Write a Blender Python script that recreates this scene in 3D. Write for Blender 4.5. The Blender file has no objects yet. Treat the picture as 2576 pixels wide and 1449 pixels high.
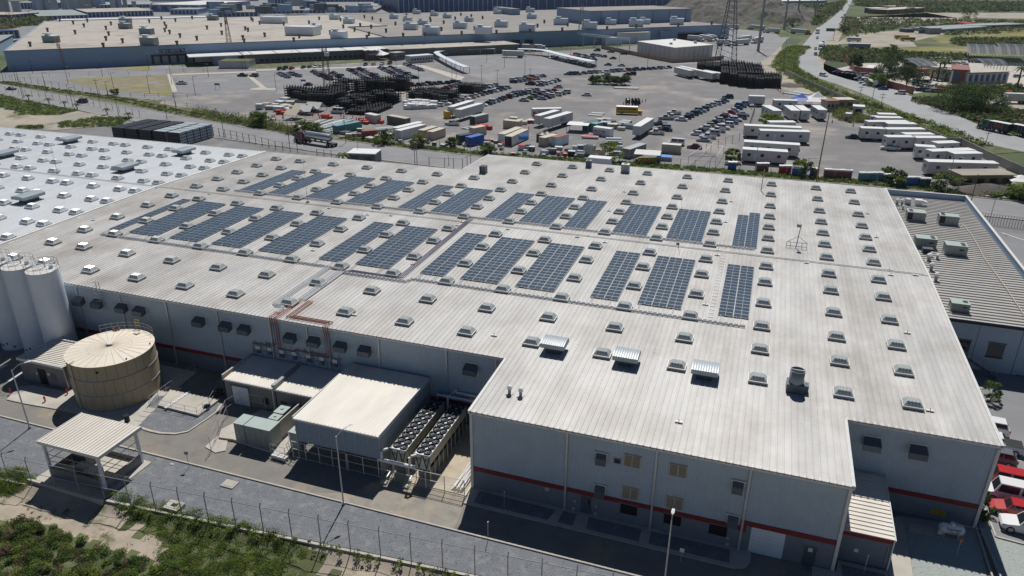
import bpy, math, random
import numpy as np
from mathutils import Vector
R = math.radians
rnd = random.Random(7)
S = bpy.context.scene
COL = S.collection

# ---------------------------------------------------------------- camera
F_PX, PITCH, ROLL, YAW, CAM_Z = 1839.5864, R(23.642125), R(0.208494), R(18.91584), 48.7347
fw = Vector((math.sin(-YAW)*math.cos(PITCH), math.cos(YAW)*math.cos(PITCH), -math.sin(PITCH)))
r0 = Vector((math.cos(YAW), math.sin(YAW), 0.0)); u0 = r0.cross(fw)
rt = r0*math.cos(ROLL)+u0*math.sin(ROLL); up = -r0*math.sin(ROLL)+u0*math.cos(ROLL)
cam = bpy.data.cameras.new('camera'); co = bpy.data.objects.new('camera', cam); COL.objects.link(co)
from mathutils import Matrix
co.matrix_world = Matrix(((rt.x, up.x, -fw.x, 0), (rt.y, up.y, -fw.y, 0), (rt.z, up.z, -fw.z, CAM_Z), (0, 0, 0, 1)))
cam.sensor_width = 36; cam.lens = 36*F_PX/2576; cam.clip_start = .5; cam.clip_end = 9000
S.camera = co
# ---------------------------------------------------------------- sky, sun, exposure
SUN = Vector((-1.06, 5.52, 8.5)).normalized()
W = bpy.data.worlds.new('World'); S.world = W; W.use_nodes = True
nt = W.node_tree; nt.nodes.clear()
sky = nt.nodes.new('ShaderNodeTexSky'); sky.sky_type = 'NISHITA'; sky.sun_disc = False
sky.sun_elevation = math.asin(SUN.z); sky.sun_rotation = math.atan2(SUN.x, SUN.y)
sky.altitude = 600; sky.air_density = 0.8; sky.dust_density = .1; sky.ozone_density = 5.0
bg = nt.nodes.new('ShaderNodeBackground'); bg.inputs[1].default_value = 0.05
ou = nt.nodes.new('ShaderNodeOutputWorld'); nt.links.new(sky.outputs[0], bg.inputs[0]); nt.links.new(bg.outputs[0], ou.inputs[0])
sl = bpy.data.lights.new('sun', 'SUN'); sl.energy = 5.0; sl.angle = R(.53); sl.color = (1, .965, .92)
so = bpy.data.objects.new('sun', sl); COL.objects.link(so); so.rotation_euler = SUN.to_track_quat('Z', 'Y').to_euler(); so.location = (0, 0, 300)
V = S.view_settings; V.view_transform = 'Standard'; V.look = 'None'; V.exposure = -0.22; V.gamma = 1; V.use_curve_mapping = False

# ---------------------------------------------------------------- survey helper: a sighting from the known viewpoint onto a level plane
def G(u, v, z=0.0):
    d = fw+rt*((u-1288)/F_PX)-up*((v-724.5)/F_PX)
    t = (z-CAM_Z)/d.z
    return (d.x*t, d.y*t)
def T(c, r, u, v, z=0.0): return G(c*644+u/4, r*362.25+v/4, z)

# ---------------------------------------------------------------- materials
def lk(n, a, b): n.links.new(a, b)
def mat(name, col, rough=.6, metal=0., var=.0, scale=3., stretch=(1, 1, 1), spots=None, spot_scale=.2, spot_lo=.5, spot_hi=.65, bump=0., bump_scale=40., rand=0., spec=.4, world=True, extra=None, coat=0., spots2=None, s2=(.05, .5, .6)):
    m = bpy.data.materials.new(name); m.use_nodes = True; n = m.node_tree
    b = n.nodes['Principled BSDF']; b.inputs['Roughness'].default_value = rough; b.inputs['Metallic'].default_value = metal
    b.inputs['Specular IOR Level'].default_value = spec
    if coat: b.inputs['Coat Weight'].default_value = coat
    c = n.nodes.new('ShaderNodeRGB'); c.outputs[0].default_value = (*col, 1); out = c.outputs[0]
    if world: pos = n.nodes.new('ShaderNodeNewGeometry').outputs['Position']
    else: pos = n.nodes.new('ShaderNodeTexCoord').outputs['Object']
    if spots:
        s = n.nodes.new('ShaderNodeTexNoise'); s.inputs['Scale'].default_value = spot_scale; s.inputs['Detail'].default_value = 6; s.inputs['Roughness'].default_value = .62; lk(n, pos, s.inputs['Vector'])
        mr = n.nodes.new('ShaderNodeMapRange'); mr.inputs[1].default_value = spot_lo; mr.inputs[2].default_value = spot_hi; lk(n, s.outputs[0], mr.inputs[0])
        mx = n.nodes.new('ShaderNodeMix'); mx.data_type = 'RGBA'; lk(n, mr.outputs[0], mx.inputs[0]); lk(n, out, mx.inputs[6]); mx.inputs[7].default_value = (*spots, 1); out = mx.outputs[2]
    if spots2:
        s = n.nodes.new('ShaderNodeTexNoise'); s.inputs['Scale'].default_value = s2[0]; s.inputs['Detail'].default_value = 8; s.inputs['Roughness'].default_value = .65; s.noise_dimensions = '4D'; s.inputs['W'].default_value = 3.3; lk(n, pos, s.inputs['Vector'])
        mr = n.nodes.new('ShaderNodeMapRange'); mr.inputs[1].default_value = s2[1]; mr.inputs[2].default_value = s2[2]; lk(n, s.outputs[0], mr.inputs[0])
        mx = n.nodes.new('ShaderNodeMix'); mx.data_type = 'RGBA'; lk(n, mr.outputs[0], mx.inputs[0]); lk(n, out, mx.inputs[6]); mx.inputs[7].default_value = (*spots2, 1); out = mx.outputs[2]
    fac = None
    def mul(x):
        nonlocal fac
        if fac is None: fac = x
        else:
            q = n.nodes.new('ShaderNodeMath'); q.operation = 'MULTIPLY'; lk(n, fac, q.inputs[0]); lk(n, x, q.inputs[1]); fac = q.outputs[0]
    if var:
        mp = n.nodes.new('ShaderNodeMapping'); mp.inputs['Scale'].default_value = stretch; lk(n, pos, mp.inputs['Vector'])
        s = n.nodes.new('ShaderNodeTexNoise'); s.inputs['Scale'].default_value = scale; s.inputs['Detail'].default_value = 7; s.inputs['Roughness'].default_value = .6; lk(n, mp.outputs[0], s.inputs['Vector'])
        mr = n.nodes.new('ShaderNodeMapRange'); mr.inputs[1].default_value = .3; mr.inputs[2].default_value = .7; mr.inputs[3].default_value = 1-var; mr.inputs[4].default_value = 1+var; lk(n, s.outputs[0], mr.inputs[0]); mul(mr.outputs[0])
    if rand:
        oi = n.nodes.new('ShaderNodeObjectInfo'); mr = n.nodes.new('ShaderNodeMapRange'); mr.inputs[3].default_value = 1-rand; mr.inputs[4].default_value = 1+rand; lk(n, oi.outputs['Random'], mr.inputs[0]); mul(mr.outputs[0])
    if extra: 
        x = extra(n, pos)
        if x is not None: mul(x)
    if fac is not None:
        vm = n.nodes.new('ShaderNodeVectorMath'); vm.operation = 'SCALE'; lk(n, out, vm.inputs[0]); lk(n, fac, vm.inputs['Scale']); out = vm.outputs[0]
    lk(n, out, b.inputs['Base Color'])
    if bump:
        s = n.nodes.new('ShaderNodeTexNoise'); s.inputs['Scale'].default_value = bump_scale; s.inputs['Detail'].default_value = 4; lk(n, pos, s.inputs['Vector'])
        bp = n.nodes.new('ShaderNodeBump'); bp.inputs['Strength'].default_value = bump; bp.inputs['Distance'].default_value = .05; lk(n, s.outputs[0], bp.inputs['Height']); lk(n, bp.outputs[0], b.inputs['Normal'])
    return m
def laps(w, h, amt, thick=.03):
    def f(n, pos):
        mp = n.nodes.new('ShaderNodeMapping'); mp.inputs['Rotation'].default_value = (0, 0, R(90)); mp.inputs['Location'].default_value = (0, 0, 0); lk(n, pos, mp.inputs['Vector'])
        t = n.nodes.new('ShaderNodeTexBrick'); t.inputs['Scale'].default_value = 1; t.inputs['Brick Width'].default_value = h; t.inputs['Row Height'].default_value = w; t.inputs['Mortar Size'].default_value = thick; t.inputs['Mortar Smooth'].default_value = .4
        t.offset = .37; t.inputs['Color1'].default_value = (1, 1, 1, 1); t.inputs['Color2'].default_value = (1-amt*.35,)*3+(1,); t.inputs['Mortar'].default_value = (1-amt,)*3+(1,); lk(n, mp.outputs[0], t.inputs['Vector'])
        return t.outputs['Color']
    return f
M = {}
M['roof'] = mat('weathered_roof_metal', (.53, .52, .495), .44, 0, .17, .35, (1, .22, 1), rand=.04, spots=(.42, .395, .36), spot_scale=.11, spot_lo=.45, spot_hi=.68, extra=laps(.6, 1.52, .17), spec=.55, spots2=(.30, .28, .26), s2=(.8, .66, .78))
M['roof_white'] = mat('white_roof_metal', (.66, .68, .69), .5, 0, .07, .4, (1, .22, 1), extra=laps(.6, 6.1, .06), spec=.3)
M['roof_small'] = mat('bright_roof_metal', (.66, .62, .55), .5, 0, .09, .5, (1, .3, 1), spec=.3)
M['trim'] = mat('white_metal_trim', (.62, .62, .60), .5, 0, .08, 2)
M['clad'] = mat('grey_blue_wall_cladding', (.38, .47, .55), .5, 0, .07, .5)
M['block'] = mat('grey_block_wall', (.17, .20, .235), .85, 0, .08, 1.2)
M['shedblock'] = mat('grey_brown_block_wall', (.21, .20, .20), .85, 0, .08, 1.2)
M['red'] = mat('dark_red_stripe_paint', (.20, .02, .025), .6, 0, .08, 1)
M['hood'] = mat('dark_sheet_metal', (.10, .125, .15), .45, .3, .1, 2)
M['dark'] = mat('black_opening', (.008, .009, .011), .5)
M['glass'] = mat('dark_tinted_glass', (.02, .026, .034), .08, 0, spec=.6)
M['dome'] = mat('milky_skylight_plastic', (.44, .47, .45), .16, 0, .1, 6, spec=.7, coat=.5)
M['domeW'] = mat('pale_skylight_plastic', (.52, .55, .55), .2, 0, .06, 6, spec=.6)
M['curb'] = mat('skylight_kerb_metal', (.36, .37, .37), .5, .1)
M['frame'] = mat('white_aluminium_frame', (.66, .66, .64), .4, .2)
M['solar'] = mat('blue_grey_solar_cells', (.05, .075, .10), .22, 0, .08, 1.5, rand=.10, spec=.55)
M['alu'] = mat('aluminium_rail', (.62, .64, .66), .38, .5)
M['galv'] = mat('galvanised_steel', (.50, .52, .54), .45, .35, .08, 2)
M['galvblue'] = mat('blue_grey_ribbed_steel', (.33, .39, .42), .5, .0, .05, 2)
M['steel'] = mat('dull_grey_steel', (.30, .31, .32), .5, .3)
M['rust'] = mat('rusty_red_pipe_paint', (.34, .14, .11), .7, 0, .2, 4)
M['pipe'] = mat('dark_violet_conduit', (.16, .15, .22), .5, .1)
M['black'] = mat('black_paint', (.018, .02, .025), .5)
M['rack'] = mat('black_green_rack_paint', (.010, .014, .017), .5, 0, .2, .6)
M['tank'] = mat('tan_tank_paint', (.40, .33, .22), .6, 0, .06, .6)
M['tankroof'] = mat('cream_tank_roof', (.74, .67, .56), .6, 0, .04, .4)
M['white'] = mat('white_paint', (.74, .74, .73), .45, 0, .05, .8)
M['silo'] = mat('white_silo_paint', (.66, .73, .79), .4, 0, .05, .5)
M['offwhite'] = mat('off_white_paint', (.58, .575, .55), .6, 0, .06, .7)
M['cream'] = mat('cream_panel', (.52, .47, .36), .6, 0, .08, 1)
M['conc'] = mat('pale_concrete', (.47, .44, .385), .85, 0, .12, .7, spots=(.38, .35, .30), spot_scale=.35)
M['conc_tan'] = mat('tan_stained_concrete', (.47, .41, .31), .85, 0, .10, .6, spots=(.38, .32, .24), spot_scale=.4)
M['kerb'] = mat('concrete_kerb', (.44, .41, .36), .85, 0, .10, 1)
M['asph'] = mat('dusty_asphalt', (.205, .195, .175), .85, 0, .10, .5, spots=(.29, .25, .19), spot_scale=.16, bump=.15, spots2=(.17, .155, .135), s2=(.5, .55, .7))
M['gravel'] = mat('blue_grey_gravel', (.165, .175, .19), .95, 0, .22, 7, bump=.9, bump_scale=5, spots=(.22, .227, .235), spot_scale=.8, spots2=(.095, .102, .112), s2=(2.6, .55, .68))
M['gravel_lt'] = mat('grey_green_gravel', (.33, .36, .34), .95, 0, .22, 7, bump=.9, bump_scale=6, spots=(.2, .22, .22), spot_scale=3, spot_lo=.6, spot_hi=.7)
M['lot'] = mat('worn_lot_asphalt', (.195, .19, .19), .9, 0, .10, .12, spots=(.36, .325, .29), spot_scale=.03, spot_lo=.51, spot_hi=.72, spots2=(.16, .157, .158), s2=(.06, .5, .7), bump=.1)
M['lot2'] = mat('grey_parking_asphalt', (.215, .218, .225), .9, 0, .08, .15, spots=(.27, .26, .26), spot_scale=.05)
M['road'] = mat('pale_road_asphalt', (.25, .25, .255), .9, 0, .09, .3, (.3, 1, 1), spots=(.20, .20, .205), spot_scale=.06)
M['hway'] = mat('pale_highway_asphalt', (.33, .335, .34), .9, 0, .06, .2, spots=(.28, .285, .29), spot_scale=.03)
M['line'] = mat('white_road_paint', (.62, .62, .60), .8, 0, .2, 2)
M['yline'] = mat('faded_yellow_paint', (.45, .33, .12), .8, 0, .25, 2)
M['dirt'] = mat('pale_dirt', (.40, .34, .265), .95, 0, .14, .5, spots=(.27, .235, .19), spot_scale=.25, bump=.5, bump_scale=3, spots2=(.12, .13, .06), s2=(.35, .56, .66))
M['apron'] = mat('worn_concrete_apron', (.29, .265, .225), .9, 0, .12, .5, spots=(.38, .31, .22), spot_scale=.3, spots2=(.22, .21, .19), s2=(.8, .5, .65))
M['annexroof'] = mat('annex_roof_metal', (.40, .385, .36), .6, 0, .1, .4)
M['sand'] = mat('sandy_ground', (.37, .33, .265), .95, 0, .12, .2, spots=(.26, .24, .22), spot_scale=.05, spots2=(.16, .16, .10), s2=(.06, .55, .65))
M['land'] = mat('scrub_land', (.085, .115, .045), .95, 0, .25, .02, spots=(.17, .165, .085), spot_scale=.009, spot_lo=.5, spot_hi=.68, spots2=(.05, .068, .032), s2=(.018, .47, .6))
M['field'] = mat('yellow_green_field', (.19, .185, .055), .95, 0, .2, .05, spots=(.30, .26, .14), spot_scale=.03, spots2=(.09, .11, .035), s2=(.05, .52, .65))
M['grassg'] = mat('grassy_ground', (.11, .125, .055), .95, 0, .25, .3, spots=(.24, .20, .14), spot_scale=.1, spots2=(.06, .085, .03), s2=(.4, .5, .6))
M['grassy_lot'] = mat('dry_weedy_ground', (.22, .20, .12), .95, 0, .2, .2, spots=(.24, .21, .19), spot_scale=.05, spots2=(.24, .23, .05), s2=(.04, .52, .62))
M['mound'] = mat('quarry_mound_dirt', (.11, .10, .09), .95, 0, .35, .06, spots=(.07, .085, .045), spot_scale=.04, bump=1., bump_scale=.5)
def leafmat(n, c, v=.35):
    m = mat(n, c, .7, 0, v, 1.3, spec=.2); t = m.node_tree; b = t.nodes['Principled BSDF']; tr = t.nodes.new('ShaderNodeBsdfTranslucent'); mx = t.nodes.new('ShaderNodeMixShader'); mx.inputs[0].default_value = .42
    src = b.inputs['Base Color'].links[0].from_socket; lk(t, src, tr.inputs[0]); lk(t, b.outputs[0], mx.inputs[1]); lk(t, tr.outputs[0], mx.inputs[2]); lk(t, mx.outputs[0], t.nodes['Material Output'].inputs['Surface']); return m
M['leaf'] = leafmat('green_leaves', (.13, .20, .05)); M['leaf_d'] = leafmat('dark_green_leaves', (.062, .095, .034))
M['leaf_y'] = leafmat('yellow_green_grass', (.23, .28, .065)); M['leaf_b'] = leafmat('dry_brown_scrub', (.20, .16, .10))
M['bark'] = mat('brown_bark', (.11, .085, .06), .9)
M['wood'] = mat('tan_timber', (.36, .26, .17), .8, 0, .15, 2)
M['woodpole'] = mat('weathered_pole', (.14, .12, .10), .85)
M['farblue'] = mat('deep_blue_cladding', (.04, .11, .26), .5, 0, .08, .1)
M['farwall'] = mat('pale_blue_grey_wall', (.27, .37, .50), .7, 0, .05, .1)
M['farroof'] = mat('stained_tan_roof', (.43, .40, .35), .85, 0, .10, .12, (1, 1, 1), spots=(.34, .305, .26), spot_scale=.05, extra=laps(24, 14, .16, .35))
M['farroof2'] = mat('grey_brown_roof', (.24, .225, .21), .85, 0, .10, .08, spots=(.29, .27, .24), spot_scale=.03)
M['farroof3'] = mat('grey_green_roof', (.27, .31, .31), .8, 0, .12, .05)
M['farwhite'] = mat('bright_far_roof', (.62, .62, .60), .7, 0, .06, .1)
M['annexwall'] = mat('grey_green_annex_wall', (.15, .165, .155), .8, 0, .05, .2)
M['tyre'] = mat('black_tyre', (.015, .015, .016), .8)
M['rim'] = mat('wheel_rim', (.40, .41, .43), .35, .5)
M['lamp'] = mat('head_lamp_glass', (.6, .62, .65), .15, 0, spec=.6)
M['tail'] = mat('tail_lamp_red', (.30, .01, .01), .3)
M['yellow'] = mat('yellow_paint', (.62, .40, .03), .5)
M['orange'] = mat('orange_plastic', (.60, .12, .03), .6)
M['redp'] = mat('red_paint', (.50, .02, .02), .5)
M['bluep'] = mat('blue_paint', (.03, .11, .42), .5)
M['teal'] = mat('teal_paint', (.10, .27, .30), .6, 0, .1, 1)
M['tarp'] = mat('blue_tarp', (.07, .24, .58), .6, 0, .2, 1)
M['greenp'] = mat('dark_green_paint', (.03, .10, .075), .6, 0, .1, 1)
M['olive'] = mat('olive_container_paint', (.15, .15, .10), .6, 0, .1, 1)
M['brownred'] = mat('brown_red_paint', (.26, .10, .08), .7, 0, .1, 1)
M['eqgreen'] = mat('pale_green_enamel', (.38, .45, .42), .45, 0, .05, 1)
M['eqside'] = mat('grey_green_enamel', (.25, .29, .27), .5, 0, .05, 1)
M['mesh'] = mat('grey_louvre_blades', (.62, .70, .78), .5, .0)
M['sign'] = mat('navy_sign', (.02, .035, .12), .6)
M['stainless'] = mat('stainless_tank_metal', (.55, .56, .57), .28, .8)
PAINT = dict(white=(.72, .72, .72), silver=(.42, .44, .46), grey=(.16, .17, .185), black=(.018, .02, .024), red=(.42, .015, .015), maroon=(.13, .015, .025), blue=(.03, .08, .20), beige=(.42, .37, .28), orange=(.55, .24, .02), green=(.20, .27, .04), teal=(.03, .16, .22))
for k, c in list(PAINT.items()): M['car_'+k] = mat('car_paint_'+k, c, .28, .2 if k in ('silver', 'grey') else 0, coat=.4, spec=.5)

# ---------------------------------------------------------------- mesh helpers
class MB:
    def __init__(s): s.v = []; s.f = []; s.m = []
    def add(s, vs, fs, mi=0):
        o = len(s.v); s.v += [tuple(map(float, a)) for a in vs]; s.f += [tuple(o+i for i in f) for f in fs]; s.m += [mi]*len(fs); return s
    def box(s, x0, x1, y0, y1, z0, z1, mi=0):
        return s.add([(x0, y0, z0), (x1, y0, z0), (x1, y1, z0), (x0, y1, z0), (x0, y0, z1), (x1, y0, z1), (x1, y1, z1), (x0, y1, z1)],
                     [(0, 3, 2, 1), (4, 5, 6, 7), (0, 1, 5, 4), (1, 2, 6, 5), (2, 3, 7, 6), (3, 0, 4, 7)], mi)
    def prism(s, poly, z0, z1, mi=0, cap_bottom=True):
        n = len(poly)
        a = sum(poly[i][0]*poly[(i+1) % n][1]-poly[(i+1) % n][0]*poly[i][1] for i in range(n))
        if a < 0: poly = poly[::-1]
        vs = [(x, y, z0) for x, y in poly]+[(x, y, z1) for x, y in poly]
        fs = [tuple(range(n, 2*n))]+[(i, (i+1) % n, n+(i+1) % n, n+i) for i in range(n)]
        if cap_bottom: fs.append(tuple(range(n-1, -1, -1)))
        return s.add(vs, fs, mi)
    def extr(s, prof, x0, x1, mi=0):      # profile in (y,z), extruded along x
        n = len(prof); vs = [(x0, y, z) for y, z in prof]+[(x1, y, z) for y, z in prof]
        return s.add(vs, [tuple(range(n-1, -1, -1)), tuple(range(n, 2*n))]+[(i, (i+1) % n, n+(i+1) % n, n+i) for i in range(n)], mi)
    def tube(s, pts, r, n=6, mi=0, r2=None, cap=True):
        pts = [Vector(p) for p in pts]; rings = []
        for i, p in enumerate(pts):
            d = (pts[min(i+1, len(pts)-1)]-pts[max(i-1, 0)]).normalized()
            a = Vector((0, 0, 1)) if abs(d.z) < .9 else Vector((1, 0, 0))
            x = d.cross(a).normalized(); y = d.cross(x)
            rr = r if r2 is None else r+(r2-r)*i/max(1, len(pts)-1)
            rings.append([p+x*math.cos(2*math.pi*k/n)*rr+y*math.sin(2*math.pi*k/n)*rr for k in range(n)])
        vs = [q for g in rings for q in g]; fs = []
        for i in range(len(pts)-1):
            for k in range(n): fs.append((i*n+k, (i+1)*n+k, (i+1)*n+(k+1) % n, i*n+(k+1) % n))
        if cap: fs += [tuple(range(n)), tuple(range(len(vs)-1, len(vs)-n-1, -1))]
        return s.add(vs, fs, mi)
    def cyl(s, x, y, z0, z1, r, n=16, mi=0, r2=None): 
        r2 = r if r2 is None else r2
        vs = [(x+r*math.cos(2*math.pi*k/n), y+r*math.sin(2*math.pi*k/n), z0) for k in range(n)]+[(x+r2*math.cos(2*math.pi*k/n), y+r2*math.sin(2*math.pi*k/n), z1) for k in range(n)]
        return s.add(vs, [tuple(range(n-1, -1, -1)), tuple(range(n, 2*n))]+[(k, (k+1) % n, n+(k+1) % n, n+k) for k in range(n)], mi)
    def quad(s, a, b, c, d, mi=0): return s.add([a, b, c, d], [(0, 1, 2, 3)], mi)
    def mesh(s, name, mats, smooth=False):
        me = bpy.data.meshes.new(name); me.from_pydata(s.v, [], s.f)
        for m in (mats if isinstance(mats, (list, tuple)) else [mats]): me.materials.append(M[m] if isinstance(m, str) else m)
        if any(s.m): me.polygons.foreach_set('material_index', s.m)
        if smooth: me.polygons.foreach_set('use_smooth', [True]*len(me.polygons))
        me.update(); return me
def link(name, me, parent=None, loc=(0, 0, 0), rz=0.0, mtl=None):
    o = bpy.data.objects.new(name, me); COL.objects.link(o); o.location = loc; o.rotation_euler = (0, 0, rz)
    if parent: o.parent = parent
    if mtl:
        o.material_slots[0].link = 'OBJECT'; o.material_slots[0].material = M[mtl]
    return o
def obj(name, mb, mats, parent=None, loc=(0, 0, 0), rz=0.0, smooth=False): return link(name, mb.mesh(name, mats, smooth), parent, loc, rz)
def tag(o, label, cat, group=None):
    o['label'] = label; o['category'] = cat
    if group: o['group'] = group
    return o
def thing(name, label, cat, loc=(0, 0, 0), rz=0.0, group=None):
    o = bpy.data.objects.new(name, None); COL.objects.link(o); o.location = loc; o.rotation_euler = (0, 0, rz); o.empty_display_size = .5
    return tag(o, label, cat, group)
def struct(o): o['kind'] = 'structure'; return o
def stuff(o): o['kind'] = 'stuff'; return o
SN = [0]
def sheet(name, pts, z, m):
    SN[0] += 1; z += .0006*SN[0]; mb = MB(); n = len(pts); a = sum(pts[i][0]*pts[(i+1) % n][1]-pts[(i+1) % n][0]*pts[i][1] for i in range(n))
    if a < 0: pts = pts[::-1]
    mb.add([(x, y, z) for x, y in pts], [tuple(range(n))]); return struct(obj(name, mb, m))
ORD = ['first', 'second', 'third', 'fourth', 'fifth', 'sixth', 'seventh', 'eighth', 'ninth', 'tenth', 'eleventh', 'twelfth', 'thirteenth', 'fourteenth', 'fifteenth', 'sixteenth', 'seventeenth', 'eighteenth', 'nineteenth', 'twentieth']
def ordn(i): return ORD[i] if i < 20 else ('twenty-'+ORD[i-20] if i < 29 else ['thirtieth', 'thirty-first', 'thirty-second', 'thirty-third', 'thirty-fourth', 'thirty-fifth', 'thirty-sixth'][i-29])
def text(name, s, size, m, parent, loc, rot, extr=.01, sx=1.0):
    cu = bpy.data.curves.new(name, 'FONT'); cu.body = s; cu.size = size; cu.extrude = extr; cu.align_x = 'CENTER'; cu.align_y = 'CENTER'; cu.resolution_u = 2
    t = bpy.data.objects.new(name+'_tmp', cu); COL.objects.link(t)
    dg = bpy.context.evaluated_depsgraph_get(); me = bpy.data.meshes.new_from_object(t.evaluated_get(dg)); bpy.data.objects.remove(t)
    me.materials.clear(); me.materials.append(M[m]); o = link(name, me, parent, loc); o.rotation_euler = rot; o.scale = (sx, 1, 1); return o
def leaves(name, cs, m, per=14, size=.3, seed=1, flat=.6, parent=None, tri=True):
    """cs: array of (x,y,z,rx,rz) clumps; many small leaf faces spread through each"""
    rg = np.random.default_rng(seed); cs = np.asarray(cs, float); n = len(cs)*per
    c = np.repeat(cs, per, axis=0); d = rg.normal(size=(n, 3)); d /= np.linalg.norm(d, axis=1)[:, None]; rr = rg.random(n)[:, None]**.45
    p = c[:, :3]+d*rr*np.stack([c[:, 3], c[:, 3], c[:, 4]], 1); 
    a = rg.normal(size=(n, 3)); a[:, 2] *= flat; a /= np.linalg.norm(a, axis=1)[:, None]; b = np.cross(a, rg.normal(size=(n, 3))); b /= np.linalg.norm(b, axis=1)[:, None]+1e-9
    s = size*(.5+rg.random(n))[:, None]
    v = np.concatenate([p-a*s*.5-b*s*.35, p+a*s*.5-b*s*.2, p+a*s*.1+b*s*.6], 1).reshape(-1, 3)
    me = bpy.data.meshes.new(name); nv = len(v); me.vertices.add(nv); me.vertices.foreach_set('co', v.ravel()); me.loops.add(nv); me.loops.foreach_set('vertex_index', np.arange(nv))
    me.polygons.add(nv//3); me.polygons.foreach_set('loop_start', np.arange(0, nv, 3)); me.polygons.foreach_set('loop_total', np.full(nv//3, 3)); 
    ms = m if isinstance(m, (list, tuple)) else [m]
    for q in ms: me.materials.append(M[q])
    if len(ms) > 1:
        mi = np.repeat(rg.integers(0, len(ms), len(cs)), per); me.polygons.foreach_set('material_index', mi)
    me.update(); me.validate(); return link(name, me, parent)
def inpoly(x, y, poly):
    c = False; j = len(poly)-1
    for i in range(len(poly)):
        xi, yi = poly[i]; xj, yj = poly[j]
        if (yi > y) != (yj > y) and x < (xj-xi)*(y-yi)/(yj-yi)+xi: c = not c
        j = i
    return c
def scatter(poly, n, seed):
    q = random.Random(seed); xs = [p[0] for p in poly]; ys = [p[1] for p in poly]; out = []; k = 0
    while len(out) < n and k < n*30:
        k += 1; x = q.uniform(min(xs), max(xs)); y = q.uniform(min(ys), max(ys))
        if inpoly(x, y, poly): out.append((x, y))
    return out
def along(pts, n, w, seed):
    q = random.Random(seed); seg = [(Vector(pts[i]), Vector(pts[i+1])) for i in range(len(pts)-1)]; L = [(b-a).length for a, b in seg]; out = []
    for _ in range(n):
        t = q.random()*sum(L)
        for (a, b), l in zip(seg, L):
            if t <= l: break
            t -= l
        p = a+(b-a)*(t/l); d = (b-a).normalized(); o = q.uniform(-w/2, w/2); out.append((p.x-d.y*o, p.y+d.x*o))
    return out
# ================================================================ FACTORY BUILDING
ZE, ZR, YR, YF = 9.5, 10.21, 106.4, 66.3
X0, X1, X2, X3, X4 = -108.5, -23.5, 11.1, 24.16, -59.25
YB, YC, YD, YE = 55.62, 65.9, 155.8, 140.0
SL = (ZR-ZE)/(YR-YF)
def zr(y): return ZR-SL*abs(y-YR)
fac = thing('factory_building', 'huge low factory with pale ribbed metal roof, grey walls and a dark red stripe', 'factory', (0, 0, 0))
def strip_mesh(y0, y1, w=.6, name='roof_panel', m='roof'):
    mb = MB(); pr = [(0, 0), (.02, .045), (.07, .045), (.09, 0), (w, 0)]
    vs = [(x, 0, z) for x, z in pr]+[(x, y1-y0, z+zr(y1)-zr(y0)) for x, z in pr]
    mb.add(vs, [(i, i+1, 6+i, 5+i) for i in range(4)]); mb.add([(0, 0, 0), (w, 0, 0), (w, 0, -.14), (0, 0, -.14)], [(3, 2, 1, 0)])
    return mb.mesh(name, m)
smesh = {}
def strip(y0, y1):
    k = (y0, y1)
    if k not in smesh: smesh[k] = strip_mesh(y0, y1)
    return smesh[k]
nst = round((X3-X0)/.6)
rest = MB(); cnt = 0
order = []
for i in range(nst):
    x = X0+i*.6; xm = x+.3
    y0 = YF if xm < X1 else (YB if xm < X2 else YC)
    order.append((x, y0, YR))
for i in range(nst-1, -1, -1):
    x = X0+i*.6; xm = x+.3
    order.append((x, YR, YE if xm < X4 else YD))
for (x, y0, y1) in order:
    if cnt < 295:
        link('roof_panel', strip(y0, y1), fac, (x, y0, zr(y0))); cnt += 1
    else:
        pr = [(0, 0), (.02, .06), (.075, .06), (.095, 0), (.6, 0)]
        vs = [(x+a, y0, z+zr(y0)) for a, z in pr]+[(x+a, y1, z+zr(y1)) for a, z in pr]
        rest.add(vs, [(i, i+1, 6+i, 5+i) for i in range(4)])
stuff(obj('roof_sheeting', rest, 'roof', fac))
# walls: corrugated cladding over block base with red stripe
ZS0, ZS1 = 2.22, 2.7
def corr(mb, a, b, z0, z1, out, pitch=.22, dep=.03):
    a, b = Vector(a), Vector(b); L = (b-a).length; d = (b-a)/L; o = Vector(out); n = int(L/pitch); p = L/n; pts = []
    for i in range(n):
        s = i*p; pts += [(s, 0), (s+p*.5, 0), (s+p*.62, dep), (s+p*.88, dep)]
    pts.append((L, 0)); k = len(pts)
    vs = [(a.x+d.x*s+o.x*t, a.y+d.y*s+o.y*t, z0) for s, t in pts]+[(a.x+d.x*s+o.x*t, a.y+d.y*s+o.y*t, z1) for s, t in pts]
    mb.add(vs, [(i, i+1, k+i+1, k+i) for i in range(k-1)])
WI = .22   # eave overhang
segs = [((X0, YF+WI), (X1+WI, YF+WI), (0, -1)), ((X1+WI, YF+WI), (X1+WI, YB+WI), (-1, 0)), ((X1+WI, YB+WI), (X2-WI, YB+WI), (0, -1)),
        ((X2-WI, YB+WI), (X2-WI, YC+WI), (1, 0)), ((X2-WI, YC+WI), (X3-WI, YC+WI), (0, -1)), ((X3-WI, YC+WI), (X3-WI, YD-WI), (1, 0)),
        ((X3-WI, YD-WI), (X4+WI, YD-WI), (0, 1)), ((X4+WI, YD-WI), (X4+WI, YE-WI), (-1, 0)), ((X4+WI, YE-WI), (X0, YE-WI), (0, 1))]
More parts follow.
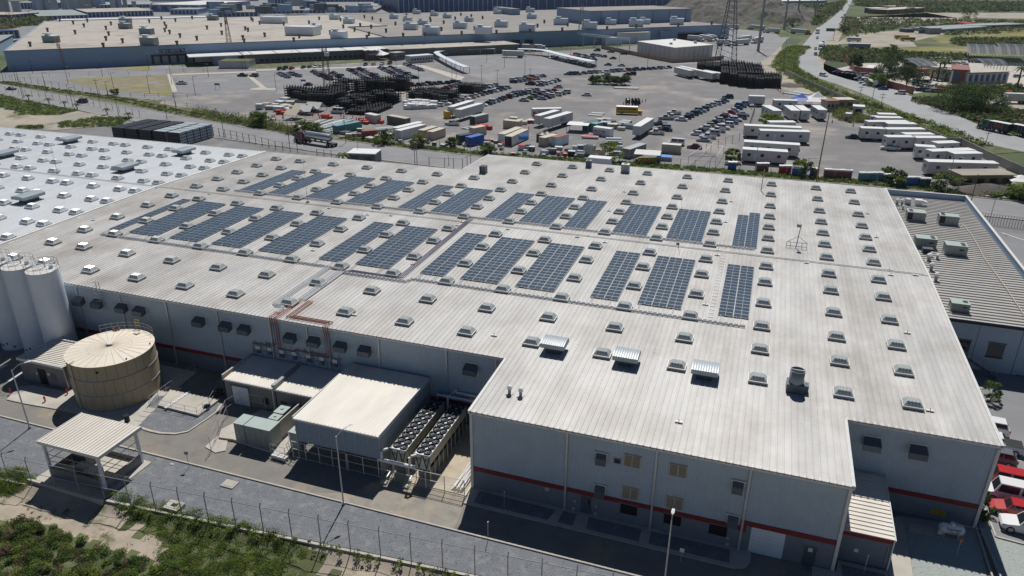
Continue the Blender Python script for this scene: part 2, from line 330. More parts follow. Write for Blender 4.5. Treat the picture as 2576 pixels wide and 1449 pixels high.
for a, b, o in segs:
    a_, b_ = Vector((*a, 0)), Vector((*b, 0)); ov = Vector((*o, 0)); ztop = 9.2 if abs(o[1]) else 9.25
    if a[1] < 56 and b[1] < 56: ztop = 9.05
    cl = MB(); corr(cl, a, b, ZS1, ztop, o); obj('wall_cladding', cl, 'clad', fac)
    blk = MB(); t = .25
    def slab(mb, off0, off1, z0, z1):
        p = [a_+ov*off0, b_+ov*off0, b_+ov*off1, a_+ov*off1]; mb.prism([(q.x, q.y) for q in p], z0, z1)
    slab(blk, .05, -.2, 0, ZS0); w = obj('block_wall', blk, 'block', fac)
    st = MB()
    if a[1] < 56 and b[1] < 56:
        d = (b_-a_).normalized(); L = (b_-a_).length
        def rng(s0, s1, z0, z1): 
            p = [a_+d*s0+ov*.09, a_+d*s1+ov*.09, a_+d*s1-ov*.2, a_+d*s0-ov*.2]; st.prism([(q.x, q.y) for q in p], z0, z1)
        rng(0, L-8.15, ZS0, ZS1); rng(L-8.15, L-7.6, 2.1, 3.35); rng(L-7.6, L, 2.85, 3.35)
        b2 = MB(); p = [a_+d*(L-7.6)+ov*.048, a_+d*L+ov*.048, a_+d*L-ov*.19, a_+d*(L-7.6)-ov*.19]; b2.prism([(q.x, q.y) for q in p], ZS0+.002, 2.85); obj('block_wall', b2, 'block', fac)
    else: slab(st, .09, -.2, ZS0, ZS1)
    obj('red_stripe', st, 'red', fac)
# eave trim with rib ends, verge flashing
gt = MB()
for xa, xb, y in ((X0, X1, YF), (X1, X2, YB), (X2, X3, YC)):
    z = zr(y); gt.box(xa, xb, y-.06, y+.16, z-.26, z-.1)
    for i in range(int((xb-xa)/.6)+1): gt.box(xa+i*.6, xa+i*.6+.14, y-.10, y+.3, z-.12, z+.085)
obj('eave_gutter', gt, 'trim', fac)
vg = MB()
def verge(x, ya, yb, s):
    zz = [(ya, zr(ya)), (yb, zr(yb))]
    if ya < YR < yb: zz.insert(1, (YR, ZR))
    for (p, zp), (q, zq) in zip(zz[:-1], zz[1:]):
        x0, x1 = (x-.22, x+.06) if s > 0 else (x-.06, x+.22)
        vg.add([(x0, p, zp-.3), (x1, p, zp-.3), (x1, q, zq-.3), (x0, q, zq-.3), (x0, p, zp+.09), (x1, p, zp+.09), (x1, q, zq+.09), (x0, q, zq+.09)], [(0, 3, 2, 1), (4, 5, 6, 7), (0, 1, 5, 4), (1, 2, 6, 5), (2, 3, 7, 6), (3, 0, 4, 7)])
for a_ in ((X3, YC, YD, 1), (X2, YB, YC, 1), (X1, YB, YF, -1), (X4, YE, YD, -1)): vg = MB(); verge(*a_); obj('verge_trim', vg, 'trim', fac)
rc = MB()
for i in range(88): rc.box(X0+i*1.5, X0+i*1.5+1.47, YR-.04, YR+.04, ZR+.07, ZR+.115)
obj('ridge_cable_run', rc, 'steel', fac)
rc = MB()
for i in range(221): rc.box(X0+i*.6+.0, X0+i*.6+.6, YR-.3, YR+.3, ZR-.0, ZR+.068)
obj('ridge_cap', rc, 'roof', fac)
# downspouts
def downspout(x, y, o, zt=9.2):
    mb = MB(); mb.box(-.09, .09, -.16 if o < 0 else 0, 0 if o < 0 else .16, .3, zt); mb.box(-.11, .11, -.35, -.02, .1, .32); obj('downspout', mb, 'galv', fac, (x, y, 0))
for x in (-85.0, -77.6, -70.0, -62.0, -54.2, -48.9, -39.2, -30.6, -24.6): downspout(x, YF+WI-.03, -1)
for x in (-13.56, -5.2, 2.9): downspout(x, YB+WI-.03, -1, 9.0)
for x, y in ((X1+WI, YB+WI), (X2-WI, YB+WI), (X3-WI, YC+WI)):
    mb = MB(); mb.box(-.14, .14, -.16, .12, 0.05, 9.05); obj('corner_trim', mb, 'trim', fac, (x, y, 0))
# exhaust hoods on the walls (weather hood: box with slanted underside)
hm = MB()
hm.box(-.78, .78, -.05, .0, -.70, .62, 1)
hm.add([(-.70, -.02, .5), (.70, -.02, .5), (.80, -.95, .05), (-.80, -.95, .05), (-.80, -.95, -.62), (.80, -.95, -.62), (-.70, -.02, -.5), (.70, -.02, -.5)],
       [(0, 3, 2, 1), (3, 4, 5, 2), (0, 6, 4, 3), (1, 2, 5, 7)], 0)
hm.quad((-.72, -.9, -.62), (.72, -.9, -.62), (.66, -.05, -.5), (-.66, -.05, -.5), 2)
HOOD = hm.mesh('exhaust_hood', ['hood', 'trim', 'dark'])
hood_px = [(0, 2, 795, 130), (0, 2, 980, 160), (0, 2, 1225, 203), (0, 2, 1402, 233), (0, 2, 2002, 340), (0, 2, 2270, 388), (0, 2, 2460, 420), (1, 2, 345, 505), (1, 2, 583, 543), (1, 2, 852, 592), (1, 2, 1095, 635), (1, 2, 2160, 822)]
def on_wall(c, r, u, v, y):     # sighting onto a wall plane of constant y
    d = fw+rt*((c*644+u/4-1288)/F_PX)-up*((r*362.25+v/4-724.5)/F_PX); t = y/d.y
    return d.x*t, CAM_Z+d.z*t
for h in hood_px:
    x, z = on_wall(*h, YF-.2); link('exhaust_hood', HOOD, fac, (x, YF+WI-.03, z+.1))
for u, v in ((1045, 125), (1510, 205)):
    x, z = on_wall(3, 3, u, v, YC-.2); link('exhaust_hood', HOOD, fac, (x, YC+WI-.03, z+.1))
# small hooded windows and louvred windows on the projecting wing
def wingpart(name, u, v, w, h, mb_fn, c=2):
    x, z = on_wall(c, 3, u, v, YB+.2); mb_fn(x, z, w, h)
def hooded(x, z, w, h):
    mb = MB(); y = YB+WI; mb.box(x-w/2-.1, x+w/2+.1, y-.08, y-.035, z-h/2-.1, z+h/2+.1, 1); mb.box(x-w/2-.2, x+w/2+.2, y-.16, y-.0, z+h/2+.1, z+h/2+.15, 1)
    mb.add([(x-w/2, y-.08, z+h/2), (x+w/2, y-.08, z+h/2), (x+w/2, y-.45, z+h*.15), (x-w/2, y-.45, z+h*.15), (x-w/2, y-.45, z-h/2), (x+w/2, y-.45, z-h/2), (x-w/2, y-.08, z-h*.5), (x+w/2, y-.08, z-h*.5)], [(0, 3, 2, 1), (3, 4, 5, 2), (0, 6, 4, 3), (1, 2, 5, 7), (4, 6, 7, 5)], 0)
    obj('exhaust_hood', mb, ['hood', 'trim'], fac)
for u, v in ((898, 265), (885, 585), (2272, 550), (2222, 890)): wingpart('h', u, v, .95, 1.15, hooded)
def louvred(x, z, w, h):
    y = YB+WI; fr = MB(); fr.box(x-w/2, x+w/2, y-.06, y-.035, z-h/2, z+h/2, 0); fr.box(x-w/2-.06, x+w/2+.06, y-.14, y-.0, z+h/2, z+h/2+.05, 0)
    fr.box(x-.03, x+.03, y-.12, y-.05, z-h/2, z+h/2, 0)
    for s in (-1, 1): fr.box(x+s*w/2-.03, x+s*w/2+.03, y-.12, y-.03, z-h/2, z+h/2, 0)
    f = obj('louvred_window', fr, 'cream', fac)
    for s in (-1, 1):
        bl = MB()
        for k in range(9):
            zz = z-h/2+h*(k+.1)/9; x0, x1 = (x-w/2+.05, x-.05) if s < 0 else (x+.05, x+w/2-.05)
            bl.add([(x0, y-.07, zz+h/12), (x1, y-.07, zz+h/12), (x1, y-.115, zz), (x0, y-.115, zz)], [(0, 3, 2, 1), (0, 1, 2, 3)])
        obj('louvre_blades', bl, 'cream', f)
for u, v in ((1210, 292), (1670, 388), (1190, 615), (1633, 715)): wingpart('l', u, v, 1.5, 1.25, louvred)
def dopen(x, z, w, h, nm='window', m='dark'):
    y = YB+WI-.05; mb = MB(); mb.box(x-w/2, x+w/2, y-.012, y+.02, z-h/2, z+h/2, 0)
    for a, b, c_, d in ((x-w/2-.07, x-w/2, z-h/2-.07, z+h/2+.07), (x+w/2, x+w/2+.07, z-h/2-.07, z+h/2+.07), (x-w/2, x+w/2, z-h/2-.07, z-h/2), (x-w/2, x+w/2, z+h/2, z+h/2+.07)): mb.box(a, b, y-.05, y+.02, c_, d, 1)
    return obj(nm, mb, [m, 'block'], fac)
for u, v in ((1175, 778), (1615, 880), (2072, 985)): x, z = on_wall(2, 3, u, v, YB+.2); dopen(x, z, 1.6, 1.15)
x, z = on_wall(2, 3, 1060, 290, YB+.2); dopen(x, z, .5, .4, 'wall_vent')
x, z = on_wall(2, 3, 748, 715, YB+.2); d = dopen(x, 1.05, 1.0, 2.1, 'door', 'hood'); mb = MB(); mb.box(x+.18, x+.34, YB+WI-.085, YB+WI-.06, 1.2, 1.85); obj('window', mb, 'glass', d)
x, z = on_wall(3, 3, 415, 1235, YB+.2); d = dopen(x, 1.05, 1.05, 2.1, 'door', 'hood'); mb = MB(); mb.box(x-.18, x+.18, YB+WI-.085, YB+WI-.06, 1.55, 1.95); sg = obj('notice', mb, 'white', d)
# roll-up door
x, z = on_wall(3, 3, 0, 1100, YB+.2)
mb = MB()
for k in range(14): mb.box(x-1.55, x+1.35, YB+WI-.09+.02*(k % 2), YB+WI, k*.2+.03, k*.2+.22)
obj('roll_up_door', mb, 'silo', fac)
for u, v, s in ((355, 570, .22), (2165, 1130, .18), (620, 765, .16), (840, 815, .16), (845, 745, .12), (2170, 1060, .12), (630, 690, .12)):
    xx, zz = on_wall(2, 3, u, v, YB+.2); mb = MB(); mb.box(xx-s, xx+s, YB+WI-.12, YB+WI-.045, zz-s, zz+s); obj('wall_box', mb, 'galv', fac)
# skylights
SKX = [17.3, 11.05, 2.85, -5.45, -13.55, -21.7, -29.7, -37.75, -45.8, -53.95, -62.1, -70.2, -78.3, -86.5, -94.8, -100.9]
SKY = [70.4, 77.0, 82.9, 89.5, 96.3, 102.1, 108.6, 114.6, 120.5, 126.8, 133.6, 141.7, 149.9]
def curb_mesh(m='curb'):
    mb = MB(); w, d = .98, .80
    mb.box(-w+.05, w-.05, -d+.05, d-.05, -.1, .26, 0)
    for a in ((-w, w, -d, -d+.07), (-w, w, d-.07, d), (-w, -w+.07, -d+.07, d-.07), (w-.07, w, -d+.07, d-.07)): mb.box(*a, .26, .34, 1)
    return mb.mesh('skylight', [m, 'frame'])
def dome_mesh(m):
    mb = MB(); w, d = .91, .73; k = 4; w2, d2 = .60, .40; z0, z1 = .30, .70
    # four puffed ribs along the top
    mb.add([(-w, -d, z0), (w, -d, z0), (w, d, z0), (-w, d, z0), (-w2, -d2, z1), (w2, -d2, z1), (w2, d2, z1), (-w2, d2, z1)], [(0, 1, 5, 4), (1, 2, 6, 5), (2, 3, 7, 6), (3, 0, 4, 7)])
    for i in range(k):
        a = -w2+i*2*w2/k; b = a+2*w2/k; n = 5; vs = []
        for j in range(n+1):
            t = j/n; xx = a+(b-a)*t; zz = z1+.09*math.sin(math.pi*t); vs += [(xx, -d2, zz), (xx, d2, zz)]
            
        mb.add(vs, [(2*j, 2*j+2, 2*j+3, 2*j+1) for j in range(n)])
        mb.add([(a, -d2, z1), (b, -d2, z1), (b, d2, z1), (a, d2, z1)]+[(a+(b-a)*j/n, s*d2, z1+.09*math.sin(math.pi*j/n)) for s in (-1, 1) for j in range(n+1)], [(4, 5, 6, 7, 8, 9), (15, 14, 13, 12, 11, 10)])
    return mb.mesh('dome', m, smooth=False)
CURB = curb_mesh(); DOME = dome_mesh('dome'); CURBW = curb_mesh('silo'); DOMEW = dome_mesh('domeW')
def skylight(par, x, y, cm=CURB, dm=DOME, s=1.0):
    o = link('skylight', cm, par, (x, y, zr(y)+.0)); o.rotation_euler = (SL if y < YR else -SL, 0, rnd.uniform(-.006, .006)); o.scale = (s, s, s); link('dome', dm, o)
for j, y in enumerate(SKY):
    for i, x in enumerate(SKX):
        if y > 137 and x < -58: continue
        if y > 135 and x in (-53.95,): continue
        skylight(fac, x, y)
# roof access hatch platform at left eave with cage ladder
lad = MB()
lx = -80.6
for s in (-.28, .28): lad.box(lx+s-.03, lx+s+.03, YF-.25, YF-.19, 6.2, 10.7)
for k in range(15): lad.box(lx-.28, lx+.28, YF-.235, YF-.205, 6.3+k*.3, 6.34+k*.3)
for k in range(8):
    z = 6.9+k*.55; lad.tube([(lx+.4*math.cos(a), YF-.45-.4*math.sin(a), z) for a in [math.pi*j/8 for j in range(9)]], .02, 4)
obj('cage_ladder', lad, 'galv', fac)

# ---- neighbouring white-roofed hall on the left
hall = thing('white_roof_hall', 'long hall with bluish white ribbed roof beside the tan-roofed factory', 'factory', (0, 0, 0))
XL = -232.0
mb = MB(); n = int((X0-XL)/.6)
for y0, y1 in ((58.0, YR), (YR, YE)):
    for i in range(n):
        x = X0-(i+1)*.6; pr = [(0, 0), (.02, .06), (.075, .06), (.095, 0), (.6, 0)]
        mb.add([(x+a, y0, z+zr(y0)) for a, z in pr]+[(x+a, y1, z+zr(y1)) for a, z in pr], [(q, q+1, 6+q, 5+q) for q in range(4)])
stuff(obj('roof_sheeting', mb, 'roof_white', hall))
mb = MB(); mb.box(XL, X0-.02, 58.2, 58.45, 0, 9.1); mb.box(XL, X0-.02, YE-.4, YE-.15, 0, 9.4); mb.box(X0-.25, X0-.02, 58.45, YF+.2, 0, 9.1); obj('wall', mb, 'clad', hall)
mb = MB()
for i in range(27):
    y0 = 58+i*3.05; y1 = min(y0+3.0, YE); 
    mb.add([(X0-.35, y0, zr(y0)+.07), (X0+.3, y0, zr(y0)+.07), (X0+.3, y1, zr(y1)+.07), (X0-.35, y1, zr(y1)+.07), (X0-.02, y0, zr(y0)+.16), (X0-.02, y1, zr(y1)+.16)], [(0, 4, 5, 3), (4, 1, 2, 5), (0, 1, 4), (3, 5, 2)])
obj('roof_joint_flashing', mb, 'trim', hall)
mb = MB(); mb.box(XL, X0, YR-.3, YR+.3, ZR, ZR+.068); obj('ridge_cap', mb, 'roof_white', hall)
mb = MB(); mb.box(XL, X0, YR-.05, YR+.05, ZR+.07, ZR+.13); obj('ridge_cable_run', mb, 'steel', hall)
mb = MB()
for i in range(n): mb.box(X0-i*.6-.6, X0-i*.6-.46, YE-.3, YE+.12, zr(YE)-.1, zr(YE)+.085)
mb.box(XL, X0, YE-.1, YE+.1, zr(YE)-.3, zr(YE)-.1); obj('eave_gutter', mb, 'trim', hall)
WX = []
for b in (0, -16.6, -33.2, -49.8, -66.4, -83.0, -99.6): WX += [-109.5+b, -113.1+b, -119.5+b]
WX.append(-126.0-.0)
for y in (64.2, 70.2, 76.4, 82.8, 89.1, 95.7, 102.2, 108.1, 114.3, 120.9, 127.0, 133.2):
    for x in WX:
        if x == -126.0: continue
        if abs(x+123.5) < 2.4 and abs(y-91.5) < 1.6: continue
        skylight(hall, x, y, CURBW, DOMEW, 1.0)
# ---- ridge vents
def vent(x, y, rz, label, w=1.35, d=1.15, grp=None, m='galvblue'):
    t = thing('roof_vent', label, 'roof vent', (x, y, zr(y)+.03), rz, grp)
    mb = MB(); mb.box(-w*.62, w*.62, -d*.55, d*.55, 0, .75); obj('throat', mb, 'hood', t)
    # arched hood profile in y,z
    n = 8; top = [(-d+2*d*i/n, 1.22+.16*math.sin(math.pi*i/n)) for i in range(n+1)]; prof = [(-d, .72)]+top+[(d, .72)]+[(d-.06, .72)]+[(-d+.06, .72)]
    mb = MB(); mb.add([(sx, p[0], p[1]) for sx in (-w, w) for p in top], [(i, i+1+0, n+1+i+1, n+1+i)[::-1] for i in range(n)])
    mb.quad((-w, -d, .72), (w, -d, .72), (w, -d, 1.22), (-w, -d, 1.22)); mb.quad((w, d, .72), (-w, d, .72), (-w, d, 1.22), (w, d, 1.22))
    for s in (-1, 1):
        vs = [(s*w, -d, .72)]+[(s*w, a, b) for a, b in top]+[(s*w, d, .72)]; mb.add(vs, [tuple(range(len(vs)))])
    mb.quad((-w, -d, .74), (-w, d, .74), (w, d, .74), (w, -d, .74), 1); obj('hood', mb, [m, 'dark'], t)
    rb = MB(); k = 11
    for i in range(k):
        xx = -w+.06+(2*w-.12)*i/(k-1)
        rb.add([(xx-.025, p[0]*1.012, p[1]+.035) for p in top]+[(xx+.025, p[0]*1.012, p[1]+.035) for p in top], [(i2, i2+1, n+1+i2+1, n+1+i2) for i2 in range(n)])
        rb.box(xx-.025, xx+.025, -d-.035, -d-.002, .72, 1.25); rb.box(xx-.025, xx+.025, d+.002, d+.035, .72, 1.25)
    obj('ribs', rb, 'galv', t); return t
vent(-18.85, 69.75, 0, 'ribbed steel roof vent with arched hood, leftmost of three near the front', grp='arched roof vents')
vent(-10.75, 69.6, 0, 'ribbed steel roof vent with arched hood, middle one of three near the front', grp='arched roof vents')
vent(-2.45, 69.5, 0, 'ribbed steel roof vent with arched hood, rightmost of three near the front', grp='arched roof vents')
for x, y, l in ((-123.5, 91.9, 'blue-grey arched roof vent on the white roof, nearest the viewer'), (-123.5, 114.2, 'blue-grey arched roof vent in the middle of the white roof'), (-123.5, 131.0, 'blue-grey arched roof vent on the white roof near the tan seam, farther back'), (-157.7, 114.7, 'blue-grey arched roof vent at the left picture edge on the white roof'), (-157.7, 131.5, 'blue-grey arched roof vent far back on the white roof beside the rear eave')):
    vent(x, y, math.pi/2, l, 2.2, 1.5, 'arched roof vents', 'galvblue')
# ---- solar arrays
pm = MB(); pm.box(.02, 1.80, .02, .97, .12, .16, 0)
pm.quad((.045, .045, .1615), (1.775, .045, .1615), (1.775, .945, .1615), (.045, .945, .1615), 1)
pm.box(.90, .92, .045, .945, .1605, .1645, 0)
PAN = pm.mesh('solar_panel', ['alu', 'solar'])
LOW = [(-97.7, 1), (-93.7, 3), (-85.7, 3), (-77.75, 3), (-69.25, 3), (-58.8, 2), (-52.75, 3), (-42.5, 2), (-36.5, 3), (-28.6, 3), (-18.35, 2), (-12.25, 3), (-2.35, 2)]
UPR = [(-91.9, 2), (-85.6, 2), (-77.7, 3), (-69.1, 3), (-58.8, 2), (-52.6, 3), (-42.5, 2), (-36.5, 3), (-28.7, 2), (-20.75, 3), (-12.25, 3), (-2.3, 2)]
def array(x, nc, y0, nr, label, extra=0):
    t = thing('solar_array', label, 'solar array', (x, y0, zr(y0)+.02), 0, 'rooftop solar arrays')
    s = -SL if y0 > YR else SL; t.rotation_euler = (s, 0, 0)
    for c in range(nc):
        rows = nr+(extra if c == nc-1 else 0)
        for r_ in range(rows): link('solar_panel', PAN, t, (c*1.83, r_*.995, 0))
    rl = MB()
    for c in range(nc):
        L = (nr+(extra if c == nc-1 else 0))*.995
        for q in (.35, 1.4): rl.box(c*1.83+q, c*1.83+q+.05, -.12, L+.1, .03, .12)
    obj('mounting_rail', rl, 'alu', t)
    tr = MB(); yb = -1.9 if y0 < YR else -.9
    for q in ((.3, nc*1.83-1.0) if nc > 1 else (.3,)):
        for s_ in (0, .22): tr.box(q+s_, q+s_+.03, yb, -.02, .05, .09)
        for k in range(int(-yb/.45)): tr.box(q, q+.25, yb+k*.45, yb+k*.45+.04, .05, .08)
    obj('feed_tray', tr, 'galv', t)
for i, (x, nc) in enumerate(LOW): array(x, nc, 84.5, 17, f'{ordn(i)} solar array from the left in the near row, {nc} panel column{"s" if nc > 1 else ""} wide')
for i, (x, nc) in enumerate(UPR): array(x, nc, 109.5, 17, f'{ordn(i)} solar array from the left in the far row, {nc} panel columns wide', 2 if i == 11 else 0)
# ---- cable trays and pipes on the roof
def ladder_run(mb, pts, w=.3, h=.16, step=.6, dz=.12):
    for (a, b) in zip(pts[:-1], pts[1:]):
        a, b = Vector(a), Vector(b); d = (b-a).normalized(); o = Vector((-d.y, d.x)); L = (b-a).length
        def P(s, q, z): p = a+d*s+o*q; return (p.x, p.y, zr(p.y)+z)
        for q in (-w/2, w/2):
            q0, q1 = q-.025, q+.025
            mb.add([P(0, q0, dz), P(L, q0, dz), P(L, q1, dz), P(0, q1, dz), P(0, q0, dz+h), P(L, q0, dz+h), P(L, q1, dz+h), P(0, q1, dz+h)], [(0, 3, 2, 1), (4, 5, 6, 7), (0, 1, 5, 4), (1, 2, 6, 5), (2, 3, 7, 6), (3, 0, 4, 7)])
        k = int(L/step)
        for i in range(k):
            s = i*step; mb.add([P(s, -w/2, dz+h), P(s+.12, -w/2, dz+h), P(s+.12, w/2, dz+h), P(s, w/2, dz+h)], [(0, 1, 2, 3)])
            mb.add([P(s, -w/2, 0.05), P(s+.05, -w/2, 0.05), P(s+.05, -w/2, dz), P(s, -w/2, dz)], [(0, 1, 2, 3)])
mb = MB(); ladder_run(mb, [(-92.5, 108.95), (1.1, 108.75)]); tag(obj('cable_tray', mb, 'galv'), 'long steel cable tray along the foot of the far solar row', 'cable tray', 'rooftop cable trays')
mb = MB(); ladder_run(mb, [(-97.0, 82.35), (-56.2, 82.35), (-53.0, 81.9)]); tag(obj('cable_tray', mb, 'galv'), 'long steel cable tray in front of the near solar row, left half', 'cable tray', 'rooftop cable trays')
mb = MB(); ladder_run(mb, [(-52.6, 81.2), (-43.0, 81.2), (-42.4, 82.3), (1.0, 82.3)]); tag(obj('cable_tray', mb, 'galv'), 'long steel cable tray in front of the near solar row, right half', 'cable tray', 'rooftop cable trays')
mb = MB(); ladder_run(mb, [(-3.1, 82.7), (-3.1, 109.0)], .75, .06, 1.05, .02); tag(obj('walkway_ladder', mb, 'white'), 'white ladder-like walkway between the two rightmost solar arrays', 'roof walkway')
def pipes(name, label, runs, r, m, m2=None, z=.2):
    t = thing(name, label, 'pipes')
    for run in runs:
        q = MB(); q.tube([(x, y, zr(y)+z if len(p) == 2 else p[2]) for p in run for x, y in [p[:2]]], r, 6); obj('pipe', q, m, t)
    return t
pipes('conduit_bundle', 'three dark parallel conduits running across the roof between the solar rows', [[(-44.0-.3*i, 108.2-.2*i), (-44.0+.0-.3*i, 81.5+.3*(2-i)), (-52.5-.35*i+.7, 81.6+.3*(2-i)), (-52.9-.3*i+.6, 81.5)] for i in range(3)], .07, 'pipe')
pipes('conduit_bundle', 'three silver and dark conduits beside a skylight running down to the eave', [[(-55.3-.32*i, 82.2), (-55.3-.32*i, 69.2+.25*i), (-54.0-.2*i+.3, 69.0+.2*i), (-54.0-.22*i+.3, 67.6)] for i in range(3)], .075, 'alu')
pipes('conduit_bundle', 'four silver conduits running straight down the roof towards the eave', [[(-52.6-.32*i, 81.4), (-52.6-.32*i, 71.8)] for i in range(4)], .07, 'alu')
pipes('red_pipe_bundle', 'rusty red pipes crossing the eave and dropping down the wall at left', [[(-53.9+.32*i, 71.8 if i > 1 else 67.7), (-53.9+.32*i, YF-.12, ), (-53.9+.32*i, YF-.12, 8.9), (-53.9+.32*i, YF+.02, 8.6), (-53.9+.32*i, YF+.02, 5.9-.25*abs(i-1)), (-53.9+.32*i+(-3.2, -1.5, 0, 1.7)[i], YF+.02, 5.8-.25*abs(i-1)), (-53.9+.32*i+(-3.2, -1.5, 0, 1.7)[i], YF+.02, 4.2)] for i in range(4)], .065, 'rust')
pipes('red_pipe_bundle', 'rusty red pipes running along the eave and dropping down the wall at right', [[(-52.0+.3*i, 71.8), (-52.0+.3*i, 66.95+.28*i), (-46.4+.3*i, 66.95+.28*i), (-46.4+.3*i, YF-.12), (-46.4+.3*i, YF-.12, 8.9), (-46.4+.3*i, YF+.02, 8.6), (-46.4+.3*i, YF+.02, 5.7-.3*i), (-46.4+.3*i-(4.6, 2.6, .1)[i], YF+.02, 5.6-.3*i), (-46.4+.3*i-(4.6, 2.6, .1)[i], YF+.02, 4.2)] for i in range(3)], .065, 'rust')
# inverter boxes on the wall
for i, (c, r_, u, v) in enumerate([(1, 2, 20, 597), (1, 2, 138, 615), (1, 2, 260, 640), (1, 2, 384, 660), (1, 2, 528, 687), (1, 2, 662, 712), (1, 2, 795, 737)]):
    x, z = on_wall(c, r_, u, v, YF); t = thing('inverter', f'{ordn(i)} white inverter box from the left on the wall below the hoods', 'inverter', (x, YF+.12, z), 0, 'inverters on the wall')
    mb = MB(); mb.box(-.33, .33, -.22, 0, -.22, .24); obj('cabinet', mb, 'white', t)
    mb = MB(); mb.box(-.22, .22, -.14, 0, -.85, -.225); obj('junction_box', mb, 'hood', t)
    mb = MB(); mb.box(-.95, .95, -.05, 0, .30, .34); mb.box(-.95, .95, -.05, 0, -.5, -.46); mb.box(-.55, -.51, -.05, 0, -1.3, .9); mb.box(.55, .59, -.05, 0, -1.3, .9); obj('bracket', mb, 'steel', t)
# ---- small rooftop things
def blockfoot(x, y, label):
    t = thing('anchor_block', label, 'roof anchor', (x, y, zr(y)+.065), 0, 'white roof anchors'); mb = MB(); mb.box(-.35, .35, -.13, .13, 0, .10); obj('pad', mb, 'white', t); mb = MB(); mb.box(-.03, .03, -.03, .03, .10, .34); obj('pin', mb, 'steel', t)
k = 0
for c, r_, u, v in [(1, 2, 988, 252), (2, 2, 1683, 1310), (3, 2, 1400, 455), (3, 2, 1635, 1212), (3, 1, 1230, 1342), (3, 1, 1478, 1345), (3, 1, 1215, 1290), (3, 1, 382, 1220), (3, 1, 1090, 945), (3, 1, 1000, 693), (2, 1, 2070, 1095), (2, 1, 2062, 1140), (2, 1, 932, 1010), (2, 1, 765, 947), (2, 1, 655, 957), (1, 1, 1578, 1212), (1, 1, 574, 1073), (1, 1, 735, 665), (1, 1, 1120, 731), (1, 1, 1358, 740), (1, 1, 2025, 838), (1, 1, 2070, 805), (2, 1, 975, 680), (2, 1, 2147, 792), (2, 1, 2205, 572), (2, 2, 1945, 170), (0, 1, 940, 768), (0, 1, 1575, 458), (0, 1, 1745, 460), (0, 1, 2110, 520), (2, 1, 1128, 475), (1, 1, 2533, 878), (1, 1, 1175, 695), (1, 1, 1435, 550), (2, 3, -180+0, -990)]:
    x, y = T(c, r_, u, v, 9.9)
    blockfoot(x, y, 'small white anchor block with short steel pin fixed to the tan factory roof'); k += 1
def roofpipe(x, y, z, label, h=1.0, r=.2):
    t = thing('roof_exhaust', label, 'exhaust pipe', (x, y, z), 0); mb = MB(); mb.cyl(0, 0, 0, h*.65, r*.8, 14); obj('pipe', mb, 'steel', t); mb = MB(); mb.cyl(0, 0, h*.62, h*.85, r*1.25, 14); mb.cyl(0, 0, h*.85, h, r*1.25, 14, 0, r*.6); obj('cap', mb, 'white', t); mb = MB(); mb.box(-r*1.6, r*1.6, -r*1.6, r*1.6, 0, .1); obj('flashing', mb, 'roof', t)
roofpipe(-20.7, 59.75, zr(59.7), 'left of two short exhaust pipes with white caps near the front corner')
roofpipe(-19.5, 59.7, zr(59.7), 'right of two short exhaust pipes with white caps near the front corner')
t = thing('exhaust_stack', 'wide open-topped grey steel exhaust stack on a square box', 'exhaust stack', (6.45, 69.75, zr(69.7)))
mb = MB(); mb.box(-.85, .85, -.75, .75, 0, .95); mb.box(.85, 1.25, -.4, .5, .1, .85); obj('box_base', mb, 'hood', t)
mb = MB(); n = 28; r1 = .72
mb.add([(r*math.cos(2*math.pi*i/n), r*math.sin(2*math.pi*i/n), z) for r, z in ((r1, .95), (r1, 2.35), (r1-.04, 2.35), (r1-.04, 1.0)) for i in range(n)], [(q*n+i, q*n+(i+1) % n, (q+1)*n+(i+1) % n, (q+1)*n+i) for q in range(3) for i in range(n)]); obj('stack', mb, 'steel', t, smooth=True)
mb = MB(); mb.cyl(0, 0, 1.0, 1.5, r1-.05, n); obj('damper', mb, 'dark', t)
mb = MB(); mb.box(-r1, r1, -.03, .03, 2.28, 2.38); obj('cross_bar', mb, 'galv', t)
def mast(x, y, z, h, label, m='steel'):
    t = thing('lightning_mast', label, 'mast', (x, y, z), 0, 'thin rooftop masts'); mb = MB(); mb.tube([(0, 0, 0), (0, 0, h)], .045, 6, 0, .015); obj('rod', mb, m, t); mb = MB(); mb.box(-.22, .22, -.22, .22, 0, .35); obj('foot', mb, 'steel', t)
mast(-75.2, 106.9, zr(106), 7.3, 'thin lightning mast on the ridge behind the left solar arrays')
mast(-10.1, 107.4, zr(106), 7.0, 'thin lightning mast on the ridge between the right solar arrays')
mast(-134.4, 107.4, zr(106), 6.4, 'thin lightning mast on the ridge of the white roof')
# weather mast on tripod frame
t = thing('antenna_frame', 'dark tripod antenna frame with a round dish standing on the roof at right', 'antenna', (6.9, 111.9, zr(111.9)))
mb = MB(); mb.tube([(0, 0, 0), (.25, .2, 3.6)], .06, 6); mb.tube([(-1.3, 0, .9), (.12, 0, 1.9), (1.5, 0, .9)], .035, 5); mb.tube([(-1.35, 0, .3), (1.5, 0, .3)], .035, 5); mb.tube([(-1.35, 0, .9), (1.5, 0, .9)], .03, 5)
for xx in (-1.35, -.8, .8, 1.5): mb.tube([(xx, 0, 0), (xx, 0, .95)], .03, 5)
obj('frame', mb, 'black', t); mb = MB(); mb.cyl(0, 0, 3.3, 3.75, .34, 12); obj('dish', mb, 'steel', t, (.0, .25, 0))
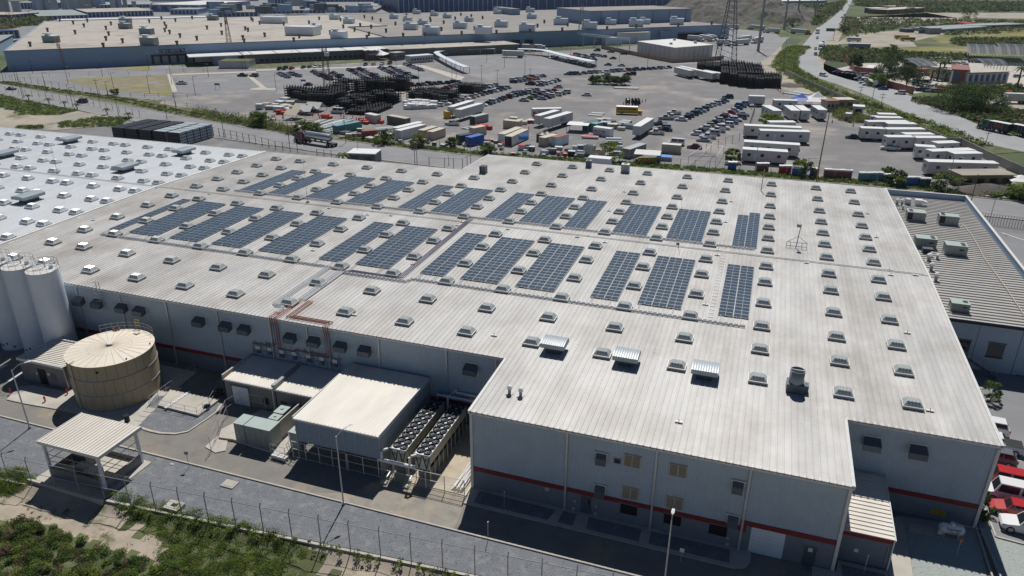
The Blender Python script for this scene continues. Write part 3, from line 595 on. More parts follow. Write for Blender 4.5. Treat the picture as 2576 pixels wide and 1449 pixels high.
# condensing units on the far part of the roof
def acunit(x, y, z, sx, sy, sz, label, fans, m='eqside', cm='eqgreen', grp='rooftop air conditioners', intake=None):
    t = thing('rooftop_unit', label, 'air conditioner', (x, y, z), 0, grp)
    mb = MB(); mb.box(-.06, sx+.06, -.06, sy+.06, 0, .18); obj('base_frame', mb, 'steel', t)
    mb = MB(); mb.box(0, sx, 0, sy, .18, sz); obj('cabinet', mb, m, t)
    mb = MB(); mb.box(-.03, sx+.03, -.03, sy+.03, sz, sz+.05); obj('lid', mb, cm, t)
    for fx, fy in fans:
        mb = MB(); mb.cyl(fx, fy, sz+.05, sz+.12, .36, 16, 0); mb.cyl(fx, fy, sz+.12, sz+.125, .31, 16, 1); obj('fan_guard', mb, ['steel', 'dark'], t)
    mb = MB()
    if intake == 'L': mb.box(.02, sx*.3, -.012, .0, .3, sz-.1)
    elif intake == 'R': mb.box(sx*.62, sx*.85, -.012, .0, sz*.55, sz*.7)
    if intake: obj('intake_grille', mb, 'dark', t)
    for q in (.45, .72): 
        mb = MB(); mb.box(sx*q, sx*q+.02, -.01, 0, .2, sz-.02); obj('panel_joint', mb, 'hood', t)
    return t
acunit(-54.6, 138.2, zr(138), 1.3, 1.3, 1.5, 'black condenser box near the inner corner of the rear roof', [(.65, .65)], 'hood', 'hood', intake='L')
acunit(-27.2, 149.4, zr(149), 1.6, 1.5, 1.75, 'grey condenser box on the rear eave behind the solar rows', [(.8, .75)], 'steel', 'galv')
acunit(-35.2, 151.2, zr(151), 1.1, 1.1, 1.5, 'dark two-fan condenser at the rear roof edge beside a white box', [(.5, .5)], 'hood', 'steel')
t = thing('pole', 'bent grey service pole on the rear right of the factory roof', 'pole', (1.0, 144.8, zr(145))); mb = MB(); mb.tube([(0, 0, 0), (.1, 0, 4.2)], .09, 6); obj('shaft', mb, 'steel', t); mb = MB(); mb.tube([(.1, 0, 3.8), (.7, 0, 2.6), (.5, 0, 1.2), (.1, 0, .3)], .02, 4); obj('cable', mb, 'black', t)

# ================================================================ RIGHT OFFICE ANNEX with parapet
an = thing('office_annex', 'grey annex with corrugated roof behind a white parapet right of the factory', 'building', (0, 0, 0))
AX0, AX1, AY0, AY1, AZ = X3+.05, 39.4, 100.2, 160.5, 6.9
mb = MB(); n = int((AY1-AY0)/1.0)
pr = []
for i in range(n):
    y = AY0+i*1.0; pr += [(y, 0), (y+.55, 0), (y+.65, .14), (y+.9, .14)]
pr.append((AY1, 0)); k = len(pr)
mb.add([(AX0, y, AZ+z) for y, z in pr]+[(AX1-.3, y, AZ+z) for y, z in pr], [(i, i+1, k+i+1, k+i)[::-1] for i in range(k-1)]); obj('roof_sheeting', mb, 'annexroof', an)
mb = MB(); mb.box(AX1-.3, AX1, AY0, AY1, 0, 8.0); mb.box(AX0, AX1-.3, AY1-.3, AY1, 0, 8.0); obj('parapet_wall', mb, 'farwall', an)
mb = MB(); mb.box(AX1-.36, AX1+.06, AY0, AY1+.06, 8.0, 8.08); mb.box(AX0, AX1-.36, AY1-.36, AY1+.06, 8.0, 8.08); obj('parapet_cap', mb, 'trim', an)
mb = MB(); mb.box(AX0, AX1-.3, AY0+.15, AY0+.4, 0, 6.6); obj('front_wall', mb, 'clad', an)
for x in (26.5, 30.0, 34.9, 38.2):
    mb = MB(); mb.box(x, x+.05, AY0+.13, AY0+.15, 0, 6.6); obj('wall_joint', mb, 'black', an)
mb = MB(); mb.box(AX0, AX1-.3, AY0-.1, AY0+.15, 6.5, 6.95); obj('fascia', mb, 'black', an)
mb = MB(); mb.box(AX0, AX1-.3, AY0-.14, AY0-.02, 6.95, 7.03); obj('fascia_cap', mb, 'trim', an)
for u, v in ((1945, 590), (2290, 630), (2560, 960)):
    x, z = on_wall(3, 2, u, v, AY0+.1); mb = MB(); mb.box(x-.95, x+.95, AY0+.10, AY0+.16, z-1.0, z+1.0, 0); w = obj('window', mb, 'glass', an)
    mb = MB(); mb.box(x-1.05, x+1.05, AY0+.02, AY0+.14, z+1.0, z+1.12); mb.box(x-1.05, x+1.05, AY0+.02, AY0+.14, z-1.1, z-1.0); obj('frame', mb, 'hood', w)
st = thing('outdoor_stair', 'dark steel stair with handrails against the annex wall', 'stair', (29.0, 98.6, 0))
mb = MB()
for k in range(12): mb.box(k*.32, k*.32+.32, -.5, .5, 2.2-k*.18-.05, 2.2-k*.18)
obj('tread', mb, 'hood', st); mb = MB()
for s in (-.5, .5):
    mb.tube([(-2, s, 3.2), (0, s, 3.2), (3.8, s, 1.0)], .03, 5); mb.tube([(-2, s, 2.7), (0, s, 2.7), (3.8, s, .5)], .02, 5)
    for k in range(6): mb.tube([(k*.75, s, 2.2-k*.42), (k*.75, s, 3.2-k*.42)], .025, 5)
obj('handrail', mb, 'steel', st)
acunit(26.6, 142.9, AZ+.1, 3.0, 2.0, 1.6, 'pale green air conditioner on the annex roof, back left of four', [(.6, .7), (.6, 1.5)], intake='L')
acunit(31.7, 142.4, AZ+.1, 3.1, 2.0, 1.6, 'pale green air conditioner on the annex roof, back right of four', [(.6, .7), (.6, 1.5)], intake='L')
acunit(25.9, 127.9, AZ+.1, 3.1, 2.0, 1.6, 'pale green air conditioner on the annex roof close to the factory edge', [(2.5, .6), (2.5, 1.4)], intake='R')
acunit(29.9, 125.8, AZ+.1, 3.1, 2.0, 1.6, 'pale green air conditioner in the middle of the annex roof', [(2.5, .6), (2.5, 1.4)], intake='R')
acunit(26.7, 102.4, AZ+.1, 2.2, 1.6, 1.15, 'small pale green air conditioner at the front edge of the annex roof', [(1.7, .9)], intake='R')
for i, (u, v, s) in enumerate([(1295, 615, .3), (1345, 620, .3), (1355, 660, .2), (1700, 1160, .25), (1615, 1180, .35), (1640, 1140, .2), (1637, 1275, .3), (1685, 1380, .3)]):
    x, y = T(3, 1, u, v, AZ); roofpipe(x, y, AZ+.02, f'{ordn(i)} small exhaust pipe from the back along the left side of the annex roof', 1.3 if s > .25 else .9, s)
x, y = T(3, 1, 1400, 610, AZ); t = thing('exhaust_fan', 'square stainless exhaust fan at the back left of the annex roof', 'exhaust fan', (x, y, AZ)); mb = MB(); mb.box(-.5, .5, -.5, .5, 0, .5); obj('curb_box', mb, 'steel', t); mb = MB(); mb.cyl(0, 0, .5, 1.2, .55, 16); obj('fan_housing', mb, 'galv', t)
x, y = T(3, 1, 1510, 620, AZ); t = thing('supply_fan', 'white box-shaped supply fan with sloping hood on the annex roof', 'supply fan', (x, y, AZ)); mb = MB(); mb.box(-.7, .5, -.5, .6, .1, 1.2); obj('housing', mb, 'white', t); mb = MB(); mb.add([(.5, -.5, 1.2), (.5, .6, 1.2), (1.4, .6, .9), (1.4, -.5, .9), (.5, -.5, .5), (.5, .6, .5)], [(0, 3, 2, 1), (4, 5, 2, 3), (0, 4, 3), (1, 2, 5)]); obj('intake_hood', mb, 'white', t)
x, y = T(3, 1, 1600, 1100, AZ); t = thing('kitchen_vent', 'dark box vent beside small pipes on the annex roof', 'roof vent', (x, y, AZ)); mb = MB(); mb.box(-.8, .7, -.5, .5, .15, .9); obj('box', mb, 'hood', t); mb = MB(); mb.box(-.75, .65, -.52, -.5, .25, .85); obj('grille', mb, 'dark', t)
mb = MB(); pp = [T(3, 1, u, v, AZ+.2) for u, v in ((1960, 805), (2060, 930), (2130, 1060), (2170, 1140), (2390, 1440))]+[T(3, 2, 2576, 270, AZ+.2)]
mb.tube([(x, y, AZ+.22) for x, y in pp], .06, 6); tag(obj('hose', mb, 'cream'), 'long cream hose lying across the annex roof', 'hose')
# ================================================================ NEAR GROUND
def fy(x): return 44.6+.073*(x+21)
gnd = sheet('ground', [(-4200, 30), (-95, 39.3), (60, fy(60)), (4200, 60), (4200, 8200), (-4200, 8200)], -.06, 'land'); sheet('lower_ground', [(-4200, -400), (4200, -400), (4200, 62), (-4200, 62)], -3.6, 'dirt')
sheet('site_ground', [(-330, 60), (-95, 39.5), (-21, fy(-21)+.1), (60, fy(60)+.1), (60, 300), (-330, 300)], -.03, 'lot')
sheet('service_yard', [(-150, 49.5), (26, 49.5), (26, 66), (-150, 66.5)], 0.0, 'asph')
sheet('gravel_strip', [(-150, 36), (-95, 39.4), (-69, fy(-69)+.25), (58, fy(58)+.25), (58, 49.35), (-150, 49.35)], .012, 'gravel')
sheet('parking_lot', [(25.6, 64.5), (58, 70), (58, 165), (24.5, 165), (24.5, 70)], .006, 'lot2')
kb = MB(); kb.box(-150, 58, 49.35, 49.52, -.02, .14); struct(obj('kerb', kb, 'kerb'))
# dirt slope beyond the boundary fence
sl_ = MB(); nx, ny = 200, 44; vs = []
for j in range(ny+1):
    for i in range(nx+1):
        x = -150+210*i/nx; d = 30*(j/ny)**1.3; yb_ = fy(x) if x > -95 else fy(-95)-.07*(-95-x)
        z = -.02-.55*min(1, d/1.2)-max(0, d-1.2)*.05+(.18*math.sin(x*.7+d)*math.sin(d*.9+x*.21)+.1*math.sin(x*1.9+d*2.3))*min(1, d/2.5)
        vs.append((x, yb_-d, z))
sl_.add(vs, [(j*(nx+1)+i, (j+1)*(nx+1)+i, (j+1)*(nx+1)+i+1, j*(nx+1)+i+1) for j in range(ny) for i in range(nx)]); 
def in_green(p):
    q = [(G(u, v, -.9)) for u, v in GREEN]; return inpoly(p[0], p[1], q)
GREEN = ((270, 1258), (400, 1285), (560, 1318), (700, 1360), (800, 1405), (860, 1480), (620, 1500), (560, 1470), (450, 1440), (395, 1415), (420, 1380), (330, 1330)); GQ = [G(u, v, -.9) for u, v in GREEN]; GQ2 = [G(u, v, -.9) for u, v in ((-40, 1205), (60, 1203), (95, 1225), (50, 1250), (-40, 1262))]; GQ3 = [G(u, v, -.9) for u, v in ((-40, 1312), (150, 1330), (215, 1370), (330, 1405), (420, 1430), (640, 1440), (640, 1560), (-40, 1560))]
for i_, f_ in enumerate(sl_.f):
    c_ = [sum(sl_.v[k][a] for k in f_)/4 for a in (0, 1)]; w_ = .35*math.sin(c_[0]*2.7)+.3*math.sin(c_[1]*3.1+c_[0])
    if any(inpoly(c_[0]+w_, c_[1]+w_, g_) for g_ in (GQ, GQ2, GQ3)): sl_.m[i_] = 1
struct(obj('dirt_slope', sl_, ['dirt', 'grassg'], smooth=True))
def slz(x, y):
    d = fy(x)-y; return -.02-.55*min(1, d/1.2)-max(0, d-1.2)*.05+(.18*math.sin(x*.7+d)*math.sin(d*.9+x*.21)+.1*math.sin(x*1.9+d*2.3))*min(1, max(0, d)/2.5)
def raised(name, pts, h, m, z0=-.01): 
    mb = MB(); mb.prism(pts, z0, h); return struct(obj(name, mb, m))
tt = lambda c, r, *uv: [T(c, r, u, v) for u, v in uv]
# pavements and pads
raised('pavement', tt(0, 2, (70, 1130), (110, 1080), (210, 1000), (330, 985), (640, 1045), (740, 1060), (560, 1225), (250, 1170))+[], .12, 'conc')
raised('tank_pad', [(-78.2, 52.75), (-66.3, 52.75), (-64.9, 57.3), (-65.4, 60.6), (-66, 65.4), (-79.0, 65.4), (-78.0, 57)], .115, 'conc')
struct(obj('path', MB().box(-66.2, -64.9, 52.9, 61.5, 0, .13), 'conc'))
for k in range(4):
    x, y = T(0, 2, 1365+k*47, 1372-k*46); struct(obj('paving_slab', MB().box(x-.62, x+.62, y-.42, y+.42, 0, .145), 'conc'))
isl = tt(0, 2, (1300, 1385), (1500, 1449))+tt(0, 3, (1600, 22), (1760, 30), (1890, 5))+tt(0, 2, (1960, 1410), (2110, 1310), (2200, 1240), (2250, 1160), (1900, 1090), (1560, 1070))
raised('kerb_island', isl, .12, 'kerb')
c_ = [sum(p[0] for p in isl)/len(isl), sum(p[1] for p in isl)/len(isl)]
sheet('gravel_bed', [(c_[0]+(x-c_[0])*.93, c_[1]+(y-c_[1])*.90) for x, y in isl], .135, 'gravel')
raised('concrete_slab', tt(0, 2, (1720, 1050), (2215, 1145), (2000, 1310), (1590, 1205)), .42, 'conc')
raised('equipment_pad', tt(0, 3, (2205, 75), (2350, 95))+tt(1, 3, (150, 215), (330, 250), (420, 120))+[(-44.2, 60.5), (-52.3, 60.5)]+tt(0, 2, (2230, 1440)), .3, 'conc')
raised('kerb_corner', [(-53.8, 52.4), (-52.0, 51.9), (-51.2, 52.6), (-52.2, 54.2), (-53.9, 54.6)], .1, 'kerb')
struct(obj('chiller_slab', MB().box(-32.7, -23.4, 54.3, 66, 0, .14), 'conc_tan'))
struct(obj('chiller_apron', MB().box(-33.0, -23.2, 52.9, 54.28, 0, .05), 'apron'))
sheet('concrete_apron', tt(1, 3, (1180, 500), (2115, 700), (2085, 760), (1990, 975))+[(-38, 49.7), (-34.5, 51.0)], .007, 'apron')
raised('pavement', [(-23.3, 53.2), (-18.2, 53.2), (2.6, 53.15), (3.6, 53.5), (4.0, 54.4), (4.0, 55.8), (-23.3, 55.8)], .13, 'kerb')
for i, pl in enumerate(([(-22.3, 53.6), (-14.7, 53.6), (-14.25, 55.2), (-22.4, 55.4)], [(-13.7, 53.6), (-12.2, 53.6), (-12.2, 55.3), (-13.6, 55.3)], [(-10.9, 53.6), (-5.9, 53.6), (-5.9, 55.3), (-11.0, 55.3)], [(-5.0, 53.6), (2.2, 53.6), (2.2, 55.3), (-5.0, 55.3)])):
    sheet('gravel_bed', pl, .134+.001*i, 'gravel')
for x in (-14.1, -5.45, 2.75):
    struct(obj('drain_channel', MB().box(x-.28, x+.0, 53.15, 55.6, .1, .137), 'conc'))
raised('pavement', [(8.3, 52.6), (9.2, 54.0), (9.2, 55.7), (11.2, 55.7), (11.4, 57.2), (15.5, 57.2), (15.6, 52.0), (8.6, 51.8)], .125, 'kerb')
sheet('gravel_bed', [(11.7, 52.3), (15.2, 52.3), (15.2, 56.7), (11.7, 56.7)], .131, 'gravel')
raised('driveway', tt(3, 3, (1228, 1500), (1210, 1420), (1235, 860), (1350, 850), (1430, 1260), (1465, 1500)), .05, 'conc')
sheet('gravel_patch', tt(3, 3, (1470, 1520), (1435, 1262), (1352, 850), (2080, 960), (2230, 1520)), .02, 'gravel_lt')
sheet('gravel_patch', tt(3, 3, (2340, 1520), (2240, 1200), (2150, 960), (2100, 900), (2190, 760), (2260, 960), (2300, 1060), (2576, 1130), (2900, 1200), (2900, 1520)), .021, 'gravel_lt')
for a, b in (((2085, 965), (2260, 1500)), ((2120, 960), (2345, 1500))):
    pa, pb = Vector(T(3, 3, *a)), Vector(T(3, 3, *b)); d = (pb-pa).normalized(); o = Vector((-d.y, d.x))*.07; mb = MB(); mb.prism([tuple(pa-o), tuple(pb-o), tuple(pb+o), tuple(pa+o)], 0, .28); struct(obj('kerb', mb, 'kerb'))
pk = tt(3, 3, (2165, 740), (2290, 1060), (2576, 1135), (2900, 1220)); 
for a, b in zip(pk[:-1], pk[1:]):
    a, b = Vector(a), Vector(b); d = (b-a).normalized(); o = Vector((-d.y, d.x))*.09; mb = MB(); mb.prism([tuple(a-o), tuple(b-o), tuple(b+o), tuple(a+o)], 0, .15); struct(obj('kerb', mb, 'kerb'))
for k in range(12):
    y = 66.6+k*2.62; mb = MB(); mb.prism([(26.2, y-.05), (31.2, y-.25), (31.2, y-.15), (26.2, y+.05)], .0105, .014); struct(obj('road_marking', mb, 'line'))
mb = MB(); a, b = T(3, 1, 2350, 895), T(3, 1, 2640, 990); mb.prism([a, b, (b[0]+.1, b[1]+.3), (a[0]+.1, a[1]+.3)], .0105, .014); struct(obj('road_marking', mb, 'line'))
for (c, r, uv) in ((0, 2, ((0, 790), (75, 770), (75, 778), (0, 812))), (0, 2, ((60, 935), (215, 835), (228, 868), (115, 942)))): 
    mb = MB(); mb.prism(tt(c, r, *uv), .003, .008); struct(obj('road_marking', mb, 'line'))
# manhole covers
def cover(c, r, u, v, sx, sy, h, label, m='conc'):
    x, y = T(c, r, u, v); t = thing('manhole', label, 'manhole', (x, y, .012)); obj('slab', MB().box(-sx, sx, -sy, sy, 0, h), m, t); mb = MB(); mb.box(-sx*.7, sx*.7, -sy*.7, sy*.7, h, h+.03); obj('cover', mb, m, t); return t
cover(0, 3, 2312, 530, .75, .55, .12, 'pale concrete manhole slab in the gravel nearest the service road')
x_ = cover(0, 3, 1755, 765, .85, .6, .35, 'raised concrete manhole box with an open hatch beside the fence'); mb = MB(); mb.box(-.25, .3, -.22, .22, .382, .386); obj('opening', mb, 'dark', x_)
cover(0, 3, 1733, 327, .24, .16, .05, 'small pale concrete cap in the gravel by the road sign')
cover(2, 3, 115, 745, .55, .4, .05, 'pale concrete manhole in the dark gravel bed by the wall')

# ---- boundary fence: each post, rail and wire
fn = thing('boundary_fence', 'tall dark chain-link boundary fence with angled post tops along the gravel strip', 'fence', (0, 0, 0))
POST = MB(); POST.tube([(0, 0, -.3), (0, 0, 3.05), (0, .16, 3.45)], .05, 6); POST = POST.mesh('post', 'steel')
xs = [-74.9+2.96*i for i in range(45)]
for x in xs: link('post', POST, fn, (x, fy(x), 0))
for z, r in ((3.05, .036), (1.55, .022), (.06, .014)):
    mb = MB(); mb.tube([(xs[0], fy(xs[0]), z), (xs[-1], fy(xs[-1]), z)], r, 5); obj('rail', mb, 'galv', fn)
mb = MB()
for z, o in ((3.2, .07), (3.34, .12), (3.45, .16)): mb.tube([(xs[0], fy(xs[0])+o, z), (xs[-1], fy(xs[-1])+o, z)], .007, 3)
obj('barbed_wire', mb, 'steel', fn)
mb = MB()   # chain-link diamonds, thin wire
L = xs[-1]-xs[0]; st_ = .32
for k in range(int(L/st_)):
    for s in (-1, 1):
        x = xs[0]+k*st_; x2 = x+s*1.5
        if x2 < xs[0] or x2 > xs[-1]: continue
        mb.add([(x, fy(x), .05), (x+.005, fy(x), .05), (x2+.005, fy(x2), 3.04), (x2, fy(x2), 3.04)], [(0, 1, 2, 3)])
stuff(obj('chain_link', mb, 'steel', fn))
kb = MB()
a, b = (-57.0, fy(-57)), (60, fy(60)); kb.prism([(a[0], a[1]-.16), (b[0], b[1]-.16), (b[0], b[1]+.12), (a[0], a[1]+.12)], -.75, .08)
kb2 = MB(); a2, b2 = (-95, fy(-95)), (-66.8, fy(-66.8)); kb2.prism([(a2[0], a2[1]-.16), (b2[0], b2[1]-.16), (b2[0], b2[1]+.12), (a2[0], a2[1]+.12)], -.75, .05)
tag(obj('retaining_wall', kb, 'conc'), 'long low concrete footing wall under the boundary fence', 'wall'); tag(obj('retaining_wall', kb2, 'conc'), 'short concrete footing wall under the fence at the left edge', 'wall')

# ---- canopy shelter
cs = thing('open_shelter', 'open steel shelter with pale ribbed roof on low walls beside the fence', 'shelter', (-65.0, 43.0, 0))
obj('floor_slab', MB().box(-1.6, 7.7, -1.0, 5.3, -.6, .1), 'conc', cs)
mb = MB(); mb.box(-.4, 6.9, .0, .18, .1, 1.15); mb.box(-.4, -.22, .18, 5.0, .1, 1.15); mb.box(6.72, 6.9, .18, 5.0, .1, 1.15); obj('low_wall', mb, 'shedblock', cs)
mb = MB(); mb.box(-.4, 6.9, 4.82, 5.0, .1, .7); obj('low_wall', mb, 'shedblock', cs)
for x, y in ((-.3, .1), (6.8, .1), (-.3, 4.9), (6.8, 4.9)):
    mb = MB(); mb.box(x-.13, x+.13, y-.13, y+.13, 0, 4.25); obj('column', mb, 'silo', cs)
for z in (2.0, 2.8):
    mb = MB(); mb.box(-.3, 6.8, .07, .12, z, z+.05); mb.box(6.78, 6.83, .1, 4.9, z, z+.05); mb.box(-.33, -.28, .1, 4.9, z, z+.05); mb.box(-.3, 6.8, 4.9, 4.95, z, z+.05); obj('cross_rail', mb, 'steel', cs)
mb = MB()
for i in range(19):
    x = -.55+i*.42; mb.box(x, x+.42, -.25, 5.2, 4.5, 4.58); mb.box(x, x+.05, -.25, 5.2, 4.58, 4.64)
stuff(obj('roof_sheeting', mb, 'roof_small', cs))
mb = MB(); mb.box(-.6, 7.5, -.32, -.24, 4.25, 4.62); mb.box(7.43, 7.5, -.24, 5.25, 4.25, 4.62); mb.box(-.62, -.55, -.24, 5.25, 4.25, 4.62); obj('roof_edge', mb, 'trim', cs)
for j, (x, y, sx, sy, sz, m, nm, lb) in enumerate([(1.3, 3.0, .9, .8, 1.3, 'hood', 'pump_set', 'dark machine standing in the back left of the open shelter'), (2.6, 1.6, .8, .5, 1.0, 'steel', 'covered_stack', 'grey covered stack in the front middle of the open shelter'), (4.0, 1.4, .7, .6, .95, 'conc', 'crate', 'pale wire crate inside the open shelter'), (5.6, 1.5, .6, .5, .6, 'wood', 'crate', 'low timber crate at the right inside the open shelter')]):
    t = thing(nm, lb, 'crate' if nm == 'crate' else 'equipment', (-65+x, 43+y, .1)); mb = MB(); mb.box(-sx, sx, -sy, sy, .12, sz); obj('body', mb, m, t); mb = MB()
    for q in (-.7, 0, .7): mb.box(-sx, sx, q*sy-.06, q*sy+.06, 0, .12)
    obj('skid', mb, 'wood', t)
    mb = MB()
    for q in range(4): mb.box(-sx-.01, -sx*.9+q*sx*.6, -sy-.015, sy+.015, sz*(.3+.2*q), sz*(.3+.2*q)+.04)
    obj('strap', mb, 'black', t)
tag(obj('retaining_wall', MB().box(-66.9, -57.1, 41.5, 41.75, -.9, .35), 'conc'), 'grey concrete retaining wall in front of the open shelter', 'wall')

# ---- lamp posts
def lamp(x, y, h, ang, label, arm=1.3, heads=1, m='galv', grp='street lamps'):
    t = thing('street_lamp', label, 'street lamp', (x, y, 0), ang, grp)
    mb = MB(); mb.cyl(0, 0, 0, .25, .16, 8); obj('base', mb, 'steel', t)
    mb = MB(); mb.tube([(0, 0, .2), (0, 0, h-.5)], .085, 8, 0, .055); obj('pole', mb, m, t)
    for s in ((1,) if heads == 1 else (1, -1)):
        mb = MB(); mb.tube([(0, 0, h-.6), (s*arm*.5, 0, h-.1), (s*arm, 0, h)], .035, 6); obj('arm', mb, m, t)
        mb = MB(); mb.add([(s*(arm-.05), -.06, h), (s*(arm+.2), -.15, h+.03), (s*(arm+.65), -.11, h+.02), (s*(arm+.65), .11, h+.02), (s*(arm+.2), .15, h+.03), (s*(arm-.05), .06, h), (s*(arm+.3), 0, h+.13), (s*(arm+.3), 0, h-.06)], [(i, (i+1) % 6, 6) for i in range(6)]+[((i+1) % 6, i, 7) for i in range(6)]); obj('lamp_head', mb, 'white', t)
    return t
lamp(-75.3, 48.75, 8.2, R(55), 'tall galvanised street lamp by the kerb left of the tank')
lamp(-34.4, 49.2, 8.6, R(62), 'tall galvanised street lamp by the kerb in front of the louvred enclosure')
x, y = T(2, 3, 1745, 1560); lamp(-2.9, 49.2, 7.6, R(90), 'tall street lamp with a pale head in front of the shaded wall', .25)
x, y = T(3, 1, 2210, 840); lamp(x, y, 6.6, R(0), 'double-armed street lamp in the car park right of the annex', 1.2, 2)
# signs on short poles
def signpost(x, y, h, label, s=.25, m='white', ang=0):
    t = thing('sign_post', label, 'sign', (x, y, 0), ang); mb = MB(); mb.tube([(0, 0, 0), (0, 0, h)], .03, 6); obj('post', mb, 'galv', t); mb = MB(); mb.box(-s, s, -.05, -.032, h-2*s, h+.02); obj('panel', mb, m, t); return t
x, y = T(0, 3, 1905, 360); signpost(x, y, 2.1, 'small square grey road sign on a post at the gravel edge', .2, 'steel', R(20))
x, y = T(1, 3, 2335, 1090); signpost(x, y, 2.2, 'thin sign post at the kerb in front of the shaded road', .1, 'galv', R(70))
x, y = T(1, 3, 2498, 760); signpost(x, y, 2.0, 'thin pale post standing in the shaded gravel bed', .06, 'white', R(70))
x, y = T(2, 3, 1697, 1310); signpost(x, y, 1.6, 'small square sign at the kerb of the shaded gravel bed', .2, 'white', R(0))
x, y = T(3, 3, 962, 1425); signpost(x, y, 2.1, 'thin pale pole in front of the small white-roofed annex', .06, 'galv', R(80))
x, y = T(3, 3, 1898, 1230); signpost(x, y, 1.8, 'leaning pale pole with an orange cap beside the gas tank', .14, 'orange', R(10))
x, y = T(3, 3, 1722, 1050); signpost(x, y, .7, 'small pink and white warning notice left of the gas tank', .22, 'white', 0)

# ---- water tank
tk = thing('water_tank', 'big round tan bolted-panel tank with cream segmented roof', 'tank', (-71.96, 58.67, .1)); TR, TH = 4.9, 6.0
def arcquad(mb, r, a0, a1, z0, z1, n=3, mi=0, t=.02):
    vs = []
    for rr in (r, r-t):
        for z in (z0, z1):
            vs += [(rr*math.cos(a0+(a1-a0)*i/n), rr*math.sin(a0+(a1-a0)*i/n), z) for i in range(n+1)]
    k = n+1; fs = [(i, i+1, k+i+1, k+i) for i in range(n)]+[(k+i, k+i+1, 3*k+i+1, 3*k+i) for i in range(n)]+[(i+1, i, 2*k+i, 2*k+i+1) for i in range(n)]+[(0, k, 3*k, 2*k), (n, 2*k+n, 3*k+n, k+n)]
    mb.add(vs, fs, mi)
NP = 28
for row in range(3):
    for i in range(NP):
        a0 = 2*math.pi*(i+.5*(row % 2))/NP; a1 = a0+2*math.pi/NP; g = .004
        mb = MB(); arcquad(mb, TR-(.0 if row % 2 else .012), a0+g, a1-g, row*2+.03, row*2+1.97); obj('wall_panel', mb, 'tank', tk, smooth=False)
mb = MB(); mb.cyl(0, 0, 0, TH-.02, TR-.05, 56); obj('inner_wall', mb, 'hood', tk)
mb = MB()
for z in (0.0, 2.0, 4.0): 
    mb.add([(r*math.cos(2*math.pi*i/56), r*math.sin(2*math.pi*i/56), zz) for r, zz in ((TR+.0, z-.05), (TR+.06, z-.05), (TR+.06, z+.05), (TR, z+.05)) for i in range(56)], [(q*56+i, q*56+(i+1) % 56, (q+1)*56+(i+1) % 56, (q+1)*56+i) for q in range(3) for i in range(56)])
obj('hoop', mb, 'steel', tk)
NR = 28
for i in range(NR):
    a0 = 2*math.pi*i/NR+.002; a1 = 2*math.pi*(i+1)/NR-.002; z = lambda r: TH+.02+.35*(1-r/TR)
    for ra, rb in ((.35, 2.45), (2.47, TR+.08)):
        mb = MB(); mb.add([(ra*math.cos(a0), ra*math.sin(a0), z(ra)), (rb*math.cos(a0), rb*math.sin(a0), z(rb)), (rb*math.cos(a1), rb*math.sin(a1), z(rb)), (ra*math.cos(a1), ra*math.sin(a1), z(ra))], [(0, 1, 2, 3)])
        obj('roof_panel', mb, 'tankroof', tk)
mb = MB()
for i in range(NR):
    a = 2*math.pi*i/NR; c, s = math.cos(a), math.sin(a); mb.add([(.3*c+.018*s, .3*s-.018*c, TH+.37), (.3*c-.018*s, .3*s+.018*c, TH+.37), (TR*c-.018*s, TR*s+.018*c, TH+.045), (TR*c+.018*s, TR*s-.018*c, TH+.045)], [(0, 3, 2, 1)])
obj('roof_seam', mb, 'tank', tk)
mb = MB(); mb.cyl(0, 0, TH-.1, TH+.0, TR+.07, 56); obj('roof_rim', mb, 'tank', tk)
mb = MB(); mb.cyl(0, 0, TH+.25, TH+.5, .22, 14); obj('vent_neck', mb, 'dark', tk); mb = MB(); mb.cyl(0, 0, TH+.5, TH+.62, .36, 16, 0, .25); obj('vent_cap', mb, 'white', tk)
mb = MB(); aa = R(258); mb.tube([((TR+.12)*math.cos(aa), (TR+.12)*math.sin(aa), z_) for z_ in (0, TH+.15)], .075, 8); mb.tube([((TR+.12)*math.cos(aa), (TR+.12)*math.sin(aa), TH+.15), ((TR-.5)*math.cos(aa), (TR-.5)*math.sin(aa), TH+.25)], .05, 6); obj('overflow_pipe', mb, 'cream', tk)
mb = MB()
for z_ in (.5, .95): mb.tube([((TR+.15)*math.cos(a), (TR+.15)*math.sin(a), TH+z_) for a in [R(60+i*8) for i in range(12)]], .018, 5)
for i in range(12): a = R(60+i*8); mb.tube([((TR+.15)*math.cos(a), (TR+.15)*math.sin(a), TH-.1), ((TR+.15)*math.cos(a), (TR+.15)*math.sin(a), TH+1.05)], .025, 5)
obj('guard_rail', mb, 'steel', tk)
mb = MB()
for s in (-.3, .3):
    a = R(96); mb.tube([((TR+.2)*math.cos(a)+s, (TR+.2)*math.sin(a), TH-.2), ((TR+.2)*math.cos(a)+s, (TR+.2)*math.sin(a), TH+1.35)], .04, 5)
for z_ in (.5, .9, 1.3): mb.tube([((TR+.2)*math.cos(a)-.3, (TR+.2)*math.sin(a), TH+z_), ((TR+.2)*math.cos(a)+.3, (TR+.2)*math.sin(a), TH+z_)], .04, 5)
obj('safety_gate', mb, 'yellow', tk)
mb = MB(); 
for k in range(2): mb.tube([(-2.9+.42*math.cos(a), 3.9+.42*math.sin(a)*.8, TH+.15+.1*k) for a in [R(30*i) for i in range(13)]], .06, 6)
obj('hose_coil', mb, 'brownred', tk)
mb = MB(); mb.box(.1, .7, 3.6, 4.1, TH+.1, TH+.28); obj('hatch', mb, 'tankroof', tk)
for a in (R(30), R(-22), R(128)): mb = MB(); mb.cyl(TR*.93*math.cos(a), TR*.93*math.sin(a), TH+.03, TH+.2, .09, 8); obj('nozzle', mb, 'hood', tk)
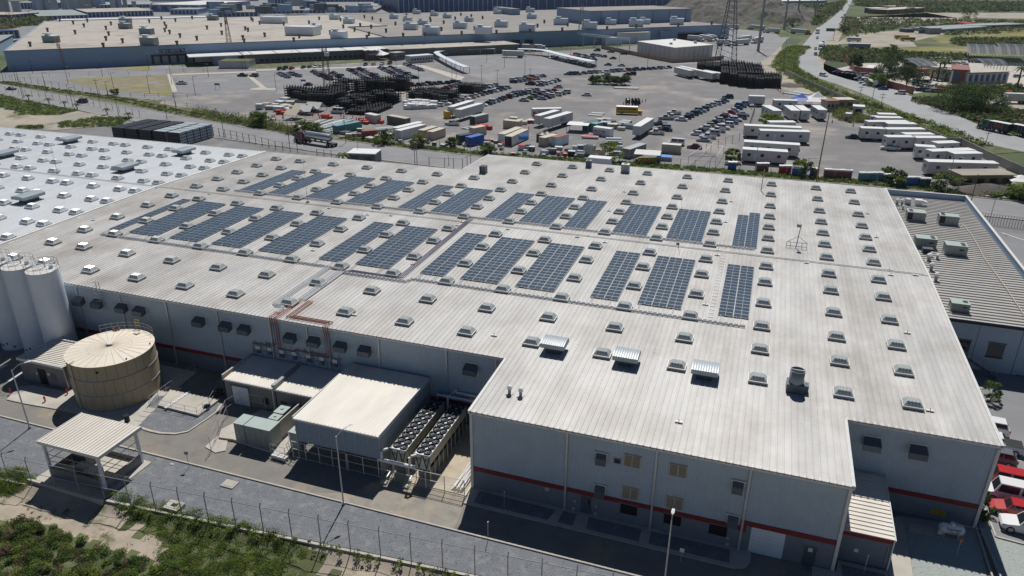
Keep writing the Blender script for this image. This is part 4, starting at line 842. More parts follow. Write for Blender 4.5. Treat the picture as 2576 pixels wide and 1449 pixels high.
mb = MB(); mb.cyl((TR+.05)*math.cos(R(-62)), (TR+.05)*math.sin(R(-62)), 5.2, 5.4, .12, 10); obj('level_port', mb, 'dark', tk)
# ---- silos
for i, (x, lab) in enumerate(((-86.6, 'rightmost tall white silo beside the tan tank'), (-90.85, 'tall white silo second from the right behind the pump house'), (-95.1, 'tall white silo third from the right at the picture edge'), (-99.5, 'leftmost tall white silo, mostly outside the picture'))):
    s = thing('silo', lab, 'silo', (x, 63.6, 0), 0, 'white silos'); r, h = 1.95, 12.5
    mb = MB(); n = 40; mb.add([(r*math.cos(2*math.pi*k/n), r*math.sin(2*math.pi*k/n), z) for z in (.1, 2.5, 5, 7.5, 10, h) for k in range(n)], [(q*n+k, q*n+(k+1) % n, (q+1)*n+(k+1) % n, (q+1)*n+k) for q in range(5) for k in range(n)]); obj('shell', mb, 'silo', s, smooth=True)
    mb = MB(); mb.cyl(0, 0, h-.01, h+.02, r, n, 0, r); mb.cyl(0, 0, h+.02, h+.16, r-.05, n, 0, .3); obj('roof', mb, 'cream' if 0 else 'offwhite', s)
    mb = MB()
    for z in (.55, 1.05): mb.tube([(r*math.cos(2*math.pi*k/24), r*math.sin(2*math.pi*k/24), h+z) for k in range(25)], .025, 4)
    for k in range(16): mb.tube([(r*math.cos(2*math.pi*k/16), r*math.sin(2*math.pi*k/16), h-.1), (r*math.cos(2*math.pi*k/16), r*math.sin(2*math.pi*k/16), h+1.05)], .022, 4)
    obj('guard_rail', mb, 'steel', s)
    mb = MB(); mb.tube([(-.3+.3*math.cos(a), -.6+.3*math.sin(a), h+.13) for a in [R(30*k) for k in range(13)]], .04, 5); obj('hatch_ring', mb, 'steel', s)
    mb = MB(); mb.tube([(.0, .5, h), (.0, .5, h+1.5)], .09, 7); obj('vent_pipe', mb, 'white', s)
    mb = MB(); mb.cyl(.9, .6, h+.05, h+.5, .25, 10); obj('filter_unit', mb, 'galv', s)
    mb = MB(); mb.cyl(0, 0, 0, .12, r+.12, n); obj('base_ring', mb, 'conc', s)
    for a, z in ((R(-75), 1.1), (R(-50), .6), (R(-95), .8)): mb = MB(); mb.box(-.12, .12, -.04, .04, z-.14, z+.14); b_ = obj('label_plate', mb, 'hood', s, ((r+.02)*math.cos(a), (r+.02)*math.sin(a), 0), a+math.pi/2)
def hydrant(c, r, u, v, label):
    x, y = T(c, r, u, v); t = thing('fire_hydrant', label, 'fire hydrant', (x, y, .1), 0, 'red hydrants'); mb = MB(); mb.cyl(0, 0, 0, .62, .09, 10); mb.cyl(0, 0, .62, .76, .13, 10, 0, .05); obj('barrel', mb, 'redp', t); mb = MB(); mb.tube([(-.2, 0, .45), (.2, 0, .45)], .055, 7); obj('outlet', mb, 'redp', t)
hydrant(0, 2, 112, 1070, 'red fire hydrant on the pavement corner at the left edge'); hydrant(0, 2, 458, 1150, 'red fire hydrant on the shaded pavement in front of the pump house'); hydrant(0, 2, 682, 1075, 'red fire hydrant between the pump house and the tan tank')
x, y = T(0, 2, 1285, 1352); t = thing('waste_drum', 'open black waste drum on the pavement in front of the tan tank', 'drum', (x, y, .12)); mb = MB(); mb.cyl(0, 0, 0, .85, .3, 18); obj('body', mb, 'black', t); mb = MB(); mb.cyl(0, 0, .85, .855, .26, 18); obj('opening', mb, 'dark', t)
# ---- pump house
ph = thing('pump_house', 'small grey block pump house with ribbed metal roof left of the tank', 'building', (-85.7, 56.7, 0)); PW, PD, PH = 7.5, 5.4, 3.05
obj('wall', MB().box(0, PW, 0, PD, 0, PH), 'shedblock', ph)
mb = MB()
for i in range(14):
    y = .05+i*(PD-.1)/14; mb.add([(-.1, y, PH+.02), (PW+.1, y, PH+.15), (PW+.1, y+.36, PH+.15), (-.1, y+.36, PH+.02), (-.1, y, PH+.10), (PW+.1, y, PH+.23), (PW+.1, y+.06, PH+.23), (-.1, y+.06, PH+.10)], [(0, 1, 2, 3), (4, 5, 6, 7), (0, 1, 5, 4), (7, 6, 2, 3)])
stuff(obj('roof_sheeting', mb, 'roof_small', ph)); mb = MB(); mb.box(-.2, -.1, -.15, PD+.15, PH-.1, PH+.2); mb.box(-.1, PW+.1, -.2, -.05, PH-.1, PH+.22); mb.box(-.1, PW+.1, PD+.0, PD+.15, PH-.1, PH+.3); obj('roof_edge', mb, 'trim', ph)
mb = MB(); mb.box(2.9, 4.2, -.03, 0, 0, 2.2); obj('door', mb, 'dark', ph); mb = MB(); mb.box(5.0, 5.8, -.03, 0, 1.0, 1.9); obj('window', mb, 'hood', ph); mb = MB(); mb.box(4.4, 4.75, -.03, 0, 1.5, 1.8); mb.box(2.45, 2.62, -.03, 0, 1.2, 1.6); obj('notice', mb, 'white', ph)
mb = MB(); mb.box(PW+.02, PW+.12, -.12, -.02, 0, PH); obj('downspout', mb, 'galv', ph)
# ---- two low sheds against the wall
def lowshed(x0, x1, label, door):
    s = thing('low_shed', label, 'shed', (x0, 60.9, 0)); w = x1-x0; D = YF-60.9; h = 3.35
    mb = MB(); mb.box(0, w, 0, .2, 0, h); mb.box(0, .2, .2, D, 0, h); mb.box(w-.2, w, .2, D, 0, h); obj('wall', mb, 'shedblock', s)
    mb = MB(); n = int(w/.42)
    for i in range(n):
        x = i*w/n; mb.add([(x, -.15, h+.05), (x+w/n, -.15, h+.05), (x+w/n, D, h+.35), (x, D, h+.35), (x, -.15, h+.12), (x+.06, -.15, h+.12), (x+.06, D, h+.42), (x, D, h+.42)], [(0, 1, 2, 3), (4, 5, 6, 7), (1, 0, 4, 5), (5, 6, 2, 1), (4, 7, 3, 0)])
    stuff(obj('roof_sheeting', mb, 'roof_small', s)); mb = MB(); mb.box(-.05, w+.0, -.27, -.16, h-.12, h+.08); obj('gutter', mb, 'trim', s)
    mb = MB(); mb.box(-.12, .12, -.2, D, h, h+.6); obj('parapet', mb, 'conc', s)
    if door:
        mb = MB()
        for k in range(12): mb.box(1.0, 3.3, -.04-.01*(k % 2), 0, .05+k*.21, .25+k*.21)
        obj('roll_up_door', mb, 'silo', s); mb = MB(); mb.box(.85, .98, -.06, 0, 0, 2.75); mb.box(3.32, 3.45, -.06, 0, 0, 2.75); mb.box(.85, 3.45, -.06, 0, 2.6, 2.75); obj('door_frame', mb, 'hood', s)
        mb = MB(); mb.box(5.3, 6.1, -.03, 0, .9, 1.8); obj('window', mb, 'dark', s)
    else:
        mb = MB(); mb.box(.5, 1.35, -.03, 0, .9, 1.8); obj('window', mb, 'dark', s); mb = MB(); mb.box(2.6, 3.4, -.03, 0, .9, 1.8); obj('window', mb, 'dark', s)
    mb = MB(); mb.box(w-.12, w-.02, -.35, -.25, 0, h); obj('downspout', mb, 'trim', s)
lowshed(-57.5, -50.35, 'low grey shed with pale roll-up door beneath the red pipes', True); lowshed(-50.2, -43.2, 'low grey shed with two dark vents next to the louvred enclosure', False)
mb = MB(); mb.box(-50.5, -50.05, 60.6, 65.9, 3.62, 4.0); tag(obj('gutter_trough', mb, 'steel'), 'grey box gutter between the two low sheds', 'gutter')
# ---- louvred enclosure
lv = thing('louvred_enclosure', 'tall equipment enclosure with blue-grey louvre walls and a pale ribbed roof', 'building', (-42.95, 54.4, 0)); LW, LD, LH = 10.15, 11.8, 5.05
mb = MB(); n = 24
for i in range(n):
    x = i*LW/n; mb.add([(x, -.25, LH+.05), (x+LW/n, -.25, LH+.05), (x+LW/n, LD, LH+.25), (x, LD, LH+.25), (x, -.25, LH+.13), (x+.06, -.25, LH+.13), (x+.06, LD, LH+.33), (x, LD, LH+.33)], [(0, 1, 2, 3), (4, 5, 6, 7), (1, 0, 4, 5), (5, 6, 2, 1), (4, 7, 3, 0)])
for i in range(0): pass
stuff(obj('roof_sheeting', mb, 'roof_small', lv)); mb = MB(); mb.box(-.05, LW+.1, -.33, -.26, LH-.12, LH+.1); mb.box(LW+.02, LW+.12, -.25, LD, LH-.15, LH+.3); mb.box(-.1, -.0, -.25, LD, LH-.15, LH+.3); mb.box(0, LW, -.2, LD, LH-.1, LH+.0); obj('roof_edge', mb, 'trim', lv)
for i in range(8):
    x = i*LW/7.0; mb = MB(); mb.box(min(x, LW-.12), min(x, LW-.12)+.12, -.1, .04, 0 if i in (0, 7) else 2.1, LH-.1); obj('column', mb, 'galvblue', lv)
for i in range(7):
    x0 = i*LW/7+.13; x1 = (i+1)*LW/7-.02
    for z0, z1 in ((2.15, 3.55), (3.6, 4.95)):
        mb = MB(); k = 11
        for q in range(k): 
            z = z0+(z1-z0)*q/k; mb.add([(x0, 0, z+.13), (x1, 0, z+.13), (x1, -.08, z), (x0, -.08, z)], [(0, 3, 2, 1), (0, 1, 2, 3)])
        obj('louvre_panel', mb, 'mesh', lv)
obj('side_wall', MB().box(LW-.06, LW, 0, LD, .0, LH-.1), 'galvblue', lv); obj('side_wall', MB().box(0, .05, 0, LD, 2.0, LH-.1), 'galvblue', lv)
for k in range(1, 6): mb = MB(); mb.box(LW+.0, LW+.06, k*1.95, k*1.95+.07, 0, LH-.15); obj('side_mullion', mb, 'galv', lv)
mb = MB(); mb.box(LW+.0, LW+.03, 0, LD, 3.4, 3.46); obj('side_rail', mb, 'galv', lv)
def box_unit(x, y, z, label, sx, sy, sz):
    t = thing('compressor', label, 'equipment', (x, y, z)); obj('cabinet', MB().box(0, sx, 0, sy, .1, sz), 'steel', t); mb = MB(); mb.box(-.05, sx+.05, -.05, sy+.05, 0, .1); obj('skid', mb, 'hood', t)
box_unit(-41.8, 57.6, .0, 'grey machine in the shade inside the louvred enclosure, left', 2.2, 3, 1.7); box_unit(-37.6, 57.6, .0, 'grey machine in the shade inside the louvred enclosure, right', 2.6, 3, 1.9)
# fence of the enclosure and chiller yard
yf = thing('yard_fence', 'pale framed mesh fence along the front of the louvred enclosure and chiller yard', 'fence', (0, 54.1, 0))
PX = [-43.5, -41.9, -40.2, -38.6, -36.9, -36.75, -34.9, -33.1, -31.3, -29.6, -27.75, -25.65, -23.5]
for x in PX: mb = MB(); mb.box(x-.035, x+.035, -.035, .035, 0, 2.15); obj('post', mb, 'trim', yf)
for a, b in zip(PX[:-1], PX[1:]):
    if b-a < .3: continue
    for z in (.12, 1.15, 2.1): mb = MB(); mb.box(a+.035, b-.035, -.02, .02, z, z+.045); obj('rail', mb, 'trim', yf)
mb = MB()
for a, b in zip(PX[:-1], PX[1:]):
    k = int((b-a)/.1)
    for i in range(k): mb.box(a+i*.1, a+i*.1+.006, -.003, .003, .12, 2.1)
stuff(obj('mesh_wire', mb, 'galv', yf))
mb = MB(); mb.box(-23.53, -23.47, .0, 1.6, .12, .17); mb.box(-23.53, -23.47, .0, 1.6, 1.15, 1.2); mb.box(-23.53, -23.47, 0, 1.6, 2.1, 2.15); obj('rail', mb, 'trim', yf)
# ---- chillers with fan rows
for cx, lab in ((-31.95, 'long air-cooled chiller with two rows of black fans, left one'), (-29.25, 'long air-cooled chiller with two rows of black fans, right one')):
    ch = thing('chiller', lab, 'chiller', (cx, 54.95, .14), 0, 'air-cooled chillers'); w, L, h = 1.7, 9.7, 3.3
    mb = MB(); mb.box(0, w, 0, L, h-.06, h); obj('fan_deck', mb, 'white', ch)
    mb = MB()
    for s in (0, 1):
        x0 = .06+s*w/2; x1 = x0+w/2-.12
        mb.add([(x0, .05, h-.1), (x0, L-.05, h-.1), ((x0+x1)/2-.04, L-.05, 1.6), ((x0+x1)/2-.04, .05, 1.6)], [(0, 1, 2, 3), (3, 2, 1, 0)]); mb.add([(x1, .05, h-.1), (x1, L-.05, h-.1), ((x0+x1)/2+.04, L-.05, 1.6), ((x0+x1)/2+.04, .05, 1.6)], [(0, 1, 2, 3), (3, 2, 1, 0)])
    obj('coil', mb, 'hood', ch)
    mb = MB(); mb.box(w-.03, w+.0, 0, L, 2.2, h-.06); mb.box(-.0, .03, 0, L, 2.2, h-.06); obj('side_panel', mb, 'cream', ch)
    mb = MB(); mb.box(.1, w-.1, .02, .06, 1.5, h-.1); obj('end_panel', mb, 'offwhite', ch)
    mb = MB()
    for s in (0, 1):
        x0 = .08+s*w/2; x1 = x0+w/2-.16; xm_ = (x0+x1)/2
        for p, q in (((x0, h-.2), (xm_, 1.6)), ((x1, h-.2), (xm_, 1.6))): mb.tube([(p[0], -.02, p[1]), (q[0], -.02, q[1])], .05, 5)
        mb.tube([(xm_+.15*math.cos(a), -.05, 2.7+.15*math.sin(a)) for a in [R(30*i) for i in range(11)]], .03, 5)
    obj('end_frame', mb, 'black', ch)
    for y in [.0+i*L/9 for i in range(10)]:
        mb = MB(); mb.box(w-.06, w+.01, y-.03, y+.03, 0, 2.2); mb.box(-.01, .06, y-.03, y+.03, 0, 2.2); obj('leg', mb, 'cream', ch)
    mb = MB(); mb.box(.15, w-.15, .3, L-.3, .25, 1.5); obj('compressor_block', mb, 'hood', ch)
    mb = MB(); mb.box(w-.02, w+.04, 0, L, h, h+.08); mb.box(-.04, .02, 0, L, h, h+.08); mb.tube([(-.1, -.12, h+.05), (w+.05, -.12, h+.05)], .06, 6); obj('top_rail', mb, 'steel', ch)
    for j in range(10):
        for s in (0, 1):
            x = w*(.26+.48*s); y = .5+j*(L-.9)/9+(.0 if s else .12)
            f = MB(); n = 18
            f.add([(x+r*math.cos(2*math.pi*i/n), y+r*math.sin(2*math.pi*i/n), z) for r, z in ((.44, h), (.42, h+.18), (.38, h+.18), (.38, h+.0)) for i in range(n)], [(q*n+i, q*n+(i+1) % n, (q+1)*n+(i+1) % n, (q+1)*n+i) for q in range(3) for i in range(n)])
            f.cyl(x, y, h+.0, h+.012, .39, n); fo = obj('fan', f, 'black', ch)
            f = MB(); f.cyl(x, y, h+.06, h+.13, .09, 8)
            for b in range(5):
                a = 2*math.pi*b/5+j; f.add([(x, y, h+.08), (x+.32*math.cos(a), y+.32*math.sin(a), h+.11), (x+.32*math.cos(a+.5), y+.32*math.sin(a+.5), h+.05)], [(0, 1, 2)])
            obj('impeller', f, 'hood', fo)
t = thing('chilled_water_pipe', 'fat white insulated pipe linking the near ends of the two chillers', 'pipe', (0, 0, 0))
mb = MB(); mb.tube([(-33.1, 54.2, 2.3), (-28.9, 54.2, 2.3)], .17, 10); obj('header', mb, 'white', t)
for x in (-32.7, -29.5): mb = MB(); mb.tube([(x, 54.2, 2.3), (x, 54.25, 3.3), (x+.15, 54.35, 3.45), (x+.5, 54.75, 3.4)], .14, 8); obj('riser', mb, 'white', t)
t = thing('chilled_water_pipe', 'blue-grey insulated pipes on the wall behind the chillers', 'pipe', (0, 0, 0))
for p in ([(-31.6, 65.7, 1.0), (-31.6, 65.7, 3.6), (-26.2, 65.7, 3.6)], [(-30.2, 65.5, .8), (-30.2, 65.5, 3.7), (-29.4, 66.3, 4.3)], [(-26.7, 65.4, .8), (-26.7, 65.4, 3.6), (-26.2, 66.3, 4.2)], [(-29.4, 66.2, 4.0), (-25.6, 66.2, 4.0)]): mb = MB(); mb.tube(p, .14, 8); obj('pipe', mb, 'silo', t)
t = thing('pipe_stack', 'heap of white pipes and ladders lying against the corner of the wing', 'pipes', (-24.9, 56.6, .14))
for i in range(12): mb = MB(); o = i*.11; mb.tube([(-.2+o*.9, -2.0+.1*(i % 3), .1+.12*(i % 4)), (.15+o*.8, 2.6+.2*(i % 4), .5+.2*(i % 3))], .045, 6); obj('pipe', mb, 'white', t)
for i, (u, v) in enumerate(((1288, 508), (1510, 550))): 
    x, y = T(1, 3, u, v, .1); t = thing('pipe_support', ('left', 'right')[i]+' pale concrete block with pipe stub in the shade before the chillers', 'concrete block', (x, y, 0)); obj('block', MB().box(-.35, .35, -.25, .25, 0, .25), 'conc', t); mb = MB(); mb.tube([(.1, .25, .1), (.1, .5, .5), (.1, 1.2, .6)], .09, 7); obj('stub', mb, 'galv', t)
# ---- transformer yard
sw = thing('switchgear', 'row of grey-green switchgear cabinets with pale tops, front of the pad', 'electrical cabinet', (-51.0, 54.2, .3))
xs_ = [0, .62, 1.2, 1.25+.1, 2.05, 2.75, 3.45, 4.1, 4.8]
prev = 0
for i, (a, b) in enumerate(((0, .66), (.66, 1.35), (1.45, 2.15), (2.15, 2.8), (2.8, 3.45), (3.45, 4.1), (4.1, 4.78))):
    mb = MB(); mb.box(a+.01, b-.01, 0, 1.75, 0, 2.4); o = obj('cabinet', mb, 'eqside', sw); mb = MB(); mb.box(a-.0, b-.0, -.08, 1.83, 2.4, 2.47); obj('top', mb, 'eqgreen', o)
    mb = MB(); mb.box((a+b)/2+.12, (a+b)/2+.18, -.05, 0, 1.2, 1.4); obj('handle', mb, 'galv', o)
def trafo(x, y, label, sx=1.1, sy=1.1, sz=1.9):
    t = thing('transformer', label, 'transformer', (x, y, .3)); obj('tank', MB().box(0, sx, 0, sy, 0, sz), 'eqside', t); mb = MB(); mb.box(-.05, sx+.05, -.05, sy+.05, sz, sz+.06); mb.box(sx*.35, sx*.6, sy*.4, sy*.6, sz+.06, sz+.16); obj('lid', mb, 'eqgreen', t)
    mb = MB()
    for k in range(6): mb.box(sx+.02, sx+.4, .1+k*(sy-.2)/6, .14+k*(sy-.2)/6, .3, sz-.3)
    obj('radiator', mb, 'black', t)
trafo(-48.6, 57.1, 'pale green transformer behind the switchgear row, nearer one', 1.15, .95, 1.7); trafo(-48.75, 58.3, 'pale green transformer behind the switchgear row, farther one', 1.2, 1.7, 1.75); trafo(-44.6, 55.2, 'pale green transformer tucked beside the louvred enclosure', 1.3, 1.2, 2.0)
mb = MB(); mb.box(-46.6, -46.45, 55.4, 60.0, .3, 2.6); tag(obj('blast_wall', mb, 'conc'), 'thin upright concrete wall between the transformers', 'wall')
hr = thing('pad_handrail', 'thin steel handrail round the left side of the transformer pad', 'handrail', (0, 0, 0))
pts = tt(0, 3, (2130, 215), (2215, 40))+tt(0, 2, (2290, 1290), (2430, 1200))+[(-51.7, 60.5)]
for p in pts: mb = MB(); mb.tube([(p[0], p[1], 0), (p[0], p[1], 2.2)], .03, 5); obj('post', mb, 'galv', hr)
for z in (1.2, 2.15): mb = MB(); mb.tube([(p[0], p[1], z) for p in pts], .022, 5); obj('rail', mb, 'galv', hr)
hr = thing('pad_handrail', 'steel handrails round the steps at the right end of the transformer pad', 'handrail', (0, 0, 0))
pts = [(-46.1, 53.7), (-44.1, 53.5), (-43.6, 54.3), (-45.5, 56.2)]
for p in pts: mb = MB(); mb.tube([(p[0], p[1], 0), (p[0], p[1], 1.5)], .03, 5); obj('post', mb, 'galv', hr)
for z in (.8, 1.45): mb = MB(); mb.tube([(p[0], p[1], z) for p in pts], .024, 5); obj('rail', mb, 'galv', hr)
x, y = T(1, 3, 245, 275); t = thing('pallet_of_blocks', 'pallet of white blocks on the road in front of the pad', 'pallet', (x, y, 0), R(-4))
for i in range(5):
    mb = MB(); mb.box(-.95+i*.38, -.62+i*.38, -.3, .3, .12, .5+.03*(i % 2)); obj('block', mb, 'offwhite', t)
for q in (-.7, .7): obj('leg', MB().box(q-.08, q+.08, -.4, .4, 0, .12), 'wood', t)
mb = MB(); mb.box(-1.3, 1.4, -.34, -.28, .12, .16); obj('bar', mb, 'steel', t)
hr = thing('slab_handrail', 'thin steel handrail round the raised concrete slab beside the tank', 'handrail', (0, 0, 0))
pts = tt(0, 2, (1505, 1195), (1990, 1300), (2115, 1200), (2235, 1010))
for p in pts+tt(0, 2, (1600, 1200), (1730, 1235), (1870, 1270), (2050, 1250)): mb = MB(); mb.tube([(p[0], p[1], .1), (p[0], p[1], 1.3)], .028, 5); obj('post', mb, 'galv', hr)
for z in (.75, 1.3): mb = MB(); mb.tube([(p[0], p[1], z) for p in pts], .02, 5); obj('rail', mb, 'galv', hr)
hr = thing('slab_handrail', 'steel handrail running back along the wall side of the slab', 'handrail', (0, 0, 0))
a, b = T(0, 2, 1520, 1180), (-66.0, 65.2); pts = [(a[0]+(b[0]-a[0])*k/6, a[1]+(b[1]-a[1])*k/6) for k in range(7)]
for p in pts: mb = MB(); mb.tube([(p[0], p[1], .1), (p[0], p[1], 1.3)], .028, 5); obj('post', mb, 'galv', hr)
for z in (.75, 1.3): mb = MB(); mb.tube([(pts[0][0], pts[0][1], z), (pts[-1][0], pts[-1][1], z)], .02, 5); obj('rail', mb, 'galv', hr)
a, b = Vector(T(0, 2, 1660, 1205, .5)), Vector(T(0, 2, 1870, 1065, .5)); mb = MB(); d = (b-a).normalized(); o = Vector((-d.y, d.x))
for k in range(12): p = a+d*k*.34; mb.prism([tuple(p-o*.2), tuple(p+d*.25-o*.2), tuple(p+d*.25+o*.2), tuple(p+o*.2)], .42, .5)
tag(obj('cable_cover', mb, 'white'), 'white ladder-like cable cover lying on the raised concrete slab', 'cable tray')
x, y = T(0, 2, 2085, 1192, .45); leaves_blue = leaves('tarp_heap', [(x+rnd.uniform(-.25, .25), y+rnd.uniform(-.15, .15), .55, .22, .12) for _ in range(20)], 'sign', 8, .25, 5); tag(leaves_blue, 'crumpled dark blue sheet lying on the raised concrete slab', 'tarp')
# ---- small white-roofed annex at lower right
sa = thing('side_annex', 'small annex with bright ribbed roof and red fascia at the foot of the wing', 'building', (11.2, 57.45, 0)); w, D, h = 4.2, 8.6, 3.45
mb = MB(); mb.box(0, w, 0, .2, 0, h-.15); mb.box(w-.2, w, .2, D, 0, h-.05); obj('wall', mb, 'block', sa)
mb = MB(); n = 16
for i in range(n):
    y = -.2+i*(D+.1)/n; z0 = h+.03+.05*i*.6; mb.add([(-.0, y, z0), (w+.05, y, z0), (w+.05, y+(D+.1)/n, z0+.03), (0, y+(D+.1)/n, z0+.03), (0, y, z0+.08), (w+.05, y, z0+.08), (w+.05, y+.07, z0+.082), (0, y+.07, z0+.082)], [(0, 1, 2, 3), (4, 5, 6, 7), (0, 1, 5, 4), (7, 6, 2, 3)])
stuff(obj('roof_sheeting', mb, 'roof_small', sa)); mb = MB(); mb.box(0, w+.02, -.1, -.0, h-.5, h+.02); obj('fascia', mb, 'red', sa)
mb = MB(); mb.add([(w+.05, -.3, h), (w+.15, -.3, h), (w+.15, D, h+.5), (w+.05, D, h+.5), (w+.05, -.3, h+.15), (w+.15, -.3, h+.15), (w+.15, D, h+.65), (w+.05, D, h+.65)], [(0, 3, 2, 1), (4, 5, 6, 7), (0, 1, 5, 4), (1, 2, 6, 5), (2, 3, 7, 6), (3, 0, 4, 7)]); obj('verge_gutter', mb, 'trim', sa)
mb = MB(); mb.box(w+.0, w+.1, -.2, -.1, 0.1, h); obj('downspout', mb, 'silo', sa); mb = MB(); mb.cyl(w-.25, -.06, 0.1, 2.6, .05, 8); obj('pipe', mb, 'steel', sa)
mb = MB(); mb.box(1.35, 1.7, -.03, 0, 1.25, 1.6); obj('notice', mb, 'white', sa)
# ---- gas tank
gt_ = thing('gas_tank', 'horizontal white gas tank with black lettering on a concrete strip', 'gas tank', (21.5, 63.9, 0), R(3))
mb = MB(); n = 24; r = .48
prof = [(-1.1, .0), (-1.08, .16), (-1.02, .29), (-.90, .42), (-.75, .48), (.75, .48), (.90, .42), (1.02, .29), (1.08, .16), (1.1, 0)]
mb.add([(x, rr*math.cos(2*math.pi*k/n), 1.0+rr*math.sin(2*math.pi*k/n)) for x, rr in prof for k in range(n)], [(q*n+k, q*n+(k+1) % n, (q+1)*n+(k+1) % n, (q+1)*n+k) for q in range(len(prof)-1) for k in range(n)]); obj('shell', mb, 'white', gt_, smooth=True)
mb = MB(); mb.cyl(0, 0, 1.45, 1.7, .2, 12); obj('valve_cover', mb, 'white', gt_)
for x in (-.6, .6): obj('leg', MB().box(x-.06, x+.06, -.3, .3, 0.05, .65), 'galv', gt_)
text('lettering', 'Supergas', .34, 'sign', gt_, (.05, -.435, 1.24), (R(58), 0, 0)); text('lettering', 'LP-GAS 2300', .16, 'sign', gt_, (.1, -.50, .93), (R(92), 0, 0))
mb = MB(); mb.tube([(.1, .1, 1.65), (.9, .15, 1.5), (2.6, .3, 1.3), (2.6, .3, 0)], .025, 5); obj('gas_line', mb, 'galv', gt_)
raised('pavement', tt(3, 3, (1420, 925), (1740, 985), (1980, 1040), (1975, 1115), (1700, 1060), (1415, 1000)), .1, 'kerb')
sgn = thing('warning_sign', 'yellow rectangular warning sign on the shaded grey wall', 'sign', (0, 0, 0)); x, z = on_wall(3, 3, 1710, 808, YC+.15); mb = MB(); mb.box(x-.62, x+.62, YC+.13, YC+.16, z-.28, z+.28); obj('panel', mb, 'yellow', sgn)
text('lettering', 'GAS L.P. PELIGRO', .14, 'black', sgn, (x, YC+.12, z+.12), (R(90), 0, 0)); text('lettering', 'NO FUMAR', .19, 'black', sgn, (x, YC+.12, z-.11), (R(90), 0, 0))
# ================================================================ ROADS AND LOTS BEYOND THE FACTORY
far_edge = [T(0, 0, -1400, 380), G(0, 211), G(250, 254), G(450, 290), G(625, 323), G(851, 352), G(969, 367), G(1219, 395), (-20, 192.5), (30, 193.0), (62, 190), (160, 178)]
near_edge = [(x-(2 if x < -100 else 0), y-15.5) for x, y in far_edge]
road = sheet('road', far_edge+near_edge[::-1], .02, 'road')
kb = MB()
for e, s in ((far_edge, 1), (near_edge, -1)):
    for (a, b) in zip(e[:-1], e[1:]):
        a, b = Vector(a), Vector(b); d = (b-a).normalized(); o = Vector((-d.y, d.x))*.15; kb.prism([tuple(a-o), tuple(b-o), tuple(b+o), tuple(a+o)], 0, .17)
struct(obj('kerb', kb, 'kerb'))
mb = MB()
mid = [((a[0]+b[0])/2, (a[1]+b[1])/2) for a, b in zip(far_edge, near_edge)]
for off in (-3.6, 0, 3.6):
    for (a, b) in zip(mid[:-1], mid[1:]):
        a, b = Vector(a), Vector(b); L = (b-a).length; d = (b-a)/L; o = Vector((-d.y, d.x)); k = int(L/9)
        for i in range(k):
            p = a+d*i*9+o*off; mb.prism([tuple(p-o*.08), tuple(p+d*3-o*.08), tuple(p+d*3+o*.08), tuple(p+o*.08)], .024, .028)
struct(obj('road_marking', mb, 'line'))
# lots, fields and verges
P0 = lambda *uv: tt(0, 0, *uv); P1 = lambda *uv: tt(1, 0, *uv); P2 = lambda *uv: tt(2, 0, *uv); P3 = lambda *uv: tt(3, 0, *uv)
sheet('dirt_lot', P0((-2600, 900), (0, 815), (600, 900), (1560, 1060), (1800, 1150), (2500, 1285))+P1((500, 1340), (2000, 1500))+[(-40, 197), (-40, 235), (-150, 300)]+P0((1560, 640), (75, 720), (-600, 760)), -.01, 'lot2')
sheet('big_lot', P0((1500, 1045), (1800, 1150), (2500, 1285))+P1((850, 1395), (1400, 1475), (2300, 1570))+[(-10, 195), (35, 195)]+tt(3, 1, (2500, 400))+P3((2200, 1440), (1200, 1190), (880, 1060), (400, 900), (150, 720), (60, 560), (-250, 420), (-700, 395))+P2((1000, 480), (0, 540))+P1((1500, 585), (0, 640))+P0((1700, 700), (1740, 930)), .0, 'lot')
sheet('parking_lot', P0((1770, 770), (2576, 730))+P1((1650, 640), (1700, 700), (2100, 800), (1540, 870), (1000, 880), (340, 960), (0, 925))+P0((2100, 960), (1800, 930)), .03, 'lot2')
sheet('parking_lot', P1((1760, 660), (1920, 560))+P2((0, 565), (300, 575), (760, 690), (560, 740), (0, 780))+P1((2250, 790)), .03, 'lot2')
sheet('grass_field', P0((620, 800), (1680, 752), (1735, 925), (1700, 960), (1120, 915), (800, 850)), .02, 'grassy_lot')
sheet('grass_field', P0((1060, 700), (1540, 655), (1500, 712), (1250, 700)), .02, 'grassy_lot')
sheet('grass_strip', P0((2500, 640), (2576, 640))+P1((1090, 600), (1330, 588), (1400, 612), (1090, 628), (0, 690))+P0((2520, 690)), .035, 'grassg')
sheet('pavement', P0((1680, 748), (1715, 745), (1785, 920), (1735, 930)), .06, 'conc')
sheet('pavement', P0((1730, 745), (2576, 716))+P1((0, 700), (1560, 655), (1560, 668), (0, 715))+P0((2576, 730), (1740, 758)), .06, 'conc')
sheet('pavement', P0((2490, 770), (2530, 762), (2576, 800))+P1((110, 888), (210, 890), (200, 905), (0, 905))+P0((2520, 905), (2520, 893), (2576, 885))+P1((40, 880)), .06, 'conc')
sheet('pavement', P1((540, 722), (640, 712), (845, 830), (985, 842), (985, 852), (750, 856), (820, 835)), .06, 'conc')
sheet('pavement', P1((1560, 650), (1640, 655), (1690, 660), (2100, 775), (2050, 820), (2010, 800), (1700, 690)), .06, 'conc')
sheet('island', P1((1690, 665), (1760, 640), (1830, 640), (2180, 770), (2120, 800), (1980, 800), (1740, 715)), .05, 'lot')
sheet('dirt_strip', P3((-130, 330), (60, 330), (150, 400), (120, 600), (300, 850), (620, 1010), (900, 1090), (560, 1000), (260, 940), (60, 860), (-60, 650)), .03, 'sand')
sheet('sand_field', P0((-300, 1080), (0, 1080), (140, 1060), (700, 1110), (1000, 1150), (1300, 1200), (1150, 1260), (560, 1310), (0, 1290), (-300, 1300)), .04, 'sand')
